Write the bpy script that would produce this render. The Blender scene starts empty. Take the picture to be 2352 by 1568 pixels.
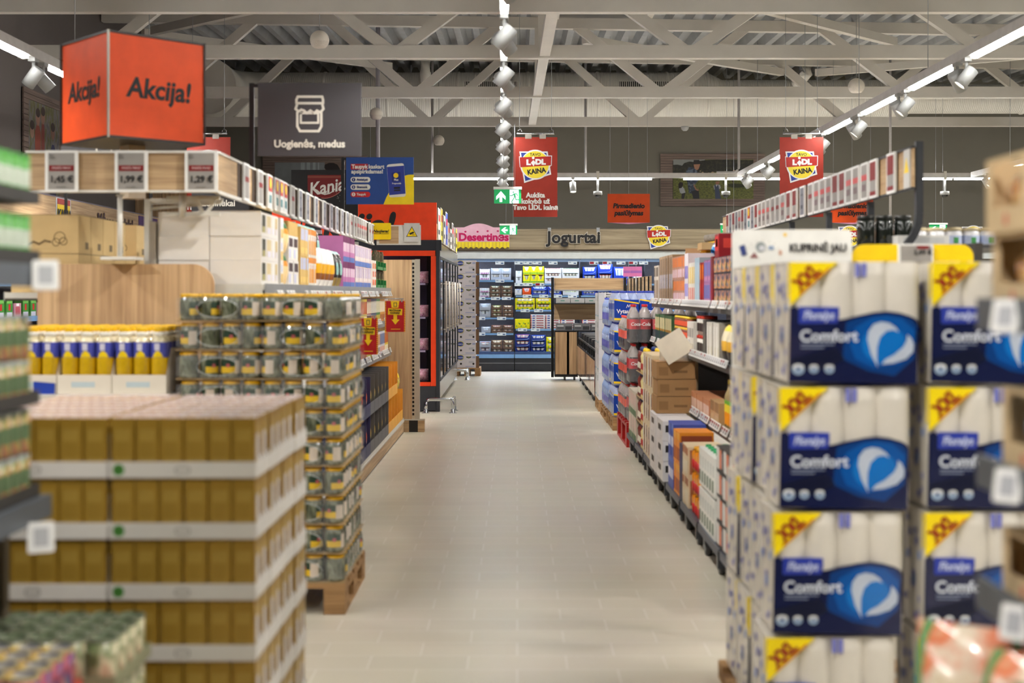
import bpy, bmesh, math, random
from mathutils import Vector, Matrix

# ------------------------------------------------------------------ camera, world, exposure
SC = bpy.context.scene
COL = SC.collection
PI = math.pi
RND = random.Random(11)
F = 3000.0                      # focal length in pixels of the 2352x1568 frame
VX, VY, EYE = 1188.0, 672.0, 1.5
cam_d = bpy.data.cameras.new('camera')
cam = bpy.data.objects.new('camera', cam_d)
COL.objects.link(cam)
cam.location = (0, 0, EYE)
cam.rotation_euler = (PI / 2, 0, 0)
cam_d.sensor_width = 36.0
cam_d.lens = 36.0 * F / 2352.0
cam_d.shift_x = -(VX - 1176.0) / 2352.0
cam_d.shift_y = -(784.0 - VY) / 2352.0
cam_d.clip_end = 200
cam_d.dof.use_dof = True
cam_d.dof.focus_distance = 19.0
cam_d.dof.aperture_fstop = 2.1
SC.camera = cam
SC.view_settings.view_transform = 'Standard'
SC.view_settings.look = 'None'
SC.view_settings.gamma = 1.0
SC.view_settings.use_curve_mapping = False
SC.view_settings.exposure = 0.75
world = bpy.data.worlds.new('world')
SC.world = world
world.use_nodes = True
bg = world.node_tree.nodes['Background']
bg.inputs[0].default_value = (0.42, 0.60, 1.0, 1)
bg.inputs[1].default_value = 1.6
LIGHT_STRIP = 29.0              # strength of the track light diffusers
SPOT_W = 105.0                   # each track spot
FRIDGE_STRIP = 26.0

SC.cycles.max_bounces = 7
SC.cycles.diffuse_bounces = 4
SC.cycles.glossy_bounces = 3
SC.cycles.transmission_bounces = 4
SC.cycles.transparent_max_bounces = 10
SC.cycles.caustics_reflective = False
SC.cycles.caustics_refractive = False
SC.cycles.adaptive_threshold = 0.02


def P(px, py, y):
    """world point at distance y whose image is (px, py)"""
    return Vector(((px - VX) * y / F, y, EYE + (VY - py) * y / F))


def WX(px, y):
    return (px - VX) * y / F


def WZ(py, y):
    return EYE + (VY - py) * y / F


# ------------------------------------------------------------------ materials
def lin(c):
    r = []
    for v in c:
        v /= 255.0
        r.append(v / 12.92 if v <= 0.04045 else ((v + 0.055) / 1.055) ** 2.4)
    return (r[0], r[1], r[2], 1.0)


MATS = {}


def M(key, rgb=None, rough=0.5, metal=0.0, noise=0.07, scale=9.0, emit=0.0, coat=0.0, trans=0.0,
      alpha=1.0, rnd=0.0, bump=0.0, ior=1.45, spec=0.5):
    if key in MATS:
        return MATS[key]
    m = bpy.data.materials.new(key)
    m.use_nodes = True
    nt = m.node_tree
    b = nt.nodes['Principled BSDF']
    c = lin(rgb)
    b.inputs['Roughness'].default_value = rough
    b.inputs['Metallic'].default_value = metal
    b.inputs['Coat Weight'].default_value = coat
    b.inputs['Coat Roughness'].default_value = 0.08
    b.inputs['Transmission Weight'].default_value = trans
    b.inputs['Alpha'].default_value = alpha
    b.inputs['IOR'].default_value = ior
    b.inputs['Specular IOR Level'].default_value = spec
    tc = nt.nodes.new('ShaderNodeTexCoord')
    nz = nt.nodes.new('ShaderNodeTexNoise')
    nz.inputs['Scale'].default_value = scale
    nz.inputs['Detail'].default_value = 3
    nt.links.new(tc.outputs['Object'], nz.inputs['Vector'])
    mp = nt.nodes.new('ShaderNodeMapRange')
    mp.inputs['From Min'].default_value = 0.3
    mp.inputs['From Max'].default_value = 0.7
    mp.inputs['To Min'].default_value = 1 - noise
    mp.inputs['To Max'].default_value = 1 + noise
    nt.links.new(nz.outputs['Fac'], mp.inputs['Value'])
    val = mp.outputs['Result']
    if rnd:
        oi = nt.nodes.new('ShaderNodeObjectInfo')
        mr = nt.nodes.new('ShaderNodeMapRange')
        mr.inputs['To Min'].default_value = 1 - rnd
        mr.inputs['To Max'].default_value = 1 + rnd
        nt.links.new(oi.outputs['Random'], mr.inputs['Value'])
        mu = nt.nodes.new('ShaderNodeMath')
        mu.operation = 'MULTIPLY'
        nt.links.new(val, mu.inputs[0])
        nt.links.new(mr.outputs['Result'], mu.inputs[1])
        val = mu.outputs['Value']
    mx = nt.nodes.new('ShaderNodeVectorMath')
    mx.operation = 'SCALE'
    mx.inputs[0].default_value = c[:3]
    nt.links.new(val, mx.inputs['Scale'])
    nt.links.new(mx.outputs['Vector'], b.inputs['Base Color'])
    if bump:
        bp = nt.nodes.new('ShaderNodeBump')
        bp.inputs['Strength'].default_value = bump
        bp.inputs['Distance'].default_value = 0.01
        nt.links.new(nz.outputs['Fac'], bp.inputs['Height'])
        nt.links.new(bp.outputs['Normal'], b.inputs['Normal'])
    if emit:
        b.inputs['Emission Color'].default_value = c
        b.inputs['Emission Strength'].default_value = emit
    MATS[key] = m
    return m


def wood(key, dark, light, rough=0.55, axis='Z', scale=1.0):
    if key in MATS:
        return MATS[key]
    m = bpy.data.materials.new(key)
    m.use_nodes = True
    nt = m.node_tree
    b = nt.nodes['Principled BSDF']
    b.inputs['Roughness'].default_value = rough
    tc = nt.nodes.new('ShaderNodeTexCoord')
    mp = nt.nodes.new('ShaderNodeMapping')
    s = {'Z': (26, 26, 1.1), 'X': (1.1, 26, 26), 'Y': (26, 1.1, 26)}[axis]
    mp.inputs['Scale'].default_value = tuple(v * scale for v in s)
    nz = nt.nodes.new('ShaderNodeTexNoise')
    nz.inputs['Scale'].default_value = 1.0
    nz.inputs['Detail'].default_value = 6
    nz.inputs['Roughness'].default_value = 0.6
    nz.inputs['Distortion'].default_value = 0.6
    cr = nt.nodes.new('ShaderNodeValToRGB')
    cr.color_ramp.elements[0].position = 0.32
    cr.color_ramp.elements[0].color = lin(dark)
    cr.color_ramp.elements[1].position = 0.66
    cr.color_ramp.elements[1].color = lin(light)
    nt.links.new(tc.outputs['Object'], mp.inputs['Vector'])
    nt.links.new(mp.outputs['Vector'], nz.inputs['Vector'])
    nt.links.new(nz.outputs['Fac'], cr.inputs['Fac'])
    nt.links.new(cr.outputs['Color'], b.inputs['Base Color'])
    MATS[key] = m
    return m


def ramp_mat(key, cols, scale=30.0, rough=0.3, coat=0.0, kind='voronoi', stretch=(1, 1, 1)):
    """blotchy multi-colour print: constant ramp over a noise / cell pattern"""
    if key in MATS:
        return MATS[key]
    m = bpy.data.materials.new(key)
    m.use_nodes = True
    nt = m.node_tree
    b = nt.nodes['Principled BSDF']
    b.inputs['Roughness'].default_value = rough
    b.inputs['Coat Weight'].default_value = coat
    tc = nt.nodes.new('ShaderNodeTexCoord')
    mp = nt.nodes.new('ShaderNodeMapping')
    mp.inputs['Scale'].default_value = stretch
    nt.links.new(tc.outputs['Object'], mp.inputs['Vector'])
    cr = nt.nodes.new('ShaderNodeValToRGB')
    el = cr.color_ramp.elements
    n = len(cols)
    while len(el) < n:
        el.new(0.5)
    if kind == 'voronoi':
        t = nt.nodes.new('ShaderNodeTexVoronoi')
        t.inputs['Scale'].default_value = scale
        nt.links.new(mp.outputs['Vector'], t.inputs['Vector'])
        sp = nt.nodes.new('ShaderNodeSeparateColor')
        nt.links.new(t.outputs['Color'], sp.inputs['Color'])
        out = sp.outputs[0]
        cr.color_ramp.interpolation = 'CONSTANT'
        for i, c in enumerate(cols):
            el[i].position = i / n
            el[i].color = lin(c)
    else:
        t = nt.nodes.new('ShaderNodeTexNoise')
        t.inputs['Scale'].default_value = scale
        t.inputs['Detail'].default_value = 4
        nt.links.new(mp.outputs['Vector'], t.inputs['Vector'])
        out = t.outputs['Fac']
        for i, c in enumerate(cols):
            el[i].position = 0.3 + 0.4 * i / max(1, n - 1)
            el[i].color = lin(c)
    nt.links.new(out, cr.inputs['Fac'])
    nt.links.new(cr.outputs['Color'], b.inputs['Base Color'])
    MATS[key] = m
    return m


def C(r, g, b, rough=0.5, **k):
    """plain printed colour"""
    return M('print_%d_%d_%d_%d' % (r, g, b, int(rough * 100)), (r, g, b), rough, **k)


# ------------------------------------------------------------------ mesh building
class MB:
    def __init__(self):
        self.v, self.f, self.mi, self.sm, self.mats = [], [], [], [], []

    def m(self, mat):
        if mat not in self.mats:
            self.mats.append(mat)
        return self.mats.index(mat)

    def face(self, pts, mat, smooth=False):
        b = len(self.v)
        self.v += [tuple(p) for p in pts]
        self.f.append(list(range(b, b + len(pts))))
        self.mi.append(self.m(mat))
        self.sm.append(smooth)

    def box(self, x0, y0, z0, x1, y1, z1, mat, T=None, front=None, top=None):
        b = len(self.v)
        c = [(x0, y0, z0), (x1, y0, z0), (x1, y1, z0), (x0, y1, z0), (x0, y0, z1), (x1, y0, z1), (x1, y1, z1), (x0, y1, z1)]
        if T is not None:
            c = [tuple(T @ Vector(p)) for p in c]
        self.v += c
        i = self.m(mat)
        for k, q in enumerate(((3, 2, 1, 0), (4, 5, 6, 7), (0, 1, 5, 4), (1, 2, 6, 5), (2, 3, 7, 6), (3, 0, 4, 7))):
            self.f.append([b + a for a in q])
            self.mi.append(self.m(front) if (front and k == 2) else (self.m(top) if (top and k == 1) else i))
            self.sm.append(False)
        return self

    def beam(self, a, b, w, h, mat):
        """square bar from a to b; w across, h in the up-ish direction"""
        a, b = Vector(a), Vector(b)
        d = (b - a)
        L = d.length
        d.normalize()
        up = Vector((0, 0, 1)) if abs(d.z) < 0.95 else Vector((0, 1, 0))
        s = d.cross(up).normalized()
        u = s.cross(d).normalized()
        T = Matrix((( s.x, d.x, u.x, a.x), (s.y, d.y, u.y, a.y), (s.z, d.z, u.z, a.z), (0, 0, 0, 1)))
        return self.box(-w / 2, 0, -h / 2, w / 2, L, h / 2, mat, T)

    def lathe(self, prof, mat=None, n=16, c=(0, 0, 0), T=None, cap=True, a0=0.0, a1=2 * PI):
        """prof: list of (r, z[, mat for the band above])"""
        b = len(self.v)
        full = abs(a1 - a0 - 2 * PI) < 1e-6
        k = n if full else n + 1
        for p in prof:
            for j in range(k):
                t = a0 + (a1 - a0) * j / n
                q = Vector((c[0] + p[0] * math.cos(t), c[1] + p[0] * math.sin(t), c[2] + p[1]))
                if T is not None:
                    q = T @ q
                self.v.append(tuple(q))
        for i in range(len(prof) - 1):
            mm = prof[i][2] if len(prof[i]) > 2 else mat
            for j in range(n):
                j2 = (j + 1) % k
                self.f.append([b + i * k + j, b + i * k + j2, b + (i + 1) * k + j2, b + (i + 1) * k + j])
                self.mi.append(self.m(mm))
                self.sm.append(True)
        if cap and full:
            for i, rev in ((0, True), (len(prof) - 1, False)):
                if prof[i][0] > 1e-5:
                    q = [b + i * k + j for j in range(k)]
                    mm = (prof[i][2] if len(prof[i]) > 2 and i == 0 else (prof[i - 1][2] if len(prof[i - 1]) > 2 and i else mat))
                    self.f.append(q[::-1] if rev else q)
                    self.mi.append(self.m(mm))
                    self.sm.append(False)
        return self

    def tube(self, pts, r, mat, n=8):
        pts = [Vector(p) for p in pts]
        b = len(self.v)
        for i, p in enumerate(pts):
            d = (pts[min(i + 1, len(pts) - 1)] - pts[max(i - 1, 0)]).normalized()
            up = Vector((0, 0, 1)) if abs(d.z) < 0.9 else Vector((1, 0, 0))
            s = d.cross(up).normalized()
            u = s.cross(d).normalized()
            for j in range(n):
                t = 2 * PI * j / n
                self.v.append(tuple(p + s * (r * math.cos(t)) + u * (r * math.sin(t))))
        for i in range(len(pts) - 1):
            for j in range(n):
                j2 = (j + 1) % n
                self.f.append([b + i * n + j, b + i * n + j2, b + (i + 1) * n + j2, b + (i + 1) * n + j])
                self.mi.append(self.m(mat))
                self.sm.append(True)
        for q in ([b + j for j in range(n)][::-1], [b + (len(pts) - 1) * n + j for j in range(n)]):
            self.f.append(q)
            self.mi.append(self.m(mat))
            self.sm.append(False)
        return self

    # flat printing, seen from -Y (x right, z up)
    def poly(self, pts, y, mat):
        self.face([(p[0], y, p[1]) for p in pts], mat)
        return self

    def slab(self, pts, y0, y1, mat, front=None):
        """outline extruded from y0 (front) to y1 (back)"""
        a = sum(pts[i][0] * pts[(i + 1) % len(pts)][1] - pts[(i + 1) % len(pts)][0] * pts[i][1] for i in range(len(pts)))
        if a < 0:
            pts = pts[::-1]
        self.face([(p[0], y0, p[1]) for p in pts], front or mat)
        self.face([(p[0], y1, p[1]) for p in pts[::-1]], mat)
        for i in range(len(pts)):
            p, q = pts[i], pts[(i + 1) % len(pts)]
            self.face([(p[0], y0, p[1]), (p[0], y1, p[1]), (q[0], y1, q[1]), (q[0], y0, q[1])], mat)
        return self

    def rect(self, x0, z0, x1, z1, y, mat):
        return self.poly([(x0, z0), (x1, z0), (x1, z1), (x0, z1)], y, mat)

    def disc(self, cx, cz, rx, rz, y, mat, n=28, a0=0, a1=360):
        k = n + (1 if a1 - a0 < 360 else 0)
        return self.poly([(cx + rx * math.cos(math.radians(a0 + (a1 - a0) * i / n)), cz + rz * math.sin(math.radians(a0 + (a1 - a0) * i / n))) for i in range(k)], y, mat)

    def stroke(self, pts, w, y, mat, closed=False):
        n = len(pts)
        for i in range(n if closed else n - 1):
            a, b = Vector(pts[i]), Vector(pts[(i + 1) % n])
            d = (b - a)
            if d.length < 1e-6:
                continue
            d.normalize()
            s = Vector((-d.y, d.x)) * (w / 2)
            e = d * (w * 0.3)
            self.poly([a - s - e, b - s + e, b + s + e, a + s - e], y - 0.00002 * (i % 3), mat)
        return self

    def build(self, name, parent=None, loc=None, rot=None, bevel=0.0, seg=2, kind=None):
        me = bpy.data.meshes.new(name)
        me.from_pydata(self.v, [], self.f)
        for mt in self.mats:
            me.materials.append(mt)
        me.polygons.foreach_set('material_index', self.mi)
        me.polygons.foreach_set('use_smooth', self.sm)
        me.update()
        o = bpy.data.objects.new(name, me)
        COL.objects.link(o)
        if parent is not None:
            o.parent = parent
        if loc is not None:
            o.location = loc
        if rot is not None:
            o.rotation_euler = rot
        if bevel:
            bm = bmesh.new()
            bm.from_mesh(me)
            bmesh.ops.remove_doubles(bm, verts=bm.verts, dist=1e-5)
            bm.to_mesh(me)
            bm.free()
            md = o.modifiers.new('bevel', 'BEVEL')
            md.width = bevel
            md.segments = seg
            md.limit_method = 'ANGLE'
        if kind:
            o['kind'] = kind
        return o


def rrect(x0, z0, x1, z1, r, n=5, corners='1234'):
    """rounded rectangle outline; corners bl br tr tl = 1234"""
    out = []
    for c, cx, cz, a in (('1', x0 + r, z0 + r, 180), ('2', x1 - r, z0 + r, 270), ('3', x1 - r, z1 - r, 0), ('4', x0 + r, z1 - r, 90)):
        if c in corners:
            for i in range(n + 1):
                t = math.radians(a + 90.0 * i / n)
                out.append((cx + r * math.cos(t), cz + r * math.sin(t)))
        else:
            out.append((x0 if c in '14' else x1, z0 if c in '12' else z1))
    return out


ORD = ['zeroth', 'first', 'second', 'third', 'fourth', 'fifth', 'sixth', 'seventh', 'eighth', 'ninth', 'tenth', 'eleventh', 'twelfth',
       'thirteenth', 'fourteenth', 'fifteenth', 'sixteenth', 'seventeenth', 'eighteenth', 'nineteenth']


def nth(i):
    if i < 20:
        return ORD[i]
    t = {2: 'twent', 3: 'thirt', 4: 'fort', 5: 'fift', 6: 'sixt'}[i // 10]
    return t + 'ieth' if i % 10 == 0 else t + 'y-' + ORD[i % 10]


def tag(o, label, cat, group=None):
    o['label'] = label
    o['category'] = cat
    if group:
        o['group'] = group
    return o


def thing(name, label, cat, loc=(0, 0, 0), rz=0.0, group=None):
    o = bpy.data.objects.new(name, None)
    COL.objects.link(o)
    o.location = loc
    o.rotation_euler = (0, 0, rz)
    o.empty_display_size = 0.1
    return tag(o, label, cat, group)


def copy_tree(o, parent=None):
    c = o.copy()
    COL.objects.link(c)
    if parent is not None:
        c.parent = parent
    for ch in list(KIDS.get(o.name, [])):
        copy_tree(ch, c)
    return c


KIDS = {}


class Kind:
    """one of a kind; put() uses it the first time and copies it with its parts afterwards"""

    def __init__(self, o, cat):
        self.o, self.cat, self.used = o, cat, False
        self.n = 0

    def put(self, loc, label, group=None, rz=0.0, rx=0.0, ry=0.0):
        if not self.used:
            self.used = True
            for q in [self.o] + list(self.o.children_recursive):
                KIDS[q.name] = list(q.children)
            o = self.o
        else:
            o = copy_tree(self.o)
        o.location = loc
        o.rotation_euler = (rx, ry, rz)
        self.n += 1
        return tag(o, label, self.cat, group)


def blank(name):
    o = bpy.data.objects.new(name, None)
    COL.objects.link(o)
    o.empty_display_size = 0.05
    return o


def text(s, size, mat, parent, loc, rz=0.0, bold=0.0, align='CENTER', shear=0.0, ext=0.0006, roll=0.0, name='lettering', sx=1.0, spacing=1.0, cy='CENTER'):
    cu = bpy.data.curves.new(name, 'FONT')
    cu.body = s
    cu.size = size
    cu.align_x = align
    cu.align_y = cy
    cu.offset = bold
    cu.shear = shear
    cu.extrude = ext
    cu.resolution_u = 3 if size < .25 else 6
    cu.space_character = spacing
    cu.materials.append(mat)
    tmp = bpy.data.objects.new(name, cu)
    me = bpy.data.meshes.new_from_object(tmp)
    bpy.data.objects.remove(tmp)
    bpy.data.curves.remove(cu)
    o = bpy.data.objects.new(name, me)
    COL.objects.link(o)
    o.parent = parent
    o.location = loc
    o.rotation_euler = (Matrix.Rotation(rz, 3, 'Z') @ Matrix.Rotation(PI / 2, 3, 'X') @ Matrix.Rotation(roll, 3, 'Z')).to_euler()
    o.scale = (sx, 1, 1)
    return o


def pack(name, w, d, h, mat, decals=(), bevel=0.0, top=None):
    """printed carton standing on z=0, centred in x, front face at y=0, going back to y=d.
    decals: (face, x0, z0, x1, z1, mat) as fractions; faces f l r t"""
    b = MB()
    b.box(-w / 2, 0, 0, w / 2, d, h, mat, top=top)
    e = 0.0007
    for q in decals:
        fc, x0, z0, x1, z1, mt = q
        if fc in 'fa':
            b.box(-w / 2 + x0 * w, -e, z0 * h, -w / 2 + x1 * w, e, z1 * h, mt)
        if fc in 'ra':
            b.box(w / 2 - e, x0 * d, z0 * h, w / 2 + e, x1 * d, z1 * h, mt)
        if fc in 'la':
            b.box(-w / 2 - e, x0 * d, z0 * h, -w / 2 + e, x1 * d, z1 * h, mt)
        if fc == 't':
            b.box(-w / 2 + x0 * w, z0 * d, h - e, -w / 2 + x1 * w, z1 * d, h + e, mt)
    return b.build(name)


def pillow(name, w, d, h, matf, nx=8, nz=12, pinch=0.15):
    """a filled bag: front at about y=0, centred in x; matf(u, v) gives the print"""
    b = MB()
    g = {}
    for s in (-1, 1):
        for i in range(nx + 1):
            for j in range(nz + 1):
                u, v = i / nx, j / nz
                bul = (max(0.0, math.sin(PI * u)) ** 0.5) * (max(0.0, math.sin(PI * (0.06 + 0.94 * v))) ** 0.45)
                if j == nz:
                    bul = 0.06
                ww = w * (1 - pinch * (1 - bul) * 0.5)
                wr = 0.012 * d * math.sin(9 * u + 14 * v + s)
                g[s, i, j] = ((u - 0.5) * ww, d / 2 + s * (d / 2) * bul + wr, v * h)
    for s in (-1, 1):
        for i in range(nx):
            for j in range(nz):
                q = [g[s, i, j], g[s, i + 1, j], g[s, i + 1, j + 1], g[s, i, j + 1]]
                if s > 0:
                    q = q[::-1]
                b.face(q, matf((i + 0.5) / nx, (j + 0.5) / nz), True)
    o = b.build(name)
    bm = bmesh.new()
    bm.from_mesh(o.data)
    bmesh.ops.remove_doubles(bm, verts=bm.verts, dist=1e-4)
    bm.to_mesh(o.data)
    bm.free()
    return o


def lightlamp(name, kind, loc, rot, energy, color, parent=None, **k):
    d = bpy.data.lights.new(name, kind)
    d.energy = energy
    d.color = color
    for a, v in k.items():
        setattr(d, a, v)
    o = bpy.data.objects.new(name, d)
    COL.objects.link(o)
    o.location = loc
    o.rotation_euler = rot
    if parent is not None:
        o.parent = parent
    return o


# shared materials
WHITE = M('white_paint', (232, 232, 228), 0.45)
TRUSS = M('truss_paint', (214, 209, 200), 0.5, noise=0.04, scale=3)
DARK = M('charcoal_metal', (52, 54, 58), 0.45)
BLACK = M('black_plastic', (24, 24, 26), 0.45)
STEEL = M('chrome_steel', (200, 203, 206), 0.18, 1.0, noise=0.03)
GALV = M('galvanised_metal', (168, 172, 176), 0.38, 0.7)
GREYM = M('grey_metal', (150, 152, 152), 0.4, 0.3)
WOODV = wood('light_oak_upright', (168, 134, 98), (212, 178, 136), axis='Z')
WOODX = wood('light_oak_long', (158, 128, 94), (204, 174, 134), axis='X')
WOODY = wood('light_oak_side', (158, 128, 94), (204, 174, 134), axis='Y')
PALLETW = wood('pallet_wood', (118, 84, 50), (186, 146, 98), axis='X', rough=0.8)
KRAFT = M('kraft_card', (176, 146, 102), 0.75, noise=0.06, rnd=0.05)
BEIGEC = M('beige_card', (204, 186, 150), 0.75, noise=0.05, rnd=0.04)
WHITEC = M('white_card', (226, 222, 216), 0.6, noise=0.03, rnd=0.03)
RED = C(190, 22, 20, 0.45)
DKRED = C(140, 24, 24, 0.45)
ORANGE = C(240, 70, 12, 0.5)
YEL = C(246, 212, 8, 0.4)
BLUE = C(24, 66, 150, 0.4)
NAVY = C(16, 24, 60, 0.35)
INK = C(24, 24, 26, 0.5)
PAPER = C(238, 238, 236, 0.5)
GREEN = C(20, 140, 76, 0.45)
LGREY = C(186, 186, 186, 0.5)
# ------------------------------------------------------------------ room shell
XL, XR, YB, YF = -6.2, 12.5, 25.8, -7.0


def deck_z(x, y):
    return 5.6 + 0.03 * (y - 19.46) - 0.015 * x


def floor_mat():
    m = bpy.data.materials.new('floor_tiles')
    m.use_nodes = True
    nt = m.node_tree
    b = nt.nodes['Principled BSDF']
    tc = nt.nodes.new('ShaderNodeTexCoord')
    br = nt.nodes.new('ShaderNodeTexBrick')
    br.inputs['Color1'].default_value = lin((215, 207, 188))
    br.inputs['Color2'].default_value = lin((209, 201, 182))
    br.inputs['Mortar'].default_value = lin((228, 222, 210))
    br.inputs['Scale'].default_value = 1.0
    br.inputs['Mortar Size'].default_value = 0.0035
    br.inputs['Mortar Smooth'].default_value = 0.2
    br.inputs['Brick Width'].default_value = 0.4
    br.inputs['Row Height'].default_value = 0.2
    nt.links.new(tc.outputs['Object'], br.inputs['Vector'])
    nz = nt.nodes.new('ShaderNodeTexNoise')
    nz.inputs['Scale'].default_value = 1.2
    nz.inputs['Detail'].default_value = 5
    nt.links.new(tc.outputs['Object'], nz.inputs['Vector'])
    mx = nt.nodes.new('ShaderNodeMix')
    mx.data_type = 'RGBA'
    mx.blend_type = 'MULTIPLY'
    mx.inputs[0].default_value = 0.12
    nt.links.new(br.outputs['Color'], mx.inputs[6])
    nt.links.new(nz.outputs['Color'], mx.inputs[7])
    nt.links.new(mx.outputs[2], b.inputs['Base Color'])
    mr = nt.nodes.new('ShaderNodeMapRange')
    mr.inputs['To Min'].default_value = 0.26
    mr.inputs['To Max'].default_value = 0.42
    nt.links.new(nz.outputs['Fac'], mr.inputs['Value'])
    nt.links.new(mr.outputs['Result'], b.inputs['Roughness'])
    return m


WALLM = M('taupe_wall_paint', (112, 108, 97), 0.8, noise=0.03, scale=2)
WALLL = M('brown_grey_wall_paint', (104, 97, 93), 0.8, noise=0.03, scale=2)
DECKM = M('galvanised_deck', (176, 178, 180), 0.42, 0.25, noise=0.08, scale=5)


def struct(o):
    o['kind'] = 'structure'
    return o


struct(MB().box(XL - .3, YF - .3, -.2, XR + .3, YB + .3, 0, floor_mat()).build('floor'))
struct(MB().box(XL - .3, YB, 0, XR + .3, YB + .3, 6.6, WALLM).build('wall_rear'))
struct(MB().box(XL - .3, YF, 0, XL, YB, 6.6, WALLL).build('wall_left'))
struct(MB().box(XR, YF, 0, XR + .3, YB, 6.6, WALLM).build('wall_right'))
struct(MB().box(XL - .3, YF - .3, 0, XR + .3, YF, 6.6, WALLM).build('wall_front'))

# corrugated roof deck, ribs along y, with an opening for the skylight
b = MB()
SKX0, SKX1, SKY0, SKY1 = 0.62, 1.90, 18.80, 19.85
PITCH, RIB = 0.30, 0.13
prof = []
x = XL - .2
while x < XR + .3:
    prof += [(x, 0.0), (x + .10, 0.0), (x + .155, RIB), (x + .245, RIB)]
    x += PITCH
for y0, y1 in ((YF - .2, SKY0), (SKY0, SKY1), (SKY1, YB + .2)):
    for (xa, za), (xb, zb) in zip(prof[:-1], prof[1:]):
        if y0 == SKY0 and xb > SKX0 and xa < SKX1:
            continue
        b.face([(xa, y0, deck_z(xa, y0) + za), (xb, y0, deck_z(xb, y0) + zb), (xb, y1, deck_z(xb, y1) + zb), (xa, y1, deck_z(xa, y1) + za)], DECKM)
struct(b.build('ceiling'))
b = MB()
z = deck_z(1.2, 19.3)
b.box(SKX0 - .1, SKY0 - .3, z - .03, SKX1 + .1, SKY0, z + .5, TRUSS)
b.box(SKX0 - .1, SKY1, z + .02, SKX1 + .1, SKY1 + .1, z + .5, TRUSS)
b.box(SKX0 - .1, SKY0, z - .02, SKX0, SKY1, z + .5, TRUSS)
b.box(SKX1, SKY0, z - .02, SKX1 + .1, SKY1, z + .5, TRUSS)
struct(b.build('trim_1'))
sk = MB().box(SKX0, SKY0, z + .3, SKX1, SKY1, z + .32, M('skylight_glass', (225, 235, 250), 0.35, trans=1.0, noise=0.01)).build('window_1')
struct(sk)

# ------------------------------------------------------------------ roof trusses
TY = [13.55, 16.2, 19.46, 22.8]
TW = ['nearest to the camera, at the top edge', 'second from the front', 'third from the front', 'farthest, in front of the air duct']
for i, y in enumerate(TY):
    t = thing('roof_truss', 'white steel lattice roof truss, ' + TW[i], 'roof truss', (0, y, 4.4), 0, 'roof trusses')
    MB().box(XL + .02, -.06, 0, XR - .02, .06, .16, TRUSS).build('bottom_chord', t)
    zl, zr = deck_z(XL, y) - 4.4, deck_z(XR, y) - 4.4
    MB().beam((XL + .02, 0, zl - .085), (XR - .02, 0, zr - .085), .12, .16, TRUSS).build('top_chord', t)
    k = -2
    while True:
        xn = -1.52 + 3.66 * k
        if xn > XR - .3:
            break
        for s in (-1, 1):
            xt = xn + s * 1.28
            if XL + .15 < xn < XR - .1 and XL + .1 < xt < XR - .1:
                MB().beam((xn + s * .06, 0, .1), (xt, 0, deck_z(xt, y) - 4.4 - .1), .10, .135, TRUSS).build('web_diagonal', t)
        k += 1
    for xv in ((0.31,) if i < 3 else ()):
        MB().box(xv - .05, -.05, .16, xv + .05, .05, deck_z(xv, y) - 4.4 - .16, TRUSS).build('web_post', t)
for i in range(3):
    t = MB().beam((0.37 - .04 * i, TY[i] + .07, 4.47), (0.34 - .04 * i, TY[i + 1] - .07, 4.47), .13, .10, TRUSS).build('tie_beam')
    tag(t, 'white tie beam joining the bottom chords between the %s and %s truss' % (nth(i + 1), nth(i + 2)), 'beam', 'roof tie beams')
bi = 0
for xa, xb, ya, yb in ((-5.6, -2.2, 2, 3), (1.0, 4.6, 2, 3), (9.0, 5.2, 2, 3), (-2.4, -5.4, 1, 2), (2.6, 5.6, 1, 2)):
    za, zb = deck_z(xa, TY[ya]) - .30, deck_z(xb, TY[yb]) - .30
    t = MB().beam((xa, TY[ya] + .08, za), (xb, TY[yb] - .08, zb), .1, .12, TRUSS).build('roof_brace')
    tag(t, 'white sloping roof brace under the deck, %s counted from the left' % nth([1, 3, 5, 2, 4][bi]), 'beam', 'roof braces')
    bi += 1

# ------------------------------------------------------------------ air duct in front of the rear wall
DUCT = M('duct_sheet', (238, 234, 224), 0.55, noise=0.05, scale=4)


def ringmat():
    m = bpy.data.materials.new('duct_ribbed_sheet')
    m.use_nodes = True
    nt = m.node_tree
    b = nt.nodes['Principled BSDF']
    b.inputs['Base Color'].default_value = lin((238, 234, 224))
    b.inputs['Roughness'].default_value = 0.55
    tc = nt.nodes.new('ShaderNodeTexCoord')
    wv = nt.nodes.new('ShaderNodeTexWave')
    wv.inputs['Scale'].default_value = 9.0
    wv.inputs['Distortion'].default_value = 0.15
    bp = nt.nodes.new('ShaderNodeBump')
    bp.inputs['Strength'].default_value = 0.35
    bp.inputs['Distance'].default_value = 0.02
    nt.links.new(tc.outputs['Object'], wv.inputs['Vector'])
    nt.links.new(wv.outputs['Fac'], bp.inputs['Height'])
    nt.links.new(bp.outputs['Normal'], b.inputs['Normal'])
    return m


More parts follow.
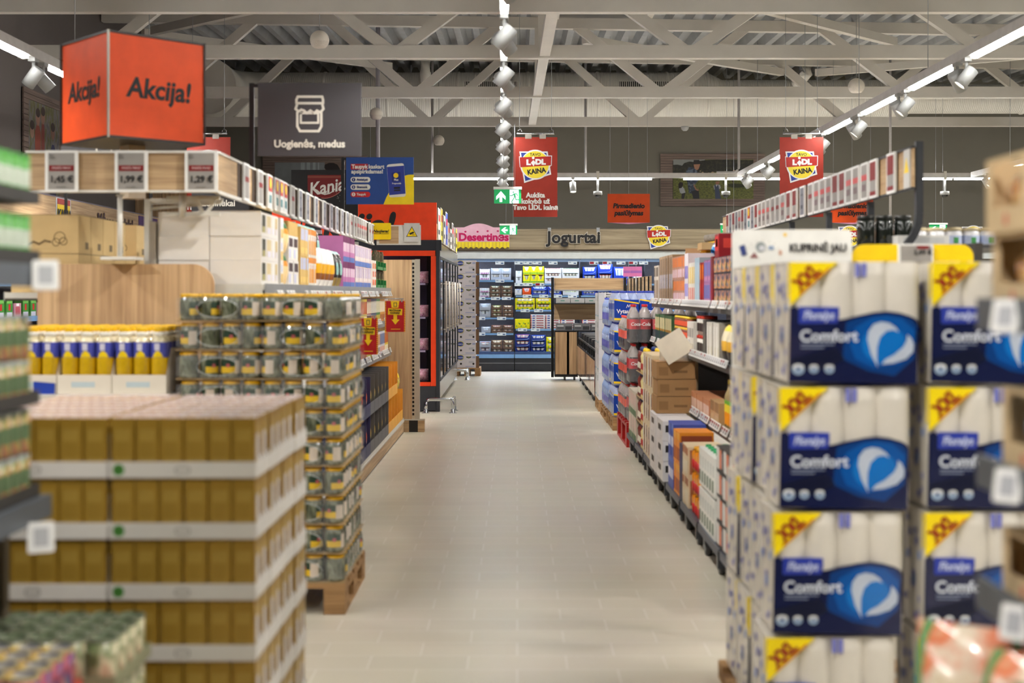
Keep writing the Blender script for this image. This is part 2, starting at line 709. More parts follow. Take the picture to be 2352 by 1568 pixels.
RINGM = ringmat()
DY, DZ = 24.6, 5.14
dt = thing('air_duct', 'large round white air duct running along the rear wall under the roof', 'air duct', (0, DY, DZ))
TX = Matrix.Rotation(PI / 2, 4, 'Y')        # lathe z -> x
b = MB()
segs = [(-4.7, .5), (-3.6, .5), (-2.4, .5), (-1.1, .5), (0.2, .5), (1.5, .5), (2.8, .5), (3.55, .5), (3.85, .36), (5.2, .36), (7.0, .36), (7.4, .27), (9.5, .27), (XR - .05, .27)]
b.lathe([(r, x) for x, r in segs], RINGM, 32, T=TX)
b.build('round_pipe', dt)
for x, r in segs[1:-1]:
    if x in (3.85, 7.4):
        continue
    MB().lathe([(r + .002, x - .03), (r + .016, x - .02), (r + .016, x + .02), (r + .002, x + .03)], DUCT, 32, T=TX).build('joint_ring', dt)
b = MB()
pts = []
for i in range(7):
    a = PI / 2 * i / 6
    pts.append((-4.7 - .75 * math.sin(a), -.75 * (1 - math.cos(a)), 0))
b.tube(pts + [(-5.45, -1.6, 0)], .5, DUCT, 28)
b.build('elbow', dt)
for i, (px0, px1, yy) in enumerate(((1065, 1190, 229), (1420, 1546, 227), (1766, 1890, 235), (2067, 2195, 244))):
    x0, x1 = WX(px0, DY - .5), WX(px1, DY - .5)
    r = .5 if x1 < 3.4 else .36
    g = MB()
    ang = math.radians(-22 if r > .4 else -6)
    T = Matrix.Rotation(ang, 4, 'X')
    g.box(x0, -r - .03, -.085, x1, -r + .03, .085, DUCT, T)
    g.box(x0 + .02, -r - .034, -.065, x1 - .02, -r - .031, .065, C(40, 40, 38), T)
    n = 26
    for k in range(n):
        xx = x0 + .02 + (x1 - x0 - .04) * (k + .5) / n
        g.box(xx - .008, -r - .045, -.065, xx + .008, -r - .032, .065, DUCT, T)
    g.build('grille', dt)
for i, x in enumerate((-5.3, -2.0, 1.2, 4.6, 8.0)):
    MB().beam((x, 0, (.5 if x < 3.5 else .37)), (x, 0, deck_z(x, DY) - DZ - .0), .02, .02, GALV).build('hanger_rod', dt)
# cable tray and pipes under the deck near the rear wall
t = MB().box(XL + .05, 25.15, 5.46, XR - .1, 25.27, 5.52, M('tray_metal', (190, 190, 186), 0.5)).build('cable_tray')
tag(t, 'light grey cable tray high on the rear wall above the duct', 'cable tray')
for j, (px, name) in enumerate(((978, 'left'), (1850, 'right'))):
    x = WX(px, 23.9)
    b = MB()
    b.tube([(x, 23.75, deck_z(x, 23.8) - .03), (x, 23.75, 5.50), (x + (.0 if j == 0 else -.1), 23.95, 5.36), (x + (.0 if j == 0 else -.16), 24.02, 5.32)], .1, DUCT, 16)
    t = b.build('branch_pipe')
    tag(t, 'short white branch pipe joining the duct from the roof, %s one' % ('nearer the centre' if j == 0 else 'nearer the right wall'), 'air duct')

# ------------------------------------------------------------------ conduits and posts coming down from the roof
PIPE = M('conduit_paint', (196, 192, 190), 0.45)
t = MB().tube([(WX(868, 20.5), 20.5, 2.6), (WX(868, 20.5), 20.5, deck_z(-2, 20.5))], .034, M('post_paint', (176, 172, 178), 0.5), 12).build('service_post')
tag(t, 'pale grey square service post dropping from the roof behind the blue poster', 'post')


def conduit(px, y, ztop, zbot, turn, label):
    x = WX(px, y)
    p = [(x, y, ztop), (x, y, zbot + .14)]
    if turn:
        for i in range(1, 6):
            a = PI / 2 * i / 5
            p.append((x + turn * .1 * (1 - math.cos(a)), y, zbot + .14 - .1 * math.sin(a)))
        p.append((x + turn * .38, y, zbot + .04))
    t = MB().tube(p, .022, PIPE, 8).build('cable_conduit')
    tag(t, label, 'conduit', 'cable conduits')


conduit(993, 23.4, deck_z(-1.5, 23.4) - .02, 3.52, 1, 'thin white conduit bending right at its foot, left of the hanging red banner')
conduit(1345, 23.4, deck_z(1.2, 23.4) - .02, 3.52, 1, 'thin white conduit bending right, between the red banner and the landscape mural')
conduit(1697, 22.4, deck_z(3.8, 22.4) - .02, 3.52, -1, 'thin white conduit in front of the landscape mural')
conduit(2045, 22.0, deck_z(6.3, 22.0) - .02, 2.6, 0, 'thin white conduit above the right price rail, near the orange sign')

# ------------------------------------------------------------------ track lights
LAMP = M('led_diffuser', (255, 253, 249), 0.4, emit=LIGHT_STRIP, noise=0.0)
LAMPW = M('track_paint', (214, 212, 210), 0.45)
SPOTW = M('spot_paint', (176, 178, 177), 0.35)
LENS = M('spot_lens', (255, 246, 228), 0.3, emit=10.0, noise=0.0)
TZ = 3.5


def make_spot(d):
    """spotlight hanging from z=0, lamp aimed along d"""
    t = blank('track_spotlight')
    d = Vector(d).normalized()
    MB().box(-.03, -.05, -.03, .03, .05, 0, SPOTW).tube([(0, 0, -.02), (0, 0, -.10)], .014, SPOTW, 8).build('stem', t)
    c = Vector((0, 0, -.16))
    q = Vector((0, 0, 1)).rotation_difference(d).to_matrix().to_4x4()
    T = Matrix.Translation(c) @ q
    MB().lathe([(.045, -.09), (.057, -.084), (.057, .092), (.05, .092), (.048, .078)], SPOTW, 20, T=T, cap=False).lathe([(.0, -.0901), (.046, -.09)], SPOTW, 20, T=T, cap=False).build('lamp_body', t)
    MB().lathe([(.0, .079), (.048, .079)], LENS, 20, T=T, cap=False).build('lens', t)
    lightlamp('spot', 'SPOT', c + d * .11, Vector((0, 0, -1)).rotation_difference(d).to_euler(), SPOT_W, (1.0, .95, .88), t,
              spot_size=math.radians(62), spot_blend=0.75, shadow_soft_size=.05)
    return t


SPOTS = {'L': Kind(make_spot((-.62, .12, -.78)), 'spotlight'), 'R': Kind(make_spot((.58, .42, -.72)), 'spotlight')}
TRK = {'left': -4.2, 'centre': -.1, 'right': 3.9}
Y0, PITCHY = 11.15 - 8 * 1.78, 1.78
for nm, x in list(TRK.items()) + [('far right', 8.0)]:
    xt = lambda y: x - (.012 * (y - 10) if nm == 'centre' else 0)
    t = thing('track_light', 'long white ceiling light track with glowing strips, ' + {'left': 'over the left aisle', 'centre': 'over the middle of the aisle', 'right': 'over the right shelves', 'far right': 'far over the right side of the store'}[nm], 'light track', (0, 0, TZ), 0, 'light tracks')
    k = 0
    y = Y0 - 1.17
    yend = 17.0 if nm == 'left' else 22.95
    MB().beam((xt(-4), -4, .075), (xt(yend), yend, .075), .062, .085, LAMPW).build('track_housing', t)
    while y + 1.17 < yend:
        if y > -4:
            MB().beam((xt(y), y, .016), (xt(y + 1.17), y + 1.17, .016), .052, .032, LAMP).build('diffuser', t)
            if y + 1.7 < yend:
                for s, off in (('L', .19), ('R', .42)):
                    k += 1
                    yy = y + 1.17 + off
                    lab = 'white spotlight on the %s light track, %s from its front end, aimed %s' % (nm, nth(k), 'left' if s == 'L' else 'right')
                    SPOTS[s].put((xt(yy), yy, TZ + .032), lab, 'track spotlights')
        y += PITCHY
    for yy in [q for q in (1.5, 5.2, 8.9, 12.4, 14.9, 17.7, 21.2) if q < yend]:
        MB().tube([(xt(yy), yy, .11), (xt(yy), yy, deck_z(x, yy) - TZ)], .004, GALV, 5).build('hanging_wire', t)
t = thing('track_light', 'white light track with one long glowing strip across the rear of the store', 'light track', (0, 23.15, TZ), 0, 'light tracks')
MB().box(-3.4, -.03, .033, 12.0, .03, .12, LAMPW).build('track_housing', t)
for xa, xb in ((-3.3, -.3), (-.25, 2.38), (2.95, 7.7), (7.75, 11.9)):
    MB().box(xa, -.026, -.0, xb, .026, .031, LAMP).build('diffuser', t)
for xx in (-2.6, 1.2, 5.0, 9.0):
    MB().tube([(xx, 0, .12), (xx, 0, deck_z(xx, 23.1) - TZ)], .004, GALV, 5).build('hanging_wire', t)
SPOTS['D'] = Kind(make_spot((0.05, -.25, -1)), 'spotlight')
SPOTS['D'].put((WX(1316, 23.15), 23.15, TZ + .031), 'white spotlight on the rear cross track, hanging straight down, right of the red banner', 'track spotlights')

# ------------------------------------------------------------------ hanging ball speakers, dome cameras, smoke detector
BALL = M('speaker_shell', (226, 218, 204), 0.55)
GRILL = M('speaker_grille', (214, 206, 194), 0.7, noise=0.15, scale=160)
t = blank('ball_speaker')
b = MB()
R_ = .1
b.lathe([(R_ * math.sin(PI * i / 16) + 1e-6, R_ * math.cos(PI * i / 16)) for i in range(9, -1, -1)], BALL, 24, cap=False)
b.build('upper_shell', t)
b = MB()
b.lathe([(.0, -.078), (R_ * .62, -.078)] + [(R_ * math.sin(PI * i / 16), R_ * math.cos(PI * i / 16)) for i in range(12, 8, -1)], GRILL, 24, cap=False)
b.build('lower_grille', t)
MB().tube([(0, 0, .098), (0, 0, 1.42)], .0035, GREYM, 5).build('cable', t)
SPK = Kind(t, 'speaker')
for px, py, y, lab in ((734, 92, 13.6, 'above the grey hanging jar sign'), (864, 262, 20.0, 'right of the grey hanging sign'), (1008, 323, 23.3, 'left of the centre light track, low before the rear wall'), (1967, 198, 16.2, 'above the right red banner')):
    p = P(px, py, y)
    o = SPK.put(p, 'cream hanging ball speaker ' + lab, 'ball speakers')
    for ch in o.children:
        if ch.name.startswith('cable'):
            ch.scale.z = (deck_z(p.x, y) - p.z - .015) / 1.42
t = blank('dome_camera')
MB().tube([(0, 0, 0), (0, 0, -.2)], .019, SPOTW, 10).build('drop_rod', t)
MB().lathe([(.03, -.2), (.078, -.205), (.082, -.26), (.07, -.268), (.06, -.268)], SPOTW, 22).build('camera_housing', t)
MB().lathe([(.055, -.269), (.05, -.29), (.034, -.31), (.0, -.318)], M('camera_dome', (18, 20, 26), 0.08, coat=1.0), 20, cap=False).build('dome', t)
MB().box(-.025, -.036, -.0, .025, .036, .15, M('clear_clamp', (225, 222, 212), 0.3)).build('clamp', t)
CAMK = Kind(t, 'security camera')
for px, lab in ((1373, 'left of the orange offer sign'), (1667, 'in front of the landscape mural'), (2170, 'at the far right above the exit sign')):
    x = WX(px, 23.15)
    CAMK.put((x, 23.15, TZ), 'white dome camera hanging under the rear track, ' + lab, 'dome cameras')
t = thing('smoke_detector', 'small white smoke detector under the farthest truss, above the mural', 'smoke detector', (WX(1573, 22.8), 22.8, 4.4))
MB().lathe([(.035, -.075), (.06, -.05), (.07, -.02), (.07, 0)], SPOTW, 20).build('detector_body', t)
# ------------------------------------------------------------------ left: stack of golden drink cartons in white trays
GOLD = M('gold_print', (168, 132, 48), 0.36, 0.2, noise=0.10, scale=14, rnd=0.05)
GOLDB = M('gold_band', (170, 136, 54), 0.36, 0.2, noise=0.06)
GOLDL = M('gold_panel', (180, 148, 66), 0.36, 0.15, noise=0.12, scale=22)
BROWNP = C(112, 70, 40, 0.4)
PINKT = ramp_mat('carton_top_print', [(196, 168, 164), (224, 204, 200), (238, 226, 222), (150, 112, 96)], 60, 0.22, 0.5, 'noise')
TRAYW = M('tray_white_card', (228, 224, 218), 0.55, noise=0.03, rnd=0.03)


def make_carton():
    b = MB()
    w, d, h = .0610, .0925, .158
    b.box(-w / 2, 0, 0, w / 2, d, h, GOLD, top=PINKT)
    b.box(-w / 2 + .009, -.0006, .02, w / 2 - .009, .001, h - .03, GOLDL)
    b.box(-w / 2 + .011, -.0009, .05, w / 2 - .011, .001, .095, GOLDB)
    for s in (-1, 1):
        b.box(s * w / 2 - .0006, .012, .015, s * w / 2 + .0006, d - .012, h - .02, GOLDL)
        b.box(s * w / 2 - .0008, .016, .03, s * w / 2 + .0008, .05, h - .045, WHITEC)
        b.box(s * w / 2 - .0009, .05, .04, s * w / 2 + .0009, .075, .10, BROWNP)
    o = b.build('drink_carton', bevel=.003, seg=2)
    f = MB().box(-w / 2 + .002, d / 2 - .009, h, w / 2 - .002, d / 2 + .009, h + .0018, PINKT).build('top_seam', o)
    return o


CARTON = Kind(make_carton(), 'drink carton')


def make_tray():
    w, d, h, t = .394, .199, .043, .0035
    b = MB()
    b.box(-w / 2, 0, 0, w / 2, d, .002, TRAYW)
    b.box(-w / 2, 0, .002, w / 2, t, h, TRAYW)
    b.box(-w / 2, d - t, .002, w / 2, d, h, TRAYW)
    b.box(w / 2 - t, t, .002, w / 2, d - t, h, TRAYW)
    b.box(-w / 2, t, .002, -w / 2 + t, d - t, h, TRAYW)
    for i in range(4):
        b.box(w / 2 - t, .03 + .045 * i, h, w / 2, .05 + .045 * i, h + .012, TRAYW)
    o = b.build('carton_tray')
    m = MB()
    m.disc(-w / 2 + .026, .022, .0155, .0155, -.0006, C(86, 150, 66, 0.5))
    m.stroke([(-w / 2 + .018, .022), (-w / 2 + .026, .028), (-w / 2 + .034, .022), (-w / 2 + .027, .016)], .003, -.0010, C(50, 104, 44, 0.5), True)
    m.stroke(rrect(-.019, .013, .019, .029, .006, 3), .0022, -.0007, C(120, 112, 108, 0.5), True)
    m.build('printed_logo', o)
    return o


TRAY = Kind(make_tray(), 'carton tray')
GX, GY, GZ0, GP = -.694, 3.49, .190, .163
NL = 6
t = thing('wooden_pallet', 'wooden pallet under the stack of golden cartons', 'pallet', (GX - .4, GY, 0))
for i in range(5):
    MB().box(-.4, .01 + .175 * i, .166, .4, .11 + .175 * i, .188, PALLETW).build('deck_board', t)
for x in (-.4, -.05, .3):
    MB().box(x, .01, .0, x + .1, .81, .164, PALLETW).build('bearer', t)
for L in range(NL):                                  # L = 0 is the top layer
    z = GZ0 + GP * (NL - 1 - L)
    for c in range(2):
        for r in range(4):
            if L and not (r == 0 or c == 0):
                continue
            jx = RND.uniform(-.0015, .0015) + (.004 if (r == 3 and c == 0) else 0)
            x = GX - .2 - .4 * c + jx
            y = GY + .2015 * r
            where = ('front right', 'right side, second from the front', 'right side, third from the front', 'back right corner')[r] if c == 0 else ('front left', 'left side, second from the front', 'left side, third from the front', 'back left corner')[r]
            TRAY.put((x, y, z), 'white tray of golden cartons, %s layer from top, %s' % (nth(L + 1), where), 'white carton trays')
            for rr in range(2):
                for cc in range(6):
                    fr = r * 2 + rr + 1
                    rc = c * 6 + (5 - cc) + 1
                    if L and not (fr == 1 or rc == 1):
                        continue
                    CARTON.put((x - .1625 + .065 * cc + RND.uniform(-.0012, .0012), y + .006 + .0945 * rr, z + .0022),
                               'golden drink carton, layer %d from top, row %d from front, column %d from right' % (L + 1, fr, rc), 'golden drink cartons')

# ------------------------------------------------------------------ left: pallet tower of pickle jars
GLASSJ = ramp_mat('jar_glass', [(40, 46, 32), (84, 90, 70), (132, 136, 116), (62, 68, 44)], 26, 0.08, 1.0, 'noise', (1, 1, .55))
LIDY = M('yellow_lid', (232, 180, 20), 0.35, 0.2, noise=0.04, rnd=0.05)
JLG = C(38, 62, 46, 0.4)
JLY = C(226, 186, 44, 0.4)
JLP = C(214, 200, 184, 0.45)
JLR = C(190, 92, 96, 0.4)
PADC = M('thin_card_pad', (168, 140, 96), 0.8)


def make_jar():
    t = blank('pickle_jar')
    MB().lathe([(.038, 0), (.0445, .006), (.0455, .03), (.0455, .085), (.043, .098), (.0385, .107), (.0375, .113)], GLASSJ, 20).build('glass', t)
    MB().lathe([(.0395, .1075), (.0415, .1085), (.0415, .1215), (.039, .1235)], LIDY, 20).build('lid', t)
    b = MB()
    r = .0461
    A = math.radians
    b.lathe([(r, .026), (r, .055)], JLY, 10, cap=False, a0=A(-150), a1=A(-60))
    b.lathe([(r, .055), (r, .086)], JLG, 10, cap=False, a0=A(-150), a1=A(-60))
    b.lathe([(r + .0002, .052), (r + .0002, .068)], JLR, 4, cap=False, a0=A(-112), a1=A(-92))
    b.lathe([(r, .022), (r, .086)], JLP, 6, cap=False, a0=A(-60), a1=A(-10))
    b.build('label', t)
    return t


JAR = Kind(make_jar(), 'pickle jar')
JX, JY, JN, JP = -.807, 6.09, 8, .0972
JL, JZ0, JPZ = 10, .146, .1356
for L in range(JL):
    z = JZ0 + JPZ * (JL - 1 - L)
    t = MB().box(JX - .785, JY - .002, z, JX + .0, JY + .782, z + .004, PADC).build('cardboard_pad')
    tag(t, 'thin brown cardboard pad under the %s layer of pickle jars from the top' % nth(L + 1), 'cardboard pad', 'pads between jar layers')
    dx, dy = RND.uniform(-.004, .004), RND.uniform(-.003, .003)
    for r in range(JN):
        for c in range(JN):
            if L and not (r == 0 or c == 0):
                continue
            x = JX - .051 - JP * c + dx
            y = JY + .05 + JP * r + dy
            JAR.put((x, y, z + .0045), 'yellow-lidded pickle jar, layer %d from top, row %d from front, column %d from aisle' % (L + 1, r + 1, c + 1),
                    'pickle jars in the pallet tower', rz=RND.choice([0, .35, -.4, .9, -.9, 1.4, 2.6]) + RND.uniform(-.2, .2))
# shrink film round each pack of the visible faces
FILM = M('shrink_film', (235, 240, 240), 0.12, alpha=0.10, coat=1.0, noise=0.02)
FILMR = M('shrink_film_rim', (226, 232, 230), 0.15, alpha=0.5, coat=1.0, noise=0.02)


def film_side(n, w, h):
    """open fronted film sleeve: sheet with an oval opening, local front at y=0"""
    b = MB()
    N = 28
    cx, cz, rx, rz = 0, h * .46, w * .25, h * .36
    outer, inner = [], []
    for i in range(N):
        a = 2 * PI * i / N
        inner.append((cx + rx * math.cos(a), -.002 - .002 * math.cos(2 * a), cz + rz * math.sin(a)))
        ca, sa = math.cos(a), math.sin(a)
        k = 1 / max(abs(ca) / (w / 2), abs(sa) / (h / 2))
        outer.append((cx + k * ca, 0, h / 2 + k * sa))
    for i in range(N):
        j = (i + 1) % N
        b.face([outer[i], outer[j], inner[j], inner[i]], FILM, True)
    b.tube(inner + [inner[0]], .0016, FILMR, 5)
    return b.build('shrink_wrap')


FILMK = Kind(film_side(2, .385, .118), 'shrink film')
for L in range(JL):
    z = JZ0 + JPZ * (JL - 1 - L) + .006
    for c in range(2):
        FILMK.put((JX - .2 - .39 * c, JY - .004, z), 'clear shrink film on the camera-facing jars, %s layer from the top, %s half' % (nth(L + 1), 'right' if c == 0 else 'left'), 'shrink film on the jar tower')
        FILMK.put((JX + .004, JY + .2 + .39 * c, z), 'clear shrink film on the aisle-facing jars, %s layer from the top, %s half' % (nth(L + 1), 'near' if c == 0 else 'far'), 'shrink film on the jar tower', rz=PI / 2)


def make_pallet(w, d, h=.144, mat=None, n=5):
    mat = mat or PALLETW
    t = blank('wooden_pallet')
    for i in range(n):
        y = (d - .1) * i / (n - 1)
        MB().box(-w / 2, y, h - .022, w / 2, y + .1, h, mat).build('deck_board', t)
    for i, x in enumerate((-w / 2, -.05, w / 2 - .1)):
        MB().box(x, 0, h - .044, x + .1, d, h - .023, mat).build('stringer', t)
        for y in (0, d / 2 - .07, d - .14):
            MB().box(x, y, .023, x + .1, y + .14, h - .045, mat).build('block', t)
        MB().box(x, 0, 0, x + .1, d, .022, mat).build('skid_board', t)
    return t


p = make_pallet(.8, .8)
p.location = (JX - .395, JY - .005, 0)
tag(p, 'brown wooden pallet under the tower of pickle jars', 'pallet')

# ------------------------------------------------------------------ left gondola: end cap with oil bottles
SHELF = M('shelf_enamel', (206, 204, 196), 0.4)
SHELFD = M('shelf_shadow_back', (120, 112, 102), 0.6)
gl = thing('shelving_unit', 'long grey shelving unit with oak kick board on the left of the aisle', 'shelving unit', (0, 0, 0))
LY0, LY1, LSX, LBX, LBACK = 6.98, 14.02, -1.35, -1.205, -1.965
MB().box(LBACK, LY0, .15, LBACK + .03, LY1, 1.88, M('perforated_back', (176, 168, 154), 0.6)).build('back_panel', gl)
for z in (1.515, 1.18, .86):
    MB().box(LBACK + .03, LY0 + .02, z, LSX - .004, LY1 - .03, z + .03, SHELF).box(LSX - .004, LY0 + .02, z - .025, LSX, LY1 - .03, z + .035, GREYM).build('shelf', gl)
MB().box(LBACK + .03, LY0 + .02, .13, LBX - .01, LY1 - .02, .16, SHELF).build('base_shelf', gl)
MB().box(LBX - .03, LY0 + .1, 0.012, LBX - .012, LY1 - .02, .125, WOODY).box(LBX - .012, LY0 + .1, .118, LBX - .006, LY1 - .02, .135, SHELF).build('kick_board', gl)
MB().box(LBX - .031, LY0 + .1, 0, LBX - .013, LY1 - .02, .011, BLACK).build('plinth_strip', gl)
for y in (LY0 + .03, 8.05, 9.3, 10.55, 11.8, 13.0):
    MB().box(LBACK - .03, y - .025, 0, LBACK + .0, y + .025, 2.0, SHELF).build('upright', gl)
    MB().beam((LBACK, y, 1.99), (-1.58, y, 1.99), .03, .03, SHELF).beam((LBACK, y, 1.95), (-1.64, y, 1.98), .016, .016, SHELF).build('rail_bracket', gl)
MB().box(-1.90, LY0 - .02, 1.475, -1.36, LY0 - .001, 1.546, SHELF).build('shelf_end_plate', gl)
# far end panel of the gondola
t = thing('gondola_end', 'tall oak end panel closing the far end of the left shelves', 'end panel', (0, 14.06, 0))
MB().box(-1.93, 0, .14, -1.135, .03, 1.855, WOODV).build('oak_board', t)
MB().box(-1.10, .0, .14, -1.05, .04, 1.86, M('post_metal', (192, 186, 174), 0.4, 0.4)).build('perforated_post', t)
b = MB()
for i in range(38):
    z = .18 + i * .0437
    b.box(-1.13, -.002, z, -1.108, .004, z + .026, BLACK)
b.box(-1.134, .001, .14, -1.1, .03, 1.855, M('slot_strip', (206, 196, 176), 0.4, 0.3))
b.build('slotted_strip', t)
MB().box(-1.93, -.0, .0, -1.165, .03, .135, WOODX).box(-1.165, 0, 0, -1.07, .03, .135, BLACK).box(-1.07, 0, 0, -1.0, .1, .135, WOODX).box(-1.93, -.004, .126, -1.0, .0, .14, SHELF).build('base_block', t)

# rail with price header boards (front part and aisle part)
HR = M('header_frame', (222, 220, 214), 0.4)
RX, RZ0, RZ1 = -1.555, 2.02, 2.236
t = thing('price_rail', 'oak price header rail along the left shelves, turning across their near end', 'price rail', (0, 0, 0))
MB().box(-2.54, 6.78, RZ0 + .012, RX - .008, 6.80, RZ1 - .012, WOODX).build('front_board', t)
MB().box(-2.55, 6.77, RZ1 - .012, RX, 6.805, RZ1, HR).box(-2.55, 6.77, RZ0, RX, 6.805, RZ0 + .012, HR).box(RX - .045, 6.772, RZ0 + .012, RX - .037, 6.78, RZ1 - .012, HR).build('front_frame', t)
RAILT = t
MB().box(RX - .02, 6.806, RZ1 - .012, RX + .004, 14.2, RZ1, HR).box(RX - .02, 6.806, RZ0 - .004, RX + .004, 14.2, RZ0 + .012, HR).build('aisle_frame', t)
MB().box(-1.53, 14.21, RZ0, -1.05, 14.235, RZ1, HR).box(-1.5, 14.206, RZ0 + .014, -1.29, 14.212, RZ1 - .014, WOODX).build('end_board', t)
MB().box(-2.10, 6.83, 2.004, -2.06, 6.85, 2.016, HR).tube([(-2.08, 6.84, 1.69), (-2.08, 6.84, 2.014)], .014, HR, 12).build('support_post', t)
MB().box(-2.17, 6.80, 1.672, -1.99, 6.96, 1.688, HR).build('post_foot', t)
MB().tube([(-1.77, 6.9, 1.9), (-1.77, 6.9, 2.015)], .018, HR, 10).build('short_post', t)
b = MB()
b.beam((-1.85, 6.9, 1.915), (-1.57, 6.9, 1.915), .02, .02, SHELF).beam((-1.85, 6.9, 2.0), (-1.57, 6.9, 2.0), .02, .02, SHELF)
b.beam((-1.66, 6.9, 1.92), (-1.70, 6.9, 2.0), .016, .016, SHELF).beam((-1.64, 6.9, 1.92), (-1.59, 6.9, 2.0), .016, .016, SHELF)
b.build('lattice_bracket', t)

# electronic price cards: front rail with readable prices
ESLW = M('price_card_frame', (232, 232, 230), 0.35, noise=0.02)
ESLS = C(150, 146, 142, 0.5)
ESLR = C(128, 22, 24, 0.5)


def make_card(w, h, kind, price=None):
    """price card hanging from its middle, front toward -y; origin at its centre"""
    t = blank('price_card')
    b = MB()
    b.slab(rrect(-w / 2, -h / 2, w / 2, h / 2, .006, 2), 0, .012, ESLW)
    b.build('card_frame', t)
    s = MB()
    x0, x1, z0, z1 = -w / 2 + .017, w / 2 - .017, -h / 2 + .015, h / 2 - .013
    e = -.0008
    s.rect(x0, z0, x1, z1, e, ESLS if kind != 'plain' else C(120, 122, 132, 0.5))
    if kind in ('sale', 'price'):
        s.rect(x0 + .004, z0 + (z1 - z0) * .5, x1 - .003, z0 + (z1 - z0) * .66, e * 2, ESLR)
    elif kind == 'red':
        s.rect(x0, z0 + (z1 - z0) * .45, x1, z1, e * 2, ESLR)
        s.rect(x0, z0, x1, z0 + (z1 - z0) * .12, e * 2, ESLR)
    elif kind == 'pink':
        s.rect(x0, z0 + (z1 - z0) * .52, x1, z0 + (z1 - z0) * .7, e * 2, C(196, 60, 62, 0.4))
        s.rect(x0 + .01, z0 + (z1 - z0) * .2, x1 - .02, z0 + (z1 - z0) * .4, e * 2, C(104, 84, 88, 0.4))
    elif kind == 'poster':
        s.rect(x0, z0, x1, z1, e * 2, C(222, 226, 226, 0.3))
        s.rect(x0, z0 + (z1 - z0) * .5, x1, z1, e * 3, C(190, 30, 34, 0.35))
        s.disc(0, z1 - .04, .034, .034, e * 4, YEL)
        s.rect(x0 + .02, z0 + .02, x1 - .02, z0 + .07, e * 3, C(60, 130, 140, 0.3))
    else:
        s.rect(x0 + .01, z0 + (z1 - z0) * .22, x1 - .03, z0 + (z1 - z0) * .36, e * 2, C(70, 72, 82, 0.5))
        s.rect(x0 + .01, z0 + (z1 - z0) * .7, x1 - .02, z0 + (z1 - z0) * .78, e * 2, C(90, 92, 100, 0.5))
    s.build('display', t)
    if price:
        text(price, .046, INK, t, (.002, -.004, z0 + (z1 - z0) * .27), bold=.0012)
        text('PASIŪLYMAS!', .0165, C(214, 176, 176), t, (0, -.004, z0 + (z1 - z0) * .58), bold=.0002, shear=.2)
        for k, (q, l) in enumerate((('Sėklos', .91), ('kepintos', .85))):
            text(q, .0085, C(70, 68, 70), t, (x0 + .005, -.004, z0 + (z1 - z0) * (l + .02)), align='LEFT')
        text('kaina su nuolaida', .007, C(70, 68, 70), t, (0, -.004, z0 + .012))
    return t


for px, pr, lab in ((141, '1,45 €', 'reading 1,45, leftmost of three over the oil bottles'), (301, '1,99 €', 'reading 1,99, over the white post'), (462, '1,29 €', 'reading 1,29, nearest the corner of the rail')):
    k = Kind(make_card(.170, .216, 'price', pr), 'price card')
    k.put((WX(px, 6.757), 6.757, 2.128), 'large electronic price card ' + lab)
CK = {k: Kind(make_card(.150, .212, k), 'price card') for k in ('plain', 'sale', 'red', 'pink', 'poster')}
LSEQ = [('sale', 560), ('sale', 592), ('poster', 614), ('poster', 630), ('poster', 640), ('poster', 648), ('sale', 667), ('plain', 685), ('plain', 702), ('plain', 722), ('plain', 741), ('plain', 757), ('plain', 770), ('plain', 782),
        ('plain', 794), ('sale', 803), ('sale', 812), ('pink', 818), ('pink', 823), ('pink', 828), ('pink', 832), ('pink', 836), ('sale', 846), ('sale', 852)]
nn = 0
slots = MB().box(RX - .014, 6.806, RZ0 + .012, RX - .004, 14.2, RZ1 - .012, WOODY)
ylast = 0
for kd, px in LSEQ:
    y = max(-RX * F / (VX - px), ylast + .154)
    ylast = y
    nn += 1
    if kd != 'pink':
        slots.box(RX - .0045, y - .155, RZ0 + .013, RX - .001, y - .082, RZ1 - .013, C(66, 52, 42))
    CK[kd].put((RX + .018, y, 2.128), '%s price card on the left header rail, %s from the corner' % ({'plain': 'grey', 'sale': 'red barred', 'pink': 'pink striped', 'poster': 'red and yellow'}[kd], nth(nn)), 'header cards on the left rail', rz=PI / 2)
slots.build('aisle_board', RAILT)
t = blank('notice_card')
MB().slab(rrect(-.11, -.09, .11, .09, .012, 3), 0, .003, YEL).build('yellow_card', t)
text('Naujiena!', .044, INK, t, (0, -.002, 0), bold=.0012, shear=.25)
MB().rect(-.08, -.03, .085, -.0245, -.001, INK).build('underline', t)
Kind(t, 'notice').put((WX(875, 14.2), 14.19, WZ(531, 14.2)), 'yellow card with an underlined word hanging at the far end of the left rail')
t = blank('camera_notice')
MB().box(-.085, 0, -.103, .085, .008, .103, C(206, 204, 200)).build('plate', t)
b = MB()
b.poly([(-.062, -.045), (.062, -.045), (0, .068)], -.001, INK).poly([(-.052, -.039), (.052, -.039), (0, .056)], -.002, YEL)
b.poly([(-.03, -.008), (.018, .012), (.026, -.006), (-.02, -.026)], -.003, INK).rect(.0, -.028, .03, -.022, -.003, INK)
b.build('warning_triangle', t)
Kind(t, 'notice').put((WX(946, 14.2), 14.197, WZ(534, 14.2)), 'grey plate with a yellow triangular camera warning at the far end of the left rail')

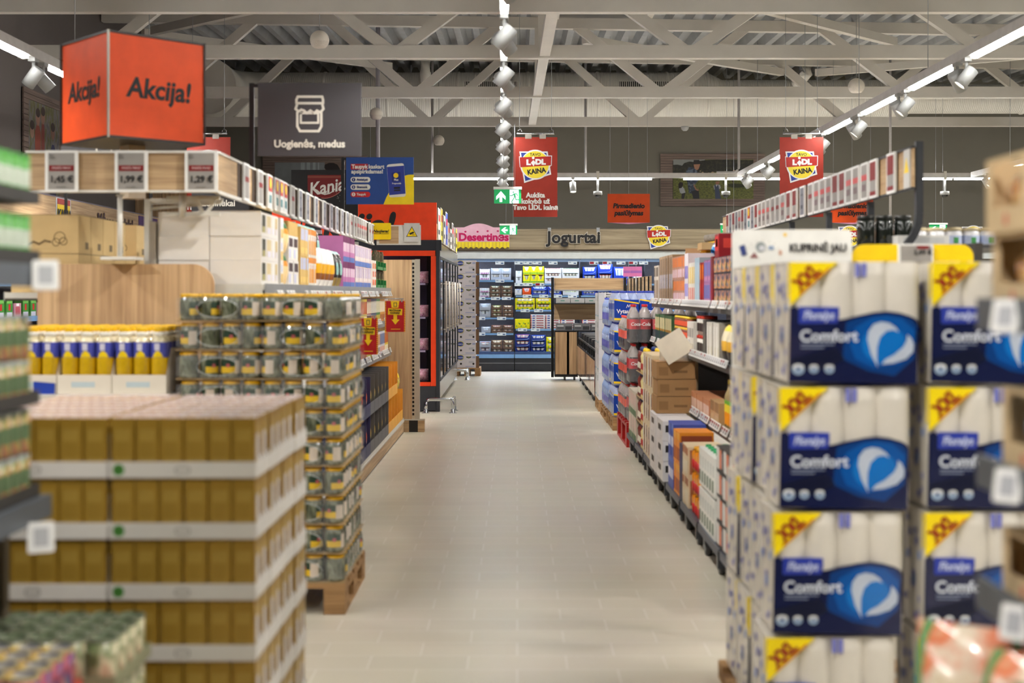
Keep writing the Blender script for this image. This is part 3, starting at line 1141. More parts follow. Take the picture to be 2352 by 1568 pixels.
# end cap: rounded oak back board, base and oil bottles
t = thing('end_display', 'oak end display with a rounded back board at the near end of the left shelves', 'display stand', (0, 0, 0))
bx0, bx1, bz1 = WX(86, 6.91), WX(491, 6.91), WZ(606, 6.91)
MB().slab(rrect(bx0, .0, bx1, bz1, .115, 8, '34'), 6.91, 6.935, WOODV).build('back_board', t)
MB().box(-2.42, 6.06, .06, -1.635, 6.90, 1.0, WOODV).build('base_cabinet', t)
MB().box(-2.43, 6.04, 1.001, -1.625, 6.90, 1.028, SHELF).build('display_shelf', t)
MB().box(-2.40, 6.1, 0, -1.66, 6.69, .059, BLACK).build('plinth', t)
OIL = M('sunflower_oil', (216, 176, 20), 0.08, coat=1.0, noise=0.12, scale=20, rnd=.06)
OILN = M('bottle_neck_clear', (224, 214, 180), 0.1, coat=1.0)
OILB = C(78, 84, 176, 0.35)
t = blank('oil_bottle')
MB().lathe([(.034, 0), (.0395, .006), (.0395, .05), (.0375, .07), (.0395, .09), (.0395, .165), (.0395, .235)], OIL, 18, cap=True).lathe([(.0395, .235), (.034, .252), (.022, .262)], OILN, 18, cap=False).build('bottle_body', t)
MB().lathe([(.022, .262), (.027, .264), (.030, .272), (.0305, .281), (.026, .284)], M('white_collar', (238, 234, 224), 0.3), 18, cap=False).build('collar', t)
MB().lathe([(.0255, .284), (.0265, .286), (.0265, .303), (.024, .306)], M('yellow_cap', (240, 190, 20), 0.3), 18).build('cap', t)
b = MB()
b.lathe([(.0402, .165), (.0402, .236)], OILB, 18, cap=False)
for k, (r0, r1, z0, z1, m) in enumerate(((.0405, .0405, .166, .176, YEL), (.0405, .0405, .176, .186, YEL), (.0405, .0405, .186, .194, YEL))):
    w = (34, 27, 15)[k]
    b.lathe([(r0, z0), (r1, z1)], m, 6, cap=False, a0=math.radians(-90 - w), a1=math.radians(-90 + w))
b.lathe([(.0405, .198), (.0405, .230)], C(210, 208, 226), 6, cap=False, a0=math.radians(-112), a1=math.radians(-76))
b.build('label', t)
OILK = Kind(t, 'oil bottle')
OB = .0853
for r in range(7):
    for c in range(9):
        OILK.put((-1.635 - .128 - .256 * (c // 3) + .082 * (1 - c % 3), 6.10 + .002 + .042 + OB * .985 * r, 1.0325), 'yellow-capped oil bottle, row %d from the front, column %d from the jar tower' % (r + 1, c + 1), 'sunflower oil bottles')
t = blank('display_tray')
CREAMC = M('cream_card', (232, 222, 206), 0.6, noise=0.03)
b = MB()
b.box(-.126, 0, 0, .126, .60, .0022, CREAMC).box(-.126, 0, .0022, .126, .003, .088, CREAMC)
for s in (-1, 1):
    x = s * .1245
    b.face([(x, .003, .0022), (x, .6, .0022), (x, .6, .21), (x, .09, .21), (x, .003, .088)], CREAMC)
b.build('card_box', t)
MB().rect(-.06, .03, .05, .055, -.001, C(196, 210, 214)).build('printed_panel', t)
TRK_ = Kind(t, 'display tray')
for i in range(3):
    TRK_.put((-1.635 - .128 - .256 * i, 6.09, 1.0290), 'cream cardboard display tray of oil bottles, %s from the jar tower' % nth(i + 1), 'oil display trays')
t = MB().slab([(-.06, -.05), (.035, -.075), (.04, .012), (-.06, .02)], 0, .003, C(36, 66, 170, .4)).build('blue_card')
tag(t, 'small blue card stuck on the front of the oil display trays', 'card')
t.location = (WX(106, 6.08), 6.083, WZ(886, 6.08))
# ------------------------------------------------------------------ right: pallet of toilet paper packs
TPW = M('paper_white', (216, 210, 199), 0.42, noise=0.05, scale=7, coat=0.35)
TPS = M('pack_film_side', (212, 206, 195), 0.3, noise=0.05, scale=12, coat=0.6)
TPN = C(18, 26, 66, 0.25, coat=0.6)
TPB = [C(8, 60, 128, 0.25, coat=0.6), C(6, 84, 164, 0.25, coat=0.6), C(10, 112, 196, 0.25, coat=0.6)]
TPF = C(186, 196, 212, 0.3)
FLB = C(44, 62, 164, 0.3)
XXLY = C(250, 222, 20, 0.3)
XXLR = C(150, 20, 28, 0.35)
PW, PD, PH = .398, .258, .372


def make_tp():
    t = blank('toilet_paper_pack')
    b = MB()
    N, K = 32, 10
    g = []
    for j in range(K + 1):
        v = j / K
        edge = min(1, min(v, 1 - v) / .05 + .35) ** .5
        row = []
        for i in range(N + 1):
            u = i / N
            bump = abs(math.sin(PI * 4 * u)) ** .6
            row.append(((u - .5) * PW * (.985 + .015 * edge), .022 - .022 * bump * edge, v * PH))
        g.append(row)
    for j in range(K):
        for i in range(N):
            b.face([g[j][i], g[j][i + 1], g[j + 1][i + 1], g[j + 1][i]], TPW, True)
    x0, x1 = -PW / 2 * .995, PW / 2 * .995
    for s, x in ((-1, x0), (1, x1)):
        n = 8
        cols = []
        for i in range(n + 1):
            v = i / n
            bp = abs(math.sin(PI * 2 * v)) ** .6 * .007
            cols.append((x + s * (bp - .006), .016 + (PD - .02) * v))
        for i in range(n):
            (xa, ya), (xb, yb) = cols[i], cols[i + 1]
            q = [(xa, ya, 0), (xb, yb, 0), (xb, yb, PH), (xa, ya, PH)]
            b.face(q if s > 0 else q[::-1], TPS, True)
    b.face([(x0, .016, PH), (x1, .016, PH), (x1, PD, PH), (x0, PD, PH)], TPS)
    b.face([(x0, .016, 0), (x0, PD, 0), (x1, PD, 0), (x1, .016, 0)], TPS)
    b.face([(x1, PD, 0), (x0, PD, 0), (x0, PD, PH), (x1, PD, PH)], TPW)
    X = lambda u: (u - .5) * PW
    Z = lambda v: v * PH
    pt = lambda q: [(X(u), Z(v)) for u, v in q]
    wave = [(.0, .62), (.045, .635), (.055, .615), (.2, .55), (.3, .52), (.4, .525), (.52, .555), (.64, .583), (.74, .592), (.84, .58), (.92, .555), (.968, .53), (.985, .50)]
    m = MB()
    e = -.0012
    m.slab(pt([(-.01, .012), (.975, -.012)] + [(.985, .4)] + wave[::-1]), e, .010, TPN)
    y = e - .0004
    m.poly(pt([(.40, .2), (.6, .1), (.8, .06), (.95, .2), (.975, .47), (.93, .53), (.84, .56), (.74, .572), (.64, .563), (.52, .535), (.43, .5)]), y, TPB[0])
    m.poly(pt([(.5, .2), (.64, .13), (.84, .16), (.95, .28), (.955, .44), (.86, .53), (.74, .55), (.62, .53), (.5, .46), (.46, .32)]), y - .0003, TPB[1])
    m.disc(X(.72), Z(.32), .17 * PW, .16 * PH, y - .0006, TPB[2], 24)
    m.poly(pt([(.0, .2), (.35, .3), (.42, .2), (.3, .12), (.0, .1)]), y - .0002, C(14, 20, 48, .3))
    yf = y - .0010
    m.poly(pt([(.672, .13), (.62, .24), (.592, .36), (.602, .43), (.64, .485), (.70, .505), (.76, .495), (.81, .46), (.835, .42), (.79, .44), (.74, .43), (.69, .38), (.668, .3), (.665, .2)]), yf, TPF)
    m.poly(pt([(.70, .155), (.79, .165), (.89, .20), (.945, .26), (.95, .32), (.93, .37), (.90, .40), (.895, .35), (.87, .30), (.80, .235), (.73, .195)]), yf, TPF)
    m.slab(pt([(.065, .49), (.36, .495), (.375, .56), (.375, .625), (.065, .63)]), yf, .006, FLB)
    for k, (u, r) in enumerate(((.06, .048), (.18, .036), (.30, .038))):
        m.disc(X(u), Z(.115), r * PW, r * PH * .95, yf, C(150, 172, 200, .4), 12)
        m.disc(X(u), Z(.135), r * PW * .9, r * PH * .5, yf - .0003, C(222, 224, 226, .4), 12)
        m.disc(X(u), Z(.12), r * PW * .35, r * PH * .4, yf - .0005, C(60, 90, 140, .4), 8)
    for k in range(2):
        m.rect(X(.08), Z(.315 - .028 * k), X(.34 - .08 * k), Z(.327 - .028 * k), yf, C(120, 130, 156, .4))
    m.build('printed_panel', t)
    c = MB()
    c.slab(pt([(.0, .995), (.365, .995), (.0, .64)]), e - .001, .008, XXLY)
    c.stroke(pt([(.07, .73), (.30, .945)]), .006, e - .0014, C(214, 120, 20, .4))
    c.slab(pt([(.5, .875), (.535, .875), (.535, .99), (.5, .99)]), e, .004, C(120, 124, 196, .4))
    c.slab(pt([(.55, .875), (.585, .875), (.585, .99), (.55, .99)]), e, .004, C(120, 124, 196, .4))
    c.build('corner_flash', t)
    text('Floralys', .036, C(188, 196, 232), t, (X(.215), yf - .0015, Z(.556)), bold=.0012, shear=.25, sx=.85)
    text('Comfort', .050, C(206, 212, 226), t, (X(.07), yf - .001, Z(.385)), bold=.0012, align='LEFT')
    text('XXL', .056, XXLR, t, (X(.128), e - .003, Z(.872)), bold=.0026, roll=.74, sx=.8)
    s = b
    for k in range(16):
        v0 = RND.uniform(.05, .9)
        d0 = RND.uniform(.03, .19)
        cc = RND.choice([C(92, 96, 176, .4), C(120, 150, 208, .4), C(128, 130, 180, .4)])
        for sd, x in ((-1, x0 - .0023), (1, x1 + .0023)):
            s.box(x - .0006, .02 + d0, v0 * PH, x + .0006, .02 + d0 + RND.uniform(.012, .035), v0 * PH + RND.uniform(.012, .03), cc)
    s.box(x0 - .003, .018, .70 * PH, x0 - .001, .030, .985 * PH, XXLY)
    b.build('paper_rolls', t)
    return t


TPK = Kind(make_tp(), 'toilet paper')
LX = [(.836, 1.272), (.807, 1.262), (.783, 1.247), (.765, 1.236)]
LZ = .384
TZ0 = 1.607 - 4 * LZ
TPJ = [(0, 0, 0, 0), (.0, .006, -.004, .004), (.004, -.004, .006, 0), (0, .004, 0, .006)]
for L in range(4):
    z = TZ0 + LZ * (3 - L)
    for c in range(2):
        for r in range(4):
            if c and L and r:
                continue
            back = max(0, r) * .018 * (L if c == 0 else 0) * .25
            x = LX[L][c] + PW / 2 + (.835 - LX[L][0]) * (.0 if r == 0 else .55) * (c == 0) + TPJ[L][r]
            TPK.put((x, 4.0 + .268 * r, z), 'white and navy toilet paper pack, layer %d from top, %s column, %s from the front' % (L + 1, ('aisle', 'inner')[c], nth(r + 1)), 'toilet paper packs on the pallet')
p = make_pallet(1.0, 1.1, .068 if TZ0 > .07 else TZ0 - .002)
p.location = (.765 + .5 + .02, 4.0, 0)
tag(p, 'low wooden pallet under the stack of toilet paper packs', 'pallet')
# cards standing behind the packs
t = thing('promotion_board', 'white rounded board about a backpack offer standing behind the toilet paper packs', 'sign', (0, 5.16, 0))
bx0, bx1, bz0, bz1 = WX(1682, 5.16), WX(1957, 5.16), 1.20, WZ(527, 5.16)
MB().slab(rrect(bx0, bz0, bx1, bz1, .022, 5, '34'), 0, .012, WHITE).build('board', t)
text('KUPRINĖ JAU', .043, C(50, 46, 48), t, (WX(1878, 5.16), -.004, WZ(570, 5.16)), bold=.0014, sx=.88)
m = MB()
px2 = lambda q: [(WX(a, 5.16), WZ(c, 5.16)) for a, c in q]
m.poly(px2([(1697, 566), (1710, 561), (1716, 584), (1704, 588)]), -.002, C(56, 70, 130))
m.poly(px2([(1722, 592), (1732, 579), (1742, 592)]), -.002, C(150, 100, 100))
m.disc(WX(1747, 5.16), WZ(567, 5.16), .02, .02, -.002, C(150, 158, 160))
m.disc(WX(1750, 5.16), WZ(570, 5.16), .012, .011, -.003, C(206, 208, 214))
m.disc(WX(1771, 5.16), WZ(569, 5.16), .012, .008, -.002, C(140, 160, 190))
m.disc(WX(1803, 5.16), WZ(539, 5.16), .007, .007, -.002, C(240, 200, 60))
m.disc(WX(1792, 5.16), WZ(580, 5.16), .008, .01, -.002, C(220, 180, 160))
for k in range(9):
    a = PI * k / 8
    m.disc(WX(1752 + 38 * math.cos(a), 5.16), WZ(580 - 28 * math.sin(a), 5.16), .003, .003, -.002, C(206, 204, 196), 8)
m.build('printed_picture', t)
t_pb = t
MB().box(WX(1700, 5.16), .013, 0, WX(1700, 5.16) + .03, .03, 1.3, GALV).build('stand_post', t)
t = thing('yellow_board', 'yellow rounded board with a price card, behind the second toilet paper column', 'sign', (0, 5.24, 0))
MB().slab(rrect(WX(1958, 5.24), 1.2, WX(2236, 5.24), WZ(561, 5.24), .05, 6, '34'), 0, .01, C(250, 212, 20, .35)).build('board', t)
MB().slab(rrect(WX(2061, 5.24), 1.52, WX(2141, 5.24), WZ(560, 5.24), .005, 2), -.014, -.002, ESLW).rect(WX(2066, 5.24), 1.54, WX(2137, 5.24), WZ(564, 5.24), -.0145, ESLS).rect(WX(2103, 5.24), WZ(572, 5.24), WX(2131, 5.24), WZ(564, 5.24), -.015, ESLR).build('price_card', t)
MB().box(WX(2150, 5.24), .011, 0, WX(2150, 5.24) + .03, .03, 1.3, GALV).build('stand_post', t)
text('3,49 €', .028, INK, t, (WX(2117, 5.24), -.0155, WZ(580, 5.24)), bold=.0006)

# ------------------------------------------------------------------ right gondola
gr = thing('shelving_unit', 'long dark shelving unit with rolling bases on the right of the aisle', 'shelving unit', (0, 0, 0))
RY0, RY1, RSX, RBK = 5.75, 12.62, 1.30, 2.02
SHELFR = M('shelf_dark_enamel', (84, 84, 86), 0.45)
MB().box(RBK, RY0, .15, RBK + .03, RY1, 1.72, M('perforated_dark_back', (70, 66, 62), 0.6)).build('back_panel', gr)
for z in (1.385, 1.02, .60):
    RE = 9.82 if z == .60 else RY1
    MB().box(RSX + .004, RY0, z, RBK - .001, RE, z + .028, SHELFR).box(RSX, RY0, z - .02, RSX + .004, RE, z + .034, SHELFR).build('shelf', gr)
MB().box(RSX + .02, RY1 - .03, .165, RBK - .001, RY1 - .012, 1.0, SHELFR).build('end_panel', gr)  # added dark sheet: stands in for the dim shelf interior, blocks the bright gap
MB().box(1.74, 6.5, 1.722, 2.62, RY1, 1.74, SHELFR).build('cap_shelf', gr)
for y in (6.6, 7.47, 8.5, 9.6, 10.7, 11.8):
    MB().box(RBK - .03, y - .025, 0, RBK + .06, y + .025, 1.72, DARK).build('upright', gr)
t = thing('price_rail', 'dark price header rail on curved brackets along the right shelves', 'price rail', (0, 0, 0))
RRX = 1.98
MB().box(RRX + .004, 6.55, 2.03, RRX + .014, 12.6, 2.226, WOODY).build('oak_strip', t)
MB().box(RRX - .004, 6.55, 2.226, RRX + .018, 12.6, 2.236, DARK).box(RRX - .004, 6.55, 2.02, RRX + .018, 12.6, 2.03, DARK).build('rail_frame', t)
for i, y in enumerate((6.57, 7.47, 8.46, 9.6, 10.9, 12.2)):
    b = MB()
    zt = 2.26 if i == 0 else 2.02
    pts = [(RRX + .04, y, zt), (RRX + .04, y, 1.9), (RRX + .035, y, 1.84), (RRX + .015, y, 1.79), (RRX - .02, y, 1.742)]
    for a, c in zip(pts[:-1], pts[1:]):
        b.beam(a, c, .035, .035, DARK)
    b.build('curved_bracket', t)
RSEQ = [(2053, 'red'), (2012, 'red'), (1992, 'pink'), (1972, 'pink'), (1956, 'pink'), (1940, 'red'), (1924, 'red'), (1909, 'pink'), (1895, 'pink'), (1881, 'pink'), (1867, 'sale'), (1848, 'plain'), (1830, 'red'), (1816, 'red'), (1803, 'pink'),
        (1791, 'sale'), (1780, 'sale'), (1769, 'pink'), (1759, 'pink'), (1750, 'pink'), (1741, 'red'), (1733, 'plain'), (1725, 'poster'), (1717, 'plain'), (1710, 'red'), (1703, 'pink'), (1696, 'plain'), (1689, 'red'), (1682, 'plain'), (1675, 'red')]
ylast = 0
for i, (px, kd) in enumerate(RSEQ):
    y = max(RRX * F / (px - VX), ylast + .153)
    ylast = y
    if y > 12.5:
        break
    CK[kd].put((RRX - .018, y, 2.128), '%s price card on the right header rail, %s from the near end' % ({'plain': 'grey', 'sale': 'red barred', 'pink': 'pink striped', 'poster': 'red and yellow', 'red': 'red topped'}[kd], nth(i + 1)), 'header cards on the right rail', rz=-PI / 2)
t = blank('camera_notice')
MB().box(-.05, 0, -.103, .05, .008, .103, C(206, 204, 200)).build('plate', t)
MB().poly([(-.042, -.02), (.042, -.02), (0, .06)], -.001, YEL).build('warning_triangle', t)
Kind(t, 'notice').put((RRX - .004, 6.63, 2.128), 'grey plate with a yellow triangle at the near end of the right rail', rz=-PI / 2)

# shelf edge labels
ESLT = [C(190, 190, 192, .45), C(150, 40, 44, .45)]


def make_label(red):
    t = blank('shelf_label')
    b = MB()
    b.slab(rrect(-.036, -.026, .036, .026, .004, 2), 0, .008, ESLW)
    b.rect(-.027, -.017, .027, .018, -.0008, ESLT[0])
    if red:
        b.rect(-.027, .004, .027, .018, -.0012, ESLT[1])
    b.rect(-.02, -.012, .008, -.002, -.0012, C(84, 84, 88))
    o = b.build('label_case', t)
    return t


LK = [Kind(make_label(0), 'shelf label'), Kind(make_label(1), 'shelf label')]


def labels(x, ys, z, rz, where, group, tilt=-.35, red=.25):
    for i, y in enumerate(ys):
        LK[1 if RND.random() < red else 0].put((x, y, z), 'small electronic shelf label on the %s, %s from its near end' % (where, nth(i + 1)), group, rz=rz, rx=tilt)


def spread(y0, y1, step, drop=.25):
    ys, y = [], y0
    while y < y1:
        if RND.random() > drop:
            ys.append(y)
        y += step
    return ys


labels(RSX - .016, spread(7.9, 12.6, .082, .22), 1.425, -PI / 2, 'right top shelf', 'labels on the right top shelf')
labels(RSX - .016, spread(7.9, 9.75, .082, .15) + spread(11.2, 12.6, .09, .3), 1.06, -PI / 2, 'right middle shelf', 'labels on the right middle shelf')
labels(RSX - .016, spread(7.7, 9.8, .082, .18), .64, -PI / 2, 'right lower shelf', 'labels on the right lower shelf', red=.7)
labels(LSX + .016, spread(7.15, 13.9, .1, .25), 1.49, PI / 2, 'left top shelf', 'labels on the left top shelf')
labels(LSX + .016, spread(9.6, 13.9, .14, .3), 1.22, PI / 2, 'left upper middle shelf', 'labels on the left middle shelves')
labels(LSX + .016, spread(9.6, 13.9, .12, .2), .90, PI / 2, 'left lower middle shelf', 'labels on the left middle shelves')

# rolling bases
WHEEL = M('caster_rubber', (58, 58, 60), 0.5)


def make_dolly(L=.78, w=.58):
    t = blank('rolling_base')
    RAIL = M('dolly_rail', (74, 80, 92), 0.4)
    MB().box(0, 0, .115, .025, L, .16, RAIL).box(w - .025, 0, .115, w, L, .16, RAIL).box(.025, 0, .115, w - .025, .025, .16, RAIL).box(.025, L - .025, .115, w - .025, L, .16, RAIL).build('frame', t)
    MB().box(.025, .025, .15, w - .025, L - .025, .158, DARK).build('deck_plate', t)
    MB().box(-.004, -.012, .06, .03, .012, .15, DARK).build('corner_post', t)
    for x, y in ((.03, .14), (w - .06, .14), (.03, L - .14), (w - .06, L - .14)):
        Tx = Matrix.Translation((x + .012, y, .045)) @ Matrix.Rotation(PI / 2, 4, 'Y')
        cst = MB().box(x - .016, y - .03, .095, x + .04, y + .03, .114, GALV).box(x - .016, y - .012, .04, x - .011, y + .012, .095, GALV).box(x + .035, y - .012, .04, x + .04, y + .012, .095, GALV).build('caster', t)
        MB().lathe([(.006, -.018), (.04, -.018), (.045, -.012), (.045, .012), (.04, .018), (.006, .018)], WHEEL, 20, T=Tx).lathe([(.0, .0185), (.02, .0187)], GALV, 12, T=Tx, cap=False).lathe([(.0, -.0185), (.02, -.0187)], GALV, 12, T=Tx, cap=False).build('wheel', cst)
    return t


DOLLY = Kind(make_dolly(), 'rolling base')
for i in range(8):
    DOLLY.put((1.05, 6.0 + .82 * i, 0), 'dark rolling base under the right shelves, %s from the near end' % nth(i + 1), 'rolling bases')

# ------------------------------------------------------------------ bottles on pallets further along
WATER = M('water_bottle_clear', (176, 190, 226), 0.07, coat=1.0, noise=0.14, scale=18, alpha=0.82)
WATERB = M('water_bottle_blue', (150, 176, 226), 0.07, coat=1.0, noise=0.12, scale=18, alpha=0.85)
COLA = M('cola_dark', (34, 20, 18), 0.07, coat=1.0, noise=0.15)
COLAT = M('cola_bottle_top', (186, 178, 176), 0.08, coat=1.0, noise=0.12, alpha=.8)
FILMP = M('pack_film', (214, 218, 228), 0.15, alpha=0.16, coat=1.0, noise=0.03)


def bottle(parent, x, y, r, h, body, top, lab, cap, seg=12, labz=(.38, .62), lab2=None):
    b = MB()
    b.lathe([(r * .8, 0), (r, .03 * h), (r, .28 * h), (r * .93, .33 * h), (r, .38 * h), (r, .66 * h)], body, seg, (x, y, 0))
    b.lathe([(r, .66 * h), (r * .92, .74 * h), (r * .62, .84 * h), (r * .3, .92 * h), (r * .28, .945 * h)], top, seg, (x, y, 0), cap=False)
    b.lathe([(r * 1.012, labz[0] * h), (r * 1.012, labz[1] * h)], lab, seg, (x, y, 0), cap=False)
    b.lathe([(r * .34, .94 * h), (r * .36, .945 * h), (r * .36, h), (r * .3, h)], cap, 10, (x, y, 0))
    return b.build('bottle', parent)


def make_bottle_pack(name, nx, ny, r, h, body, top, lab, cap, labz, sleeve=None, words=None, wcol=None, wsize=.05):
    t = blank(name)
    W, D = nx * r * 2.04, ny * r * 2.04
    for i in range(nx):
        for j in range(ny):
            bottle(t, -W / 2 + r * 1.02 + i * r * 2.04, r * 1.02 + j * r * 2.04, r, h, body, top, lab, cap, labz=labz)
    m = MB()
    hh = h * .72
    o = rrect(-W / 2 - .002, -.002, W / 2 + .002, D + .002, r * .9, 5)
    for k in range(len(o)):
        a, c = o[k], o[(k + 1) % len(o)]
        m.face([(a[0], a[1], .01), (c[0], c[1], .01), (c[0], c[1], hh), (a[0], a[1], hh)], FILMP, True)
    m.build('shrink_wrap', t)
    if sleeve:
        s = MB()
        s.box(-W / 2 + .004, -.0055, h * .10, W / 2 - .004, -.003, h * .72, sleeve[0])
        s.poly([(-W / 2 + .004, h * .70), (W / 2 - .004, h * .58), (W / 2 - .004, h * .62), (-W / 2 + .004, h * .745)], -.006, sleeve[1])
        s.poly([(-W / 2 + .004, h * .06), (W / 2 - .004, h * .06), (W / 2 - .004, h * .10), (-W / 2 + .004, h * .13)], -.006, sleeve[1])
        s.stroke([(.0, h * .46), (.012, h * .56), (.024, h * .48), (.036, h * .56), (.048, h * .46)], .006, -.0062, C(200, 206, 226))
        s.build('printed_sleeve', t)
    if words:
        text(words, wsize, wcol, t, (0, -.008, h * ((labz[0] + labz[1]) / 2 if not sleeve else .34)), bold=.001, shear=.2 if not sleeve else 0)
    return t


def stackpal(kind, desc, group, x, y, z0, nx, ny, w, d, hp, nl, hide=True, zof=None):
    for L in range(nl):
        for i in range(nx):
            for j in range(ny):
                if i and j and L:
                    continue
                kind.put((x + w * (i + .5) + RND.uniform(-.004, .004), y + d * j + RND.uniform(-.003, .003), z0 + hp * (nl - 1 - L)), '%s, layer %d from top, column %d from aisle, row %d' % (desc, L + 1, i + 1, j + 1), group)


k = Kind(make_bottle_pack('cola_pack', 2, 3, .054, .375, COLA, COLAT, C(206, 26, 36, .3), C(196, 28, 34, .3), (.36, .62), words='Coca-Cola', wcol=C(240, 232, 232), wsize=.044), 'cola pack')
stackpal(k, 'red-label cola pack', 'cola packs', 1.085, 12.68, .242, 3, 1, .226, .335, .384, 3)
k = Kind(make_bottle_pack('cola_pack', 2, 3, .046, .335, COLA, COLAT, C(238, 84, 50, .3), C(216, 60, 50, .3), (.34, .58)), 'cola pack')
stackpal(k, 'orange-label cola pack', 'orange-label cola packs', 1.07, 13.05, .242, 3, 3, .193, .287, .342, 3)
REDP = M('red_plastic', (170, 28, 26), 0.4)
p = make_pallet(.8, 1.2, .238, REDP, 6)
p.location = (1.06 + .4, 12.67, 0)
tag(p, 'red pallet under the cola bottle packs', 'pallet')
k = Kind(make_bottle_pack('water_pack', 3, 2, .045, .338, WATER, WATER, C(28, 70, 170, .3), C(44, 66, 170, .3), (.4, .6), sleeve=(C(22, 62, 158, .25), C(244, 208, 40, .3)), words='Vytautas', wcol=C(236, 238, 244), wsize=.062), 'water pack')
stackpal(k, 'blue-sleeved water pack', 'sleeved water packs', 1.045, 14.22, .146, 2, 4, .284, .197, .345, 4)
p = make_pallet(.8, .8)
p.location = (1.04 + .4, 14.2, 0)
tag(p, 'light wooden pallet under the blue-sleeved water packs', 'pallet')
k = Kind(make_bottle_pack('water_pack', 2, 3, .042, .318, WATERB, WATERB, C(92, 90, 190, .3), C(70, 84, 190, .3), (.2, .46)), 'water pack')
stackpal(k, 'violet-label water pack', 'violet-label water packs', 1.04, 15.06, .146, 3, 4, .176, .262, .325, 4)
p = make_pallet(.8, 1.2)
p.location = (1.03 + .4, 15.05, 0)
tag(p, 'light wooden pallet under the violet-labelled water packs', 'pallet')

# vacuum cleaner boxes
VB = M('appliance_box', (226, 224, 224), 0.35, noise=0.03, coat=.3)
t = pack('appliance_box', .52, .38, .336, VB, [('f', .0, .0, .13, 1, C(206, 206, 210, .3)), ('f', .17, .72, .62, .86, C(52, 72, 74)), ('f', .17, .30, .62, .37, C(76, 140, 166)), ('l', .1, .2, .16, .8, C(196, 196, 200)), ('l', .55, .68, .7, .9, C(52, 72, 74)), ('l', .3, .1, .8, .16, C(120, 160, 176))])
m = MB()
m.poly([(-.15, .15), (-.115, .17), (-.10, .21), (-.09, .21), (-.10, .175), (-.05, .165), (-.04, .15), (-.16, .135)], -.0014, INK)
m.build('printed_nozzle', t)
text('VACUUM\nCLEANER', .020, C(226, 230, 230), t, (-.155, -.002, .266), align='LEFT', bold=.0006)
text('SilverCrest', .022, INK, t, (-.17, -.002, .315), align='LEFT', bold=.0004)
k = Kind(t, 'appliance box')
for L in range(4):
    for r in range(2):
        k.put((1.03 + .262, 16.5 + .4 * r, .1455 + .339 * (3 - L)), 'white appliance box picturing a vacuum cleaner nozzle, layer %d from top, %s row' % (L + 1, ('front', 'back')[r]), 'vacuum cleaner boxes')
p = make_pallet(.6, .8)
p.location = (1.03 + .3, 16.48, 0)
tag(p, 'light wooden pallet under the white appliance boxes', 'pallet')

# wire bins with poster fronts
POSTER = ramp_mat('bin_poster_print', [(150, 76, 66), (196, 128, 112), (222, 196, 184), (96, 52, 50), (206, 170, 150)], 5, 0.12, 0.8, 'noise', (1, 2, 1))
DBOX = C(38, 38, 42, .4)
t = blank('sales_bin')
BL, BW = .96, .6
f = MB()
for x in (0, BW):
    for y in (0, BL / 2, BL):
        f.box(x - .015, y - .015, .1, x + .015, y + .015, .74, BLACK)
    for z in (.10, .60, .72):
        f.box(x - .012, 0, z, x + .012, BL, z + .025, BLACK)
for y in (0, BL):
    for z in (.1, .6, .72):
        f.box(0, y - .012, z, BW, y + .012, z + .025, BLACK)
f.build('frame', t)
for y in (.02, BL / 2 + .02):
    MB().box(-.024, y - .012, .13, -.018, y + BL / 2 - .025, .6, POSTER).build('poster_panel', t)
MB().box(.02, .02, .4, BW - .02, BL - .02, .42, DARK).build('bin_floor', t)
for y in (.1, BL - .1):
    Tx = Matrix.Translation((.03, y, .045)) @ Matrix.Rotation(PI / 2, 4, 'Y')
    MB().lathe([(.006, -.016), (.045, -.016), (.045, .016), (.006, .016)], WHEEL, 16, T=Tx).box(.012, y - .02, .05, .048, y + .02, .099, GALV).build('caster', t)
k = Kind(t, 'sales bin')
GBOX = pack('boxed_gadget', .22, .40, .30, DBOX, [('f', .1, .1, .9, .5, C(70, 70, 76)), ('f', .1, .6, .9, .9, C(24, 24, 28)), ('l', .1, .15, .9, .85, C(60, 60, 66)), ('t', .05, .05, .95, .95, C(186, 188, 192, .25))])
gk = Kind(GBOX, 'boxed goods')
for i in range(5):
    y = 17.31 + .996 * i
    k.put((1.045, y, 0), 'black wheeled sales bin with reddish posters, %s from the front of its row' % nth(i + 1), 'sales bins')
    for j in range(4):
        gk.put((1.08, y + .13 + .232 * j, .4225 + (.1 if (i + j) % 3 == 0 else 0)), 'dark gadget box standing in the %s sales bin, %s from its front' % (nth(i + 1), nth(j + 1)), 'boxes in the sales bins', rz=-PI / 2)

# oak and black wheeled rack across the far end
t = thing('display_rack', 'oak and black wheeled rack standing before the yoghurt fridge', 'display rack', (0, 22.75, 0))
x0, x1 = WX(1266, 22.75), WX(1438, 22.75)
zz = lambda py: WZ(py, 22.75)
for x in (x0, x1 - .04):
    MB().box(x, -.02, .03 if x == x0 else .12, x + .045, .03, zz(637), BLACK).build('post', t)
MB().box(x0 + .05, 0, zz(665), x1 - .045, .02, zz(638.5), WOODX).build('top_panel', t)
MB().box(x0 + .05, -.004, zz(668), x1 - .045, .024, zz(665), GALV).build('panel_edge', t)
MB().box(x0 + .05, 0, zz(734), x1 - .045, .02, zz(698), WOODX).build('middle_panel', t)
MB().box(x0 + .05, -.35, zz(698), x1 - .045, 0, zz(696), BLACK).build('upper_shelf', t)
MB().box(x0 + .05, -.35, zz(760), x1 - .045, 0, zz(757.5), BLACK).build('lower_shelf', t)
cx1 = WX(1325, 22.75)
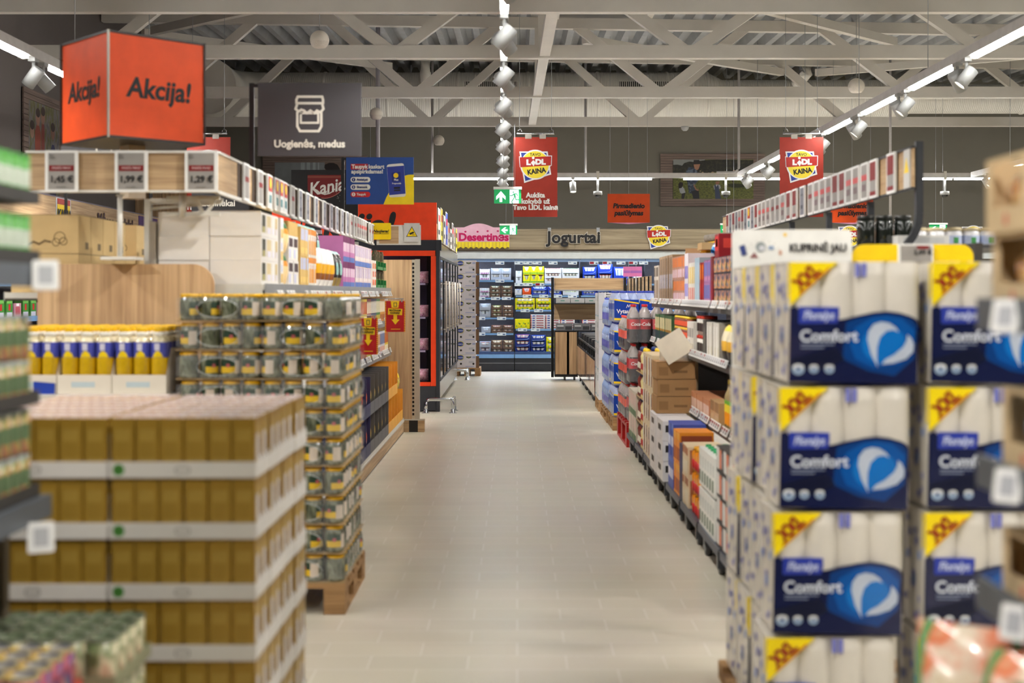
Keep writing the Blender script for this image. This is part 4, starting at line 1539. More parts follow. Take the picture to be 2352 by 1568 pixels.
MB().box(x0 + .05, -.38, zz(859), x0 + .06, -.02, zz(760), BLACK).box(x0 + .06, -.03, zz(857), cx1, -.02, zz(760), BLACK).box(x0 + .05, -.4, zz(862), cx1, -.02, zz(857), BLACK).box(x0 + .05, -.4, zz(760), cx1, -.02, zz(757.6), BLACK).box(cx1 - .02, -.4, zz(857), cx1, -.02, zz(760), BLACK).build('cabinet_frame', t)
wd = (cx1 - .02 - x0 - .06)
MB().box(x0 + .062, -.4, zz(856), x0 + .06 + wd * .54, -.385, zz(761), WOODV).build('door', t)
MB().box(x0 + .07 + wd * .62, -.4, zz(856), x0 + .06 + wd, -.385, zz(761), WOODV).build('door', t)
for x in (x0 + .22, cx1 - .06, x0 + .65):
    Tx = Matrix.Translation((x, -.36, .045)) @ Matrix.Rotation(PI / 2, 4, 'Y')
    MB().lathe([(.006, -.016), (.045, -.016), (.045, .016), (.006, .016)], WHEEL, 16, T=Tx).box(x - .02, -.385, .05, x + .02, -.335, zz(862) - .001, GALV).build('caster', t)
SBX = pack('grey_carton', .235, .3, .085, C(176, 178, 180, .5), [('f', .3, .4, .6, .65, C(110, 150, 140)), ('f', .02, .02, .98, .1, C(120, 122, 124))])
k = Kind(SBX, 'carton')
for i in range(5):
    k.put((x0 + .2 + .245 * i, 22.75 - .33, zz(696) + .001), 'flat grey carton on the upper shelf of the oak rack, %s from the left' % nth(i + 1), 'cartons on the rack')
SBX = pack('grey_appliance_box', .28, .3, .12, C(118, 118, 122, .4), [('f', .05, .55, .45, .75, C(196, 198, 200)), ('f', .05, .3, .45, .4, C(60, 62, 66)), ('f', .55, .1, .95, .6, C(60, 60, 64))])
k = Kind(SBX, 'carton')
for i in range(3):
    k.put((x0 + .22 + .30 * i, 22.75 - .33, zz(757.5) + .001), 'dark grey appliance carton on the lower shelf of the oak rack, %s from the left' % nth(i + 1), 'appliance cartons on the rack')
# slatted header of the shelves behind the water
t = thing('slatted_header', 'oak and black slatted header board behind the water bottles', 'header board', (0, 0, 0))
MB().box(1.902, 18.6, WZ(668, 22), 1.915, 22.6, 1.74, WOODY).build('oak_strip', t)
for i in range(7):
    y = 18.8 + .58 * i
    MB().box(1.885, y, 1.52, 1.90, y + .07, 1.735, BLACK).build('dark_slat', t)
for i in (0, 3, 6):
    MB().box(1.905, 18.7 + .6 * i, 0, 1.94, 18.74 + .6 * i, 1.52, DARK).build('post', t)
PNK = C(226, 128, 186, .45)
for i, (px, y) in enumerate(((1444, 21.6), (1461, 19.8))):
    x = WX(px, y)
    t = MB().box(x - .09, 0, WZ(635, y), x + .09, .004, WZ(612, y), PNK).box(x - .085, -.001, WZ(627, y), x + .085, .0, WZ(621, y), C(176, 110, 190, .45)).build('pink_card')
    t.location = (0, y, 0)
    t.rotation_euler = (0, 0, 0)
    MB().tube([(x, .002, WZ(612, y) - .01), (x, .002, WZ(612, y) + .04)], .004, GALV, 5).build('hook', t)
    MB().tube([(x, .006, 1.5), (x, .006, WZ(634, y))], .008, GALV, 6).build('stem', t)
    tag(t, 'pink offer card standing above the slatted header, %s one' % ('left' if i == 0 else 'right'), 'card', 'pink offer cards')
# ------------------------------------------------------------------ rear dairy fridges with oak fascia
FRM = M('fridge_dark', (46, 48, 54), 0.45)
FRB = M('fridge_back', (78, 76, 84), 0.6, noise=0.1, scale=40)
FRE = M('fridge_shelf_edge', (120, 164, 214), 0.3)
LEDB = M('fridge_led', (226, 238, 255), 0.4, emit=FRIDGE_STRIP, noise=0.0)
FY = 24.95
fx = lambda px: WX(px, FY)
fz = lambda py: WZ(py, FY)
OAKX = wood('fascia_oak', (124, 110, 86), (176, 160, 132), axis='X', scale=.5)
t = thing('fascia_board', 'long oak fascia board above the rear fridges', 'fascia', (0, FY - .12, 0))
for i in range(12):
    MB().box(XL + .9 + 1.6 * i, 0, fz(573), min(XR - .02, XL + .9 + 1.6 * (i + 1) - .004), .05, fz(527), OAKX).build('oak_plank', t)
MB().box(XL + .9, -.003, fz(576.5), XR - .02, .06, fz(573.2), C(70, 56, 42)).box(XL + .9, 0, fz(526.8), XR - .02, .055, fz(525), C(92, 84, 72)).build('edge_trim', t)
t = thing('fridge_canopy', 'white panel between the oak fascia and the rear fridges', 'fascia', (0, FY - .08, 0))
MB().box(XL + .9, 0, fz(594), XR - .02, .05, fz(577), M('canopy_white', (214, 220, 220), 0.4)).build('canopy', t)
MODS = [-6.3 + 1.25 * i for i in range(0, 15)]
SHL = [643, 683, 729, 765, 812]
SHR = [651, 678, 711, 755, 812]
mi = 0
for x0 in [-1.30, -.05, 1.20, 2.45, 3.70]:
    x1 = x0 + 1.25
    mi += 1
    left = mi == 1
    t = thing('dairy_fridge', 'open dark dairy fridge against the rear wall, %s from the pallet of white fruit cartons' % nth(mi), 'fridge', (x0, FY, 0), 0, 'rear dairy fridges')
    w = 1.25
    MB().box(.006, 0, .012, w - .006, .03, .26, FRM).box(.006, -.012, .152, w - .006, 0, .16, GALV).box(.006, .03, .012, w - .006, .78, .32, FRM).build('plinth', t)
    MB().box(.006, -.03, fz(822), w - .006, .02, fz(813.5), FRE).box(.006, -.02, fz(813), w - .006, .0, fz(807), C(60, 84, 130, .3)).build('bumper_edge', t)
    MB().box(.006, .76, .33, w - .006, .8, 2.2, FRB).build('back_wall', t)
    for s in (.001, w - .005):
        MB().box(s, .10, .33, s + .004, .755, 2.13, M('fridge_side', (62, 64, 72), 0.5)).build('side_wall', t)
    MB().box(.006, 0, fz(597), w - .006, .8, fz(593), FRM).box(.006, -.02, fz(601), w - .006, .03, fz(594.5), C(150, 182, 224, .3)).build('canopy', t)
    MB().box(.03, .05, fz(597) - .03, w - .03, .10, fz(597) - .004, LEDB).build('light_tube', t)
    for j, py in enumerate((SHL if left else SHR)[:-1]):
        z = fz(py)
        MB().box(.022, .07, z - .012, w - .022, .755, z - .001, M('fridge_shelf', (112, 112, 118), 0.45)).box(.022, .055, z - .035, w - .022, .07, z - .003, FRE).build('shelf', t)
        MB().box(.05, .12, z - .024, w - .05, .15, z - .0125, LEDB).build('light_tube', t)
    MB().box(.022, .03, fz(812) - .02, w - .022, .755, fz(812) - .001, FRM).build('base_shelf', t)

# price strips on the fridges
t0 = blank('price_strip')
m = MB()
m.box(-.085, 0, -.03, .085, .004, .03, C(226, 238, 246, .35))
m.rect(-.07, .0, -.03, .018, -.0008, C(150, 170, 196, .4)).rect(.02, -.018, .07, .004, -.0008, C(60, 90, 140, .4))
m.build('strip_card', t0)
PSK = Kind(t0, 'price strip')
t0 = blank('price_strip')
m = MB()
m.box(-.085, 0, -.03, .085, .004, .03, C(226, 238, 246, .35))
m.rect(-.08, -.022, .0, .022, -.0008, C(150, 24, 40, .4)).rect(.03, -.018, .07, .004, -.0008, C(60, 90, 140, .4))
m.build('strip_card', t0)
PSR = Kind(t0, 'price strip')
STRIPS = [(643, [(1148, 0)]), (683, [(1104, 0), (1138, 0), (1163, 0)]), (729, [(1104, 0), (1152, 0)]), (765, [(1104, 0), (1152, 0)]),
          (598, [(1148, 0), (1192, 0), (1213, 0), (1234, 0), (1270, 0), (1315, 0), (1364, 1), (1394, 1), (1426, 0), (1454, 1), (1478, 0)]),
          (651, [(1192, 0), (1213, 0), (1240, 1)]), (678, [(1211, 0), (1249, 0), (1281, 0), (1315, 0)]), (711, [(1206, 0), (1237, 0)]), (755, [(1200, 0), (1230, 0)])]
RN = {643: 'top left shelf', 683: 'second left shelf', 729: 'third left shelf', 765: 'fourth left shelf', 598: 'canopy', 651: 'top right shelf', 678: 'second right shelf', 711: 'third right shelf', 755: 'fourth right shelf'}
for py, row in STRIPS:
    for i, (px, r) in enumerate(row):
        (PSR if r else PSK).put((fx(px), FY + (.048 if py != 598 else -.026), fz(py + 2.0) - (.0 if py != 598 else .03)), '%s price strip on the rear fridge %s, %s from left' % ('red and white' if r else 'white', RN[py], nth(i + 1)), 'fridge price strips')

# crates and multipacks on the fridge shelves
CUPC = {'w': C(236, 238, 240, .3), 'g': C(96, 150, 96, .3), 'lg': C(170, 206, 70, .3), 'r': C(150, 30, 40, .3), 'b': C(222, 206, 160, .3), 'br': C(196, 160, 112, .3), 'bl': C(70, 110, 190, .3), 'pk': C(206, 110, 110, .3), 'ch': C(196, 150, 110, .3), 'fr': C(200, 216, 226, .3)}
CRK, CUK = {}, {}
CRM = {'grey': C(168, 178, 192, .5), 'brown': C(108, 84, 70, .6), 'white': C(222, 230, 238, .4), 'yellow': C(232, 226, 20, .4), 'blue': C(28, 66, 190, .4), 'navy': C(16, 46, 132, .4), 'orange': C(232, 90, 30, .4), 'purple': C(224, 228, 236, .4)}
RNAME = {643: 'top left', 683: 'second left', 729: 'third left', 765: 'fourth left', 812: 'bottom', 651: 'top right', 678: 'second right', 711: 'third right', 755: 'fourth right'}
ccount = {}


def crates(px0, px1, ytop, yshelf, nst, col, cup, ncup=3, label=None, yoff=.10):
    w = (px1 - px0) * FY / F - .006
    h = (yshelf - ytop) * FY / F / nst
    key = (col, round(w, 3), round(h, 3))
    if key not in CRK:
        d = .3
        b = MB()
        m = CRM[col]
        b.box(-w / 2, 0, 0, w / 2, d, .006, m)
        for s in (-1, 1):
            b.box(s * w / 2 - (.006 if s > 0 else 0), .006, .006, s * w / 2 + (.006 if s < 0 else 0), d, h - .003, m)
        b.box(-w / 2, d - .006, .006, w / 2, d, h - .003, m)
        b.slab([(-w / 2, .0), (w / 2, .0), (w / 2, h - .003), (w / 2 - .02, h - .003), (w / 2 - .05, h * .48), (-w / 2 + .05, h * .48), (-w / 2 + .02, h - .003), (-w / 2, h - .003)], 0, .005, m)
        if col == 'purple':
            for i in range(5):
                b.disc(-w / 2 + .03 + (w - .06) * i / 4, h * .22, .010, .016, -.001, C(150, 40, 150, .4), 10)
        if col == 'yellow':
            for i in range(4):
                b.disc(-w / 2 + w * (i + .5) / 4, h * .2, .018, .012, -.001, C(90, 170, 60, .4), 10)
        if col in ('navy', 'blue'):
            b.stroke([(-w / 2 + .03, h * .12), (w / 2 - .06, h * .2), (w / 2 - .02, h * .4)], .008, -.001, C(150, 176, 226, .4))
        if col == 'brown':
            b.rect(-w / 2 + .02, h * .1, w / 2 - .02, h * .18, -.001, C(150, 128, 110, .5))
        CRK[key] = Kind(b.build('product_tray'), 'product tray')
    ccount[(yshelf, col)] = ccount.get((yshelf, col), 0) + 1
    n0 = ccount[(yshelf, col)]
    for k in range(nst):
        z = fz(yshelf) + .001 + h * k
        x = fx((px0 + px1) / 2)
        CRK[key].put((x, FY + yoff, z), '%s dairy tray on the %s fridge shelf, %s column, %s from bottom' % (col if col != 'purple' else 'purple-dotted white', RNAME[yshelf], nth(n0), nth(k + 1)), 'dairy trays')
        r = min(.045, (w - .02) / ncup / 2.1)
        ck = (cup, round(r, 3), round(h, 2))
        if ck not in CUK:
            cm = CUPC[cup]
            b = MB()
            hh = h * .86
            b.lathe([(r * .8, 0), (r * .96, hh * .55)], cm, 12, cap=True).lathe([(r * .96, hh * .55), (r * .99, hh * .92)], C(226, 226, 222, .3) if cup != 'w' else CUPC['fr'], 12, cap=False).lathe([(r, hh * .92), (r, hh)], cm, 12)
            CUK[ck] = Kind(b.build('dairy_cup'), 'dairy cup')
        for i in range(ncup):
            CUK[ck].put((x - (w - .02) / 2 + (w - .02) * (i + .5) / ncup, FY + yoff + .012 + r, z + .0065), 'dairy cup %d in the %s tray, %s fridge shelf, column %d, level %d' % (i + 1, col, RNAME[yshelf], n0, k + 1), 'dairy cups in the trays')


crates(1101, 1125, 617, 643, 2, 'purple', 'w', 3)
crates(1127, 1151, 615, 643, 2, 'grey', 'fr', 4)
crates(1151, 1174, 615, 643, 2, 'grey', 'fr', 4)
crates(1101, 1124, 661, 683, 2, 'purple', 'w', 3)
crates(1125, 1150, 656, 683, 3, 'brown', 'g', 2)
crates(1151, 1177, 656, 683, 3, 'brown', 'g', 2)
crates(1101, 1127, 697, 729, 2, 'grey', 'w', 2)
crates(1128, 1153, 701, 729, 3, 'brown', 'lg', 2)
crates(1154, 1179, 701, 729, 3, 'brown', 'br', 2)
crates(1105, 1127, 751, 765, 1, 'grey', 'w', 2)
crates(1128, 1153, 747, 765, 2, 'brown', 'r', 2)
crates(1154, 1179, 747, 765, 2, 'brown', 'r', 2)
crates(1101, 1127, 785, 812, 2, 'grey', 'r', 2)
crates(1128, 1154, 782, 812, 3, 'brown', 'b', 2)
crates(1155, 1180, 782, 812, 3, 'brown', 'b', 2)
crates(1184, 1199, 621, 651, 2, 'white', 'w', 2)
crates(1201, 1218, 611, 651, 2, 'yellow', 'fr', 3)
crates(1218, 1234, 611, 651, 2, 'yellow', 'fr', 2)
crates(1234, 1250, 611, 651, 2, 'yellow', 'pk', 2)
crates(1251, 1290, 615, 651, 3, 'white', 'pk', 5)
crates(1291, 1331, 615, 651, 3, 'white', 'g', 5)
crates(1339, 1371, 612, 651, 2, 'blue', 'w', 3)
crates(1374, 1408, 606, 651, 2, 'blue', 'pk', 4)
crates(1410, 1446, 612, 651, 1, 'blue', 'w', 4)
crates(1456, 1476, 618, 651, 1, 'white', 'w', 2)
crates(1182.5, 1199, 663, 678, 1, 'white', 'bl', 2)
crates(1200, 1220, 661, 678, 1, 'orange', 'w', 3)
crates(1221, 1257, 658, 678, 2, 'blue', 'w', 3)
crates(1258, 1290, 658, 678, 2, 'blue', 'w', 3)
crates(1293, 1330, 662, 678, 1, 'white', 'lg', 4)
crates(1337, 1370, 662, 678, 2, 'blue', 'bl', 4)
crates(1371, 1404, 662, 678, 2, 'blue', 'bl', 4)
crates(1183, 1229, 685, 711, 2, 'yellow', 'ch', 5)
crates(1231, 1266, 685, 711, 2, 'yellow', 'r', 4)
crates(1183, 1218, 768, 812, 3, 'navy', 'pk', 3)
crates(1219, 1254, 770, 812, 3, 'navy', 'bl', 3)
crates(1255, 1290, 775, 812, 3, 'yellow', 'b', 3)
# yellow box and long white bars on the fourth right shelf
t = pack('printed_box', (1217 - 1183) * FY / F, .25, (755 - 733) * FY / F, CRM['yellow'], [('f', .06 + .16 * i, .2 + .3 * (i % 2), .14 + .16 * i, .34 + .3 * (i % 2), C(120, 180, 70, .4)) for i in range(6)] + [('f', .28, .44, .36, .56, INK), ('f', .64, .44, .72, .56, INK)])
Kind(t, 'box').put((fx(1200), FY + .1, fz(755) + .001), 'yellow printed box on the fourth right shelf of the rear fridges')
t = pack('dessert_bar', (1252 - 1219) * FY / F, .25, .042, C(222, 222, 228, .35), [('f', .12, .25, .3, .75, C(60, 80, 160, .4)), ('f', .4, .3, .9, .7, C(150, 40, 50, .4)), ('f', .0, .1, .06, .9, C(190, 50, 50, .4))])
k = Kind(t, 'dessert bar')
for c, px in enumerate((1235.5, 1270, 1304, 1354, 1388)):
    for q in range(6 if c < 2 else 5):
        k.put((fx(px), FY + .1, fz(755) + .001 + .0445 * q), 'long white dessert bar on the fourth right fridge shelf, stack %d, %s from the bottom' % (c + 1, nth(q + 1)), 'stacked dessert bars')
k = Kind(pack('printed_box', .30, .25, .09, CRM['blue'], [('f', .15, .2, .75, .55, C(190, 140, 120, .4))]), 'box')
for i, px in enumerate((1420, 1460)):
    k.put((fx(px), FY + .1, fz(755) + .001), 'blue printed box on the fourth right fridge shelf, %s one' % ('left' if i == 0 else 'right'), 'blue boxes in the fridge')
for i in range(4):
    pass

# ------------------------------------------------------------------ brand badge used on banners and fascia
BYEL = C(238, 216, 60, .4)
BBLU = C(36, 62, 150, .4)
BRED = C(178, 36, 28, .4)


def badge(parent, cx, cz, s, y, th=.004):
    q = lambda pts: [(cx + a * s, cz + c * s) for a, c in pts]
    white = C(232, 232, 232, .4)
    b = MB()
    circ = lambda r: [(-.02 + r * math.cos(2 * PI * i / 36), .08 + r * math.sin(2 * PI * i / 36)) for i in range(36)]
    b.slab(q([(-1.0, .90), (.75, .90), (.97, -.52), (-.70, -1.05)]), y - th, y, white)
    b.slab(q([(-1.02, .60), (1.02, .65), (1.0, .03), (.86, -.06), (-.86, -.14), (-.98, -.06)]), y - th * 1.03, y, white)
    b.slab(q(circ(.93)), y - th * 1.06, y, white)
    b.build('badge_outline', parent)
    m = MB()
    e = y - th * 1.06
    m.poly(q([(-.90, .82), (.67, .82), (.86, -.45), (-.63, -.93)]), e - .0006, BBLU)
    m.poly(q(circ(.90)), e - .0012, white)
    m.poly(q(circ(.84)), e - .0018, BYEL)
    m.poly(q([(-.98, .54), (.97, .60), (.95, .04), (-.94, -.08)]), e - .0024, BRED)
    m.disc(cx - .14 * s, cz + .50 * s, .085 * s, .085 * s, e - .0032, white, 14)
    m.poly(q([(-.14, .37), (.01, .22), (-.12, -.02), (-.29, .20)]), e - .0032, white)
    m.build('badge_print', parent)
    text('TAVO', .25 * s, INK, parent, (cx - .02 * s, e - .003, cz + .70 * s), bold=.004 * s)
    text('L', .44 * s, white, parent, (cx - .44 * s, e - .0032, cz + .21 * s), bold=.03 * s, sx=1.2)
    text('DL', .44 * s, white, parent, (cx + .30 * s, e - .0032, cz + .24 * s), bold=.03 * s, sx=1.15)
    text('KAINA', .42 * s, INK, parent, (cx + .06 * s, e - .003, cz - .33 * s), bold=.018 * s, roll=.14, sx=.9)


for i, (px, py, lab) in enumerate(((1513, 544, 'right of the large yoghurt letters'), (1952, 545, 'below the right orange sign'), (2236, 545, 'at the far right'))):
    y = FY - .15
    t = thing('price_badge', 'round yellow price badge on the oak fascia, ' + lab, 'badge', (0, y, 0), 0, 'fascia badges')
    badge(t, WX(px, y), WZ(py, y), .225, 0, .012)
    MB().box(WX(px, y) - .02, .001, WZ(py, y) - .05, WX(px, y) + .02, .029, WZ(py, y) + .05, GALV).build('bracket', t)
y = FY - .16
t = thing('letter_sign', 'large black letters reading Jogurtai with pale edges on the oak fascia', 'sign', (0, y, 0))
text('Jogurtai', .305, C(206, 198, 182, .5), t, (WX(1318, y), .006, WZ(546, y) - .0), spacing=1.06, bold=.021, ext=.008, name='letter_backing')
text('Jogurtai', .305, INK, t, (WX(1318, y), -.008, WZ(546, y)), spacing=1.06, bold=.010, ext=.004)
for px in (1262, 1374):
    MB().box(WX(px, y) - .03, .015, WZ(534, y), WX(px, y) + .03, .036, WZ(525, y) + .02, GALV).build('hanger_clip', t)
t = thing('dessert_sign', 'pink and yellow scalloped dessert sign reading Desertinės on the oak fascia', 'sign', (0, y, 0))
PNKS = C(226, 178, 196, .5)
zz = lambda py: WZ(py, y)
xx = lambda px: WX(px, y)
top = [(xx(1170), zz(522))] + [(xx(1133 - 67 * i / 12), zz(522) + .075 * math.sin(PI * i / 12) * 1.0 + (.0 if i in (0, 12) else .0)) for i in range(13)] + [(xx(1040), zz(522))]
MB().slab([(xx(1040), zz(555)), (xx(1170), zz(555))] + top, 0, .014, PNKS).build('pink_panel', t)
low = [(xx(1170), zz(555.2)), (xx(1040), zz(555.2))]
for i in range(11):
    xa = 1040 + 12 * i
    for k in range(6):
        low.append((xx(min(1170, xa + 2 * k)), zz(570.5) + .03 * math.sin(PI * ((xa + 2 * k - 1040) / 12.0)) ** 2))
m = MB().slab(low[:2] + low[2:], 0, .014, C(240, 216, 40, .5))
for i in range(16):
    m.rect(xx(1042 + 8 * i), zz(568), xx(1045 + 8 * i), zz(556), -.0008, C(222, 192, 60, .5))
m.build('scalloped_panel', t)
MAG = C(196, 10, 92, .35)
text('Desertinės', .20, MAG, t, (xx(1053), -.003, zz(545)), bold=.008, align='LEFT', sx=1.06)
m = MB()
for px, py in ((1069, 532), (1097, 532), (1120, 530.5), (1143.5, 530.5)):
    m.disc(xx(px), zz(py), .022, .017, -.003, MAG, 12)
m.build('fruit_dots', t)

# ------------------------------------------------------------------ exit signs (lit)
XG = M('exit_green', (30, 150, 84), 0.4, emit=.42)
XW = M('exit_white', (226, 238, 250), 0.4, emit=.62)


def exit_sign(px, py, y, wpx, up, lab, cover=False):
    w = wpx * y / F
    h = w * .52
    p = P(px, py, y)
    t = thing('exit_sign', 'lit green exit sign, ' + lab, 'exit sign', p)
    MB().box(-w / 2, -.004, -h / 2, w / 2, .012, h / 2, XG).build('panel', t)
    MB().box(-w / 2 - .008, -.025, h / 2, w / 2 + .008, .03, h / 2 + .03, WHITE).build('lamp_housing', t)
    m = MB()
    X = lambda u: -w / 2 + u * w
    Z = lambda v: -h / 2 + v * h
    q = lambda pts: [(X(u), Z(v)) for u, v in pts]
    m.poly(q([(.575, .0), (.91, .0), (.91, .98), (.575, .98)]), -.0046, XW)
    if up:
        m.poly(q([(.25, .88), (.425, .50), (.425, .25), (.30, .47), (.30, .10), (.20, .10), (.20, .47), (.075, .25), (.075, .50)]), -.0046, XW)
    else:
        m.poly(q([(.08, .48), (.28, .80), (.38, .80), (.26, .58), (.45, .58), (.45, .38), (.26, .38), (.38, .16), (.28, .16)]), -.0046, XW)
    m.disc(X(.71), Z(.80), .026 * w, .05 * h, -.0052, XG, 14)
    m.poly(q([(.71, .70), (.78, .70), (.80, .45), (.745, .42)]), -.0052, XG)
    for pts in ([(.73, .68), (.66, .55), (.59, .55)], [(.77, .69), (.83, .69), (.87, .55)], [(.76, .45), (.65, .13)], [(.79, .46), (.81, .26), (.93, .26)], [(.655, .08), (.68, .01)]):
        m.stroke(q(pts), .03 * w, -.0053, XG)
    m.build('pictogram', t)
    for s in (-.12, .22):
        MB().tube([(s * w * 1.2, .005, h / 2 + .03), (s * w * 1.2, .005, (TZ if up else deck_z(p.x, y)) - p.z)], .003, GALV, 5).build('wire', t)


exit_sign(1166, 451, 15.5, 62, True, 'arrow up, hanging beside the red banner')
exit_sign(1168, 528, 23.8, 40, False, 'arrow left, hanging before the pink dessert sign')
exit_sign(1675, 527, 23.8, 40, False, 'arrow left, half hidden behind the right price rail')
exit_sign(2155, 526, 23.8, 40, False, 'arrow left, beyond the yellow board at the far right')

# ------------------------------------------------------------------ murals with plank frames
PLANK = wood('mural_plank', (96, 80, 72), (128, 110, 100), axis='X', rough=.7)
PLANKY = wood('mural_plank_side', (96, 80, 72), (128, 110, 100), axis='Y', rough=.7)


def mural_frame(t, w, h, iw, ih, mat):
    """plank surround centred on the origin, front at y=0; inner picture iw x ih"""
    n = 21
    for i in range(n):
        z0, z1 = -h / 2 + h * i / n + .002, -h / 2 + h * (i + 1) / n - .004
        zc = (z0 + z1) / 2
        if abs(zc) > ih / 2:
            MB().box(-w / 2, 0, z0, w / 2, .02, z1, mat).build('plank', t)
        else:
            MB().box(-w / 2, 0, z0, -iw / 2, .02, z1, mat).box(iw / 2, 0, z0, w / 2, .02, z1, mat).build('plank', t)
    MB().box(-w / 2 + .01, .02, -h / 2 + .01, w / 2 - .01, .03, h / 2 - .01, C(40, 34, 30)).build('backing', t)


MY = 25.74
t = thing('mural', 'landscape mural of a farmer and two children in a field, rear wall', 'mural', (WX(1637, MY), MY, WZ(413, MY)))
mural_frame(t, 240 * MY / F, 121 * MY / F, 184 * MY / F, 90 * MY / F, PLANK)
u = MY / F / 8.4
cxm, czm = (1637 - 1500) * 8.4, (414 - 330) * 8.4
q = lambda pts: [((a - cxm) * u, (czm - b_) * u + .009) for a, b_ in pts]
m = MB()
SKYP = C(128, 130, 128, .6)
TREE = ramp_mat('print_trees', [(14, 16, 12), (30, 30, 20), (58, 52, 34)], 16, .6, 0, 'noise')
GRASSP = ramp_mat('print_grass', [(44, 50, 18), (88, 92, 34), (112, 114, 50)], 22, .6, 0, 'noise', (1, 1, 2.2))
GRASSF = C(112, 116, 52, .6)
SHIRT = ramp_mat('print_plaid', [(36, 44, 62), (84, 96, 112), (50, 58, 78)], 26, .6)
m.poly(q([(388, 322), (1935, 322), (1935, 1082), (388, 1082)]), -.001, GRASSP)
m.poly(q([(388, 322), (1000, 322), (1000, 460), (388, 460)]), -.002, SKYP)
m.poly(q([(388, 425), (470, 420), (560, 440), (600, 390), (700, 360), (800, 370), (920, 345), (1060, 330), (1250, 322), (1935, 335), (1935, 540), (1700, 545), (1300, 560), (800, 600), (388, 630)]), -.003, TREE)
m.poly(q([(388, 632), (800, 602), (1300, 562), (1935, 540), (1935, 640), (388, 680)]), -.0035, GRASSF)
for x, y2, w in ((910, 545, 14), (958, 572, 18), (1075, 590, 26), (1150, 578, 32), (1562, 540, 24)):
    m.disc((x - cxm) * u, (czm - y2) * u + .009, w * u, w * .7 * u, -.0042, C(150, 128, 100, .6), 12)
m.poly(q([(1420, 640), (1430, 570), (1480, 560), (1640, 580), (1780, 560), (1800, 640), (1780, 800), (1740, 830), (1720, 700), (1560, 700), (1550, 780), (1530, 760), (1500, 660)]), -.0042, C(58, 40, 30, .6))
m.poly(q([(1440, 800), (1560, 780), (1780, 800), (1760, 860), (1560, 870), (1460, 840)]), -.0041, C(40, 44, 18, .6))
m.poly(q([(740, 395), (775, 395), (785, 330), (890, 330), (905, 385), (965, 390), (955, 408), (740, 418)]), -.0052, C(30, 28, 28, .6))
m.poly(q([(780, 412), (910, 408), (880, 500), (850, 530), (800, 500)]), -.0050, C(150, 108, 84, .6))
m.poly(q([(690, 470), (760, 470), (830, 510), (880, 620), (890, 700), (800, 820), (840, 900), (880, 930), (750, 980), (690, 970), (660, 760), (610, 660), (640, 540)]), -.0048, SHIRT)
m.poly(q([(740, 940), (880, 890), (895, 1080), (775, 1080)]), -.0049, C(26, 26, 32, .6))
m.poly(q([(785, 780), (840, 890), (885, 900), (870, 930), (820, 910), (780, 830)]), -.0051, C(146, 104, 80, .6))
m.poly(q([(490, 790), (520, 755), (570, 765), (580, 800), (550, 870), (490, 880)]), -.0050, C(28, 20, 18, .6))
m.poly(q([(500, 880), (560, 840), (600, 880), (625, 960), (560, 990), (520, 960)]), -.0048, C(150, 152, 158, .6))
m.poly(q([(550, 980), (625, 960), (600, 1080), (545, 1080)]), -.0049, C(30, 28, 34, .6))
m.poly(q([(1205, 745), (1285, 742), (1280, 780), (1240, 810), (1205, 790)]), -.0050, C(136, 96, 74, .6))
m.poly(q([(1165, 830), (1220, 800), (1290, 810), (1310, 870), (1270, 900), (1180, 900)]), -.0047, C(160, 158, 164, .6))
m.poly(q([(1180, 810), (1200, 800), (1220, 850), (1250, 810), (1260, 820), (1280, 930), (1310, 1080), (1200, 1080), (1190, 900)]), -.0049, C(52, 62, 86, .6))
m.build('printed_picture', t)
t = thing('mural', 'plank framed mural of a dark-haired person, behind the black and red sign', 'mural', (WX(723, MY), MY, WZ(417, MY)))
mural_frame(t, 240 * MY / F, 121 * MY / F, 184 * MY / F, 88 * MY / F, PLANK)
m = MB()
w2, h2 = 92 * MY / F, 44 * MY / F
m.rect(-w2, -h2, w2, h2, -.001, C(122, 126, 128, .6))
for i, (a, b_) in enumerate(((-.35, -.25), (-.2, -.12), (-.05, .02), (.08, .11))):
    m.rect(a * w2, -h2, b_ * w2, h2, -.0015, C(150, 158, 160, .6))
m.rect(.25 * w2, -h2, w2, h2, -.0015, C(112, 92, 82, .6))
ce = lambda px, py: ((px - 723) * MY / F, (417 - py) * MY / F)
m.poly([ce(*p_) for p_ in ((745, 385), (746, 378), (756, 374), (766, 374), (775, 378), (781, 388), (781, 400), (770, 404), (760, 396), (750, 392))], -.003, C(36, 28, 26, .6))
m.poly([ce(*p_) for p_ in ((747, 390), (764, 392), (776, 400), (774, 430), (760, 440), (750, 425))], -.0025, C(160, 118, 96, .6))
m.poly([ce(*p_) for p_ in ((735, 460), (745, 440), (780, 436), (796, 460))], -.0027, C(60, 70, 90, .6))
m.build('printed_picture', t)
t = thing('mural', 'plank framed mural of people in red and blue on the left wall', 'mural', (XL + .04, 17.02, 3.36), PI / 2)
mural_frame(t, 1.42, 1.44, 1.10, 1.16, PLANK)
m = MB()
LW = ramp_mat('print_crowd', [(60, 62, 58), (110, 104, 108), (96, 94, 40), (74, 70, 72)], 5, .6, 0, 'noise', (3, 1, 1))
m.rect(-.55, -.58, .55, .58, -.001, LW)
for x0, x1, z0, z1, c in ((-.34, -.14, -.2, .3, (138, 62, 46)), (-.12, .0, -.3, .35, (120, 52, 42)), (.2, .42, -.58, .1, (42, 42, 78)), (-.5, .15, -.58, -.2, (128, 120, 124)), (.1, .2, -.5, .0, (120, 76, 60)), (.43, .52, -.5, -.1, (112, 60, 50))):
    xm = (x0 + x1) / 2
    m.poly([(x0, z0), (x1, z0), (x1, z1 - .1), (xm + .04, z1), (xm - .04, z1), (x0, z1 - .1)], -.002, C(*c, .6))
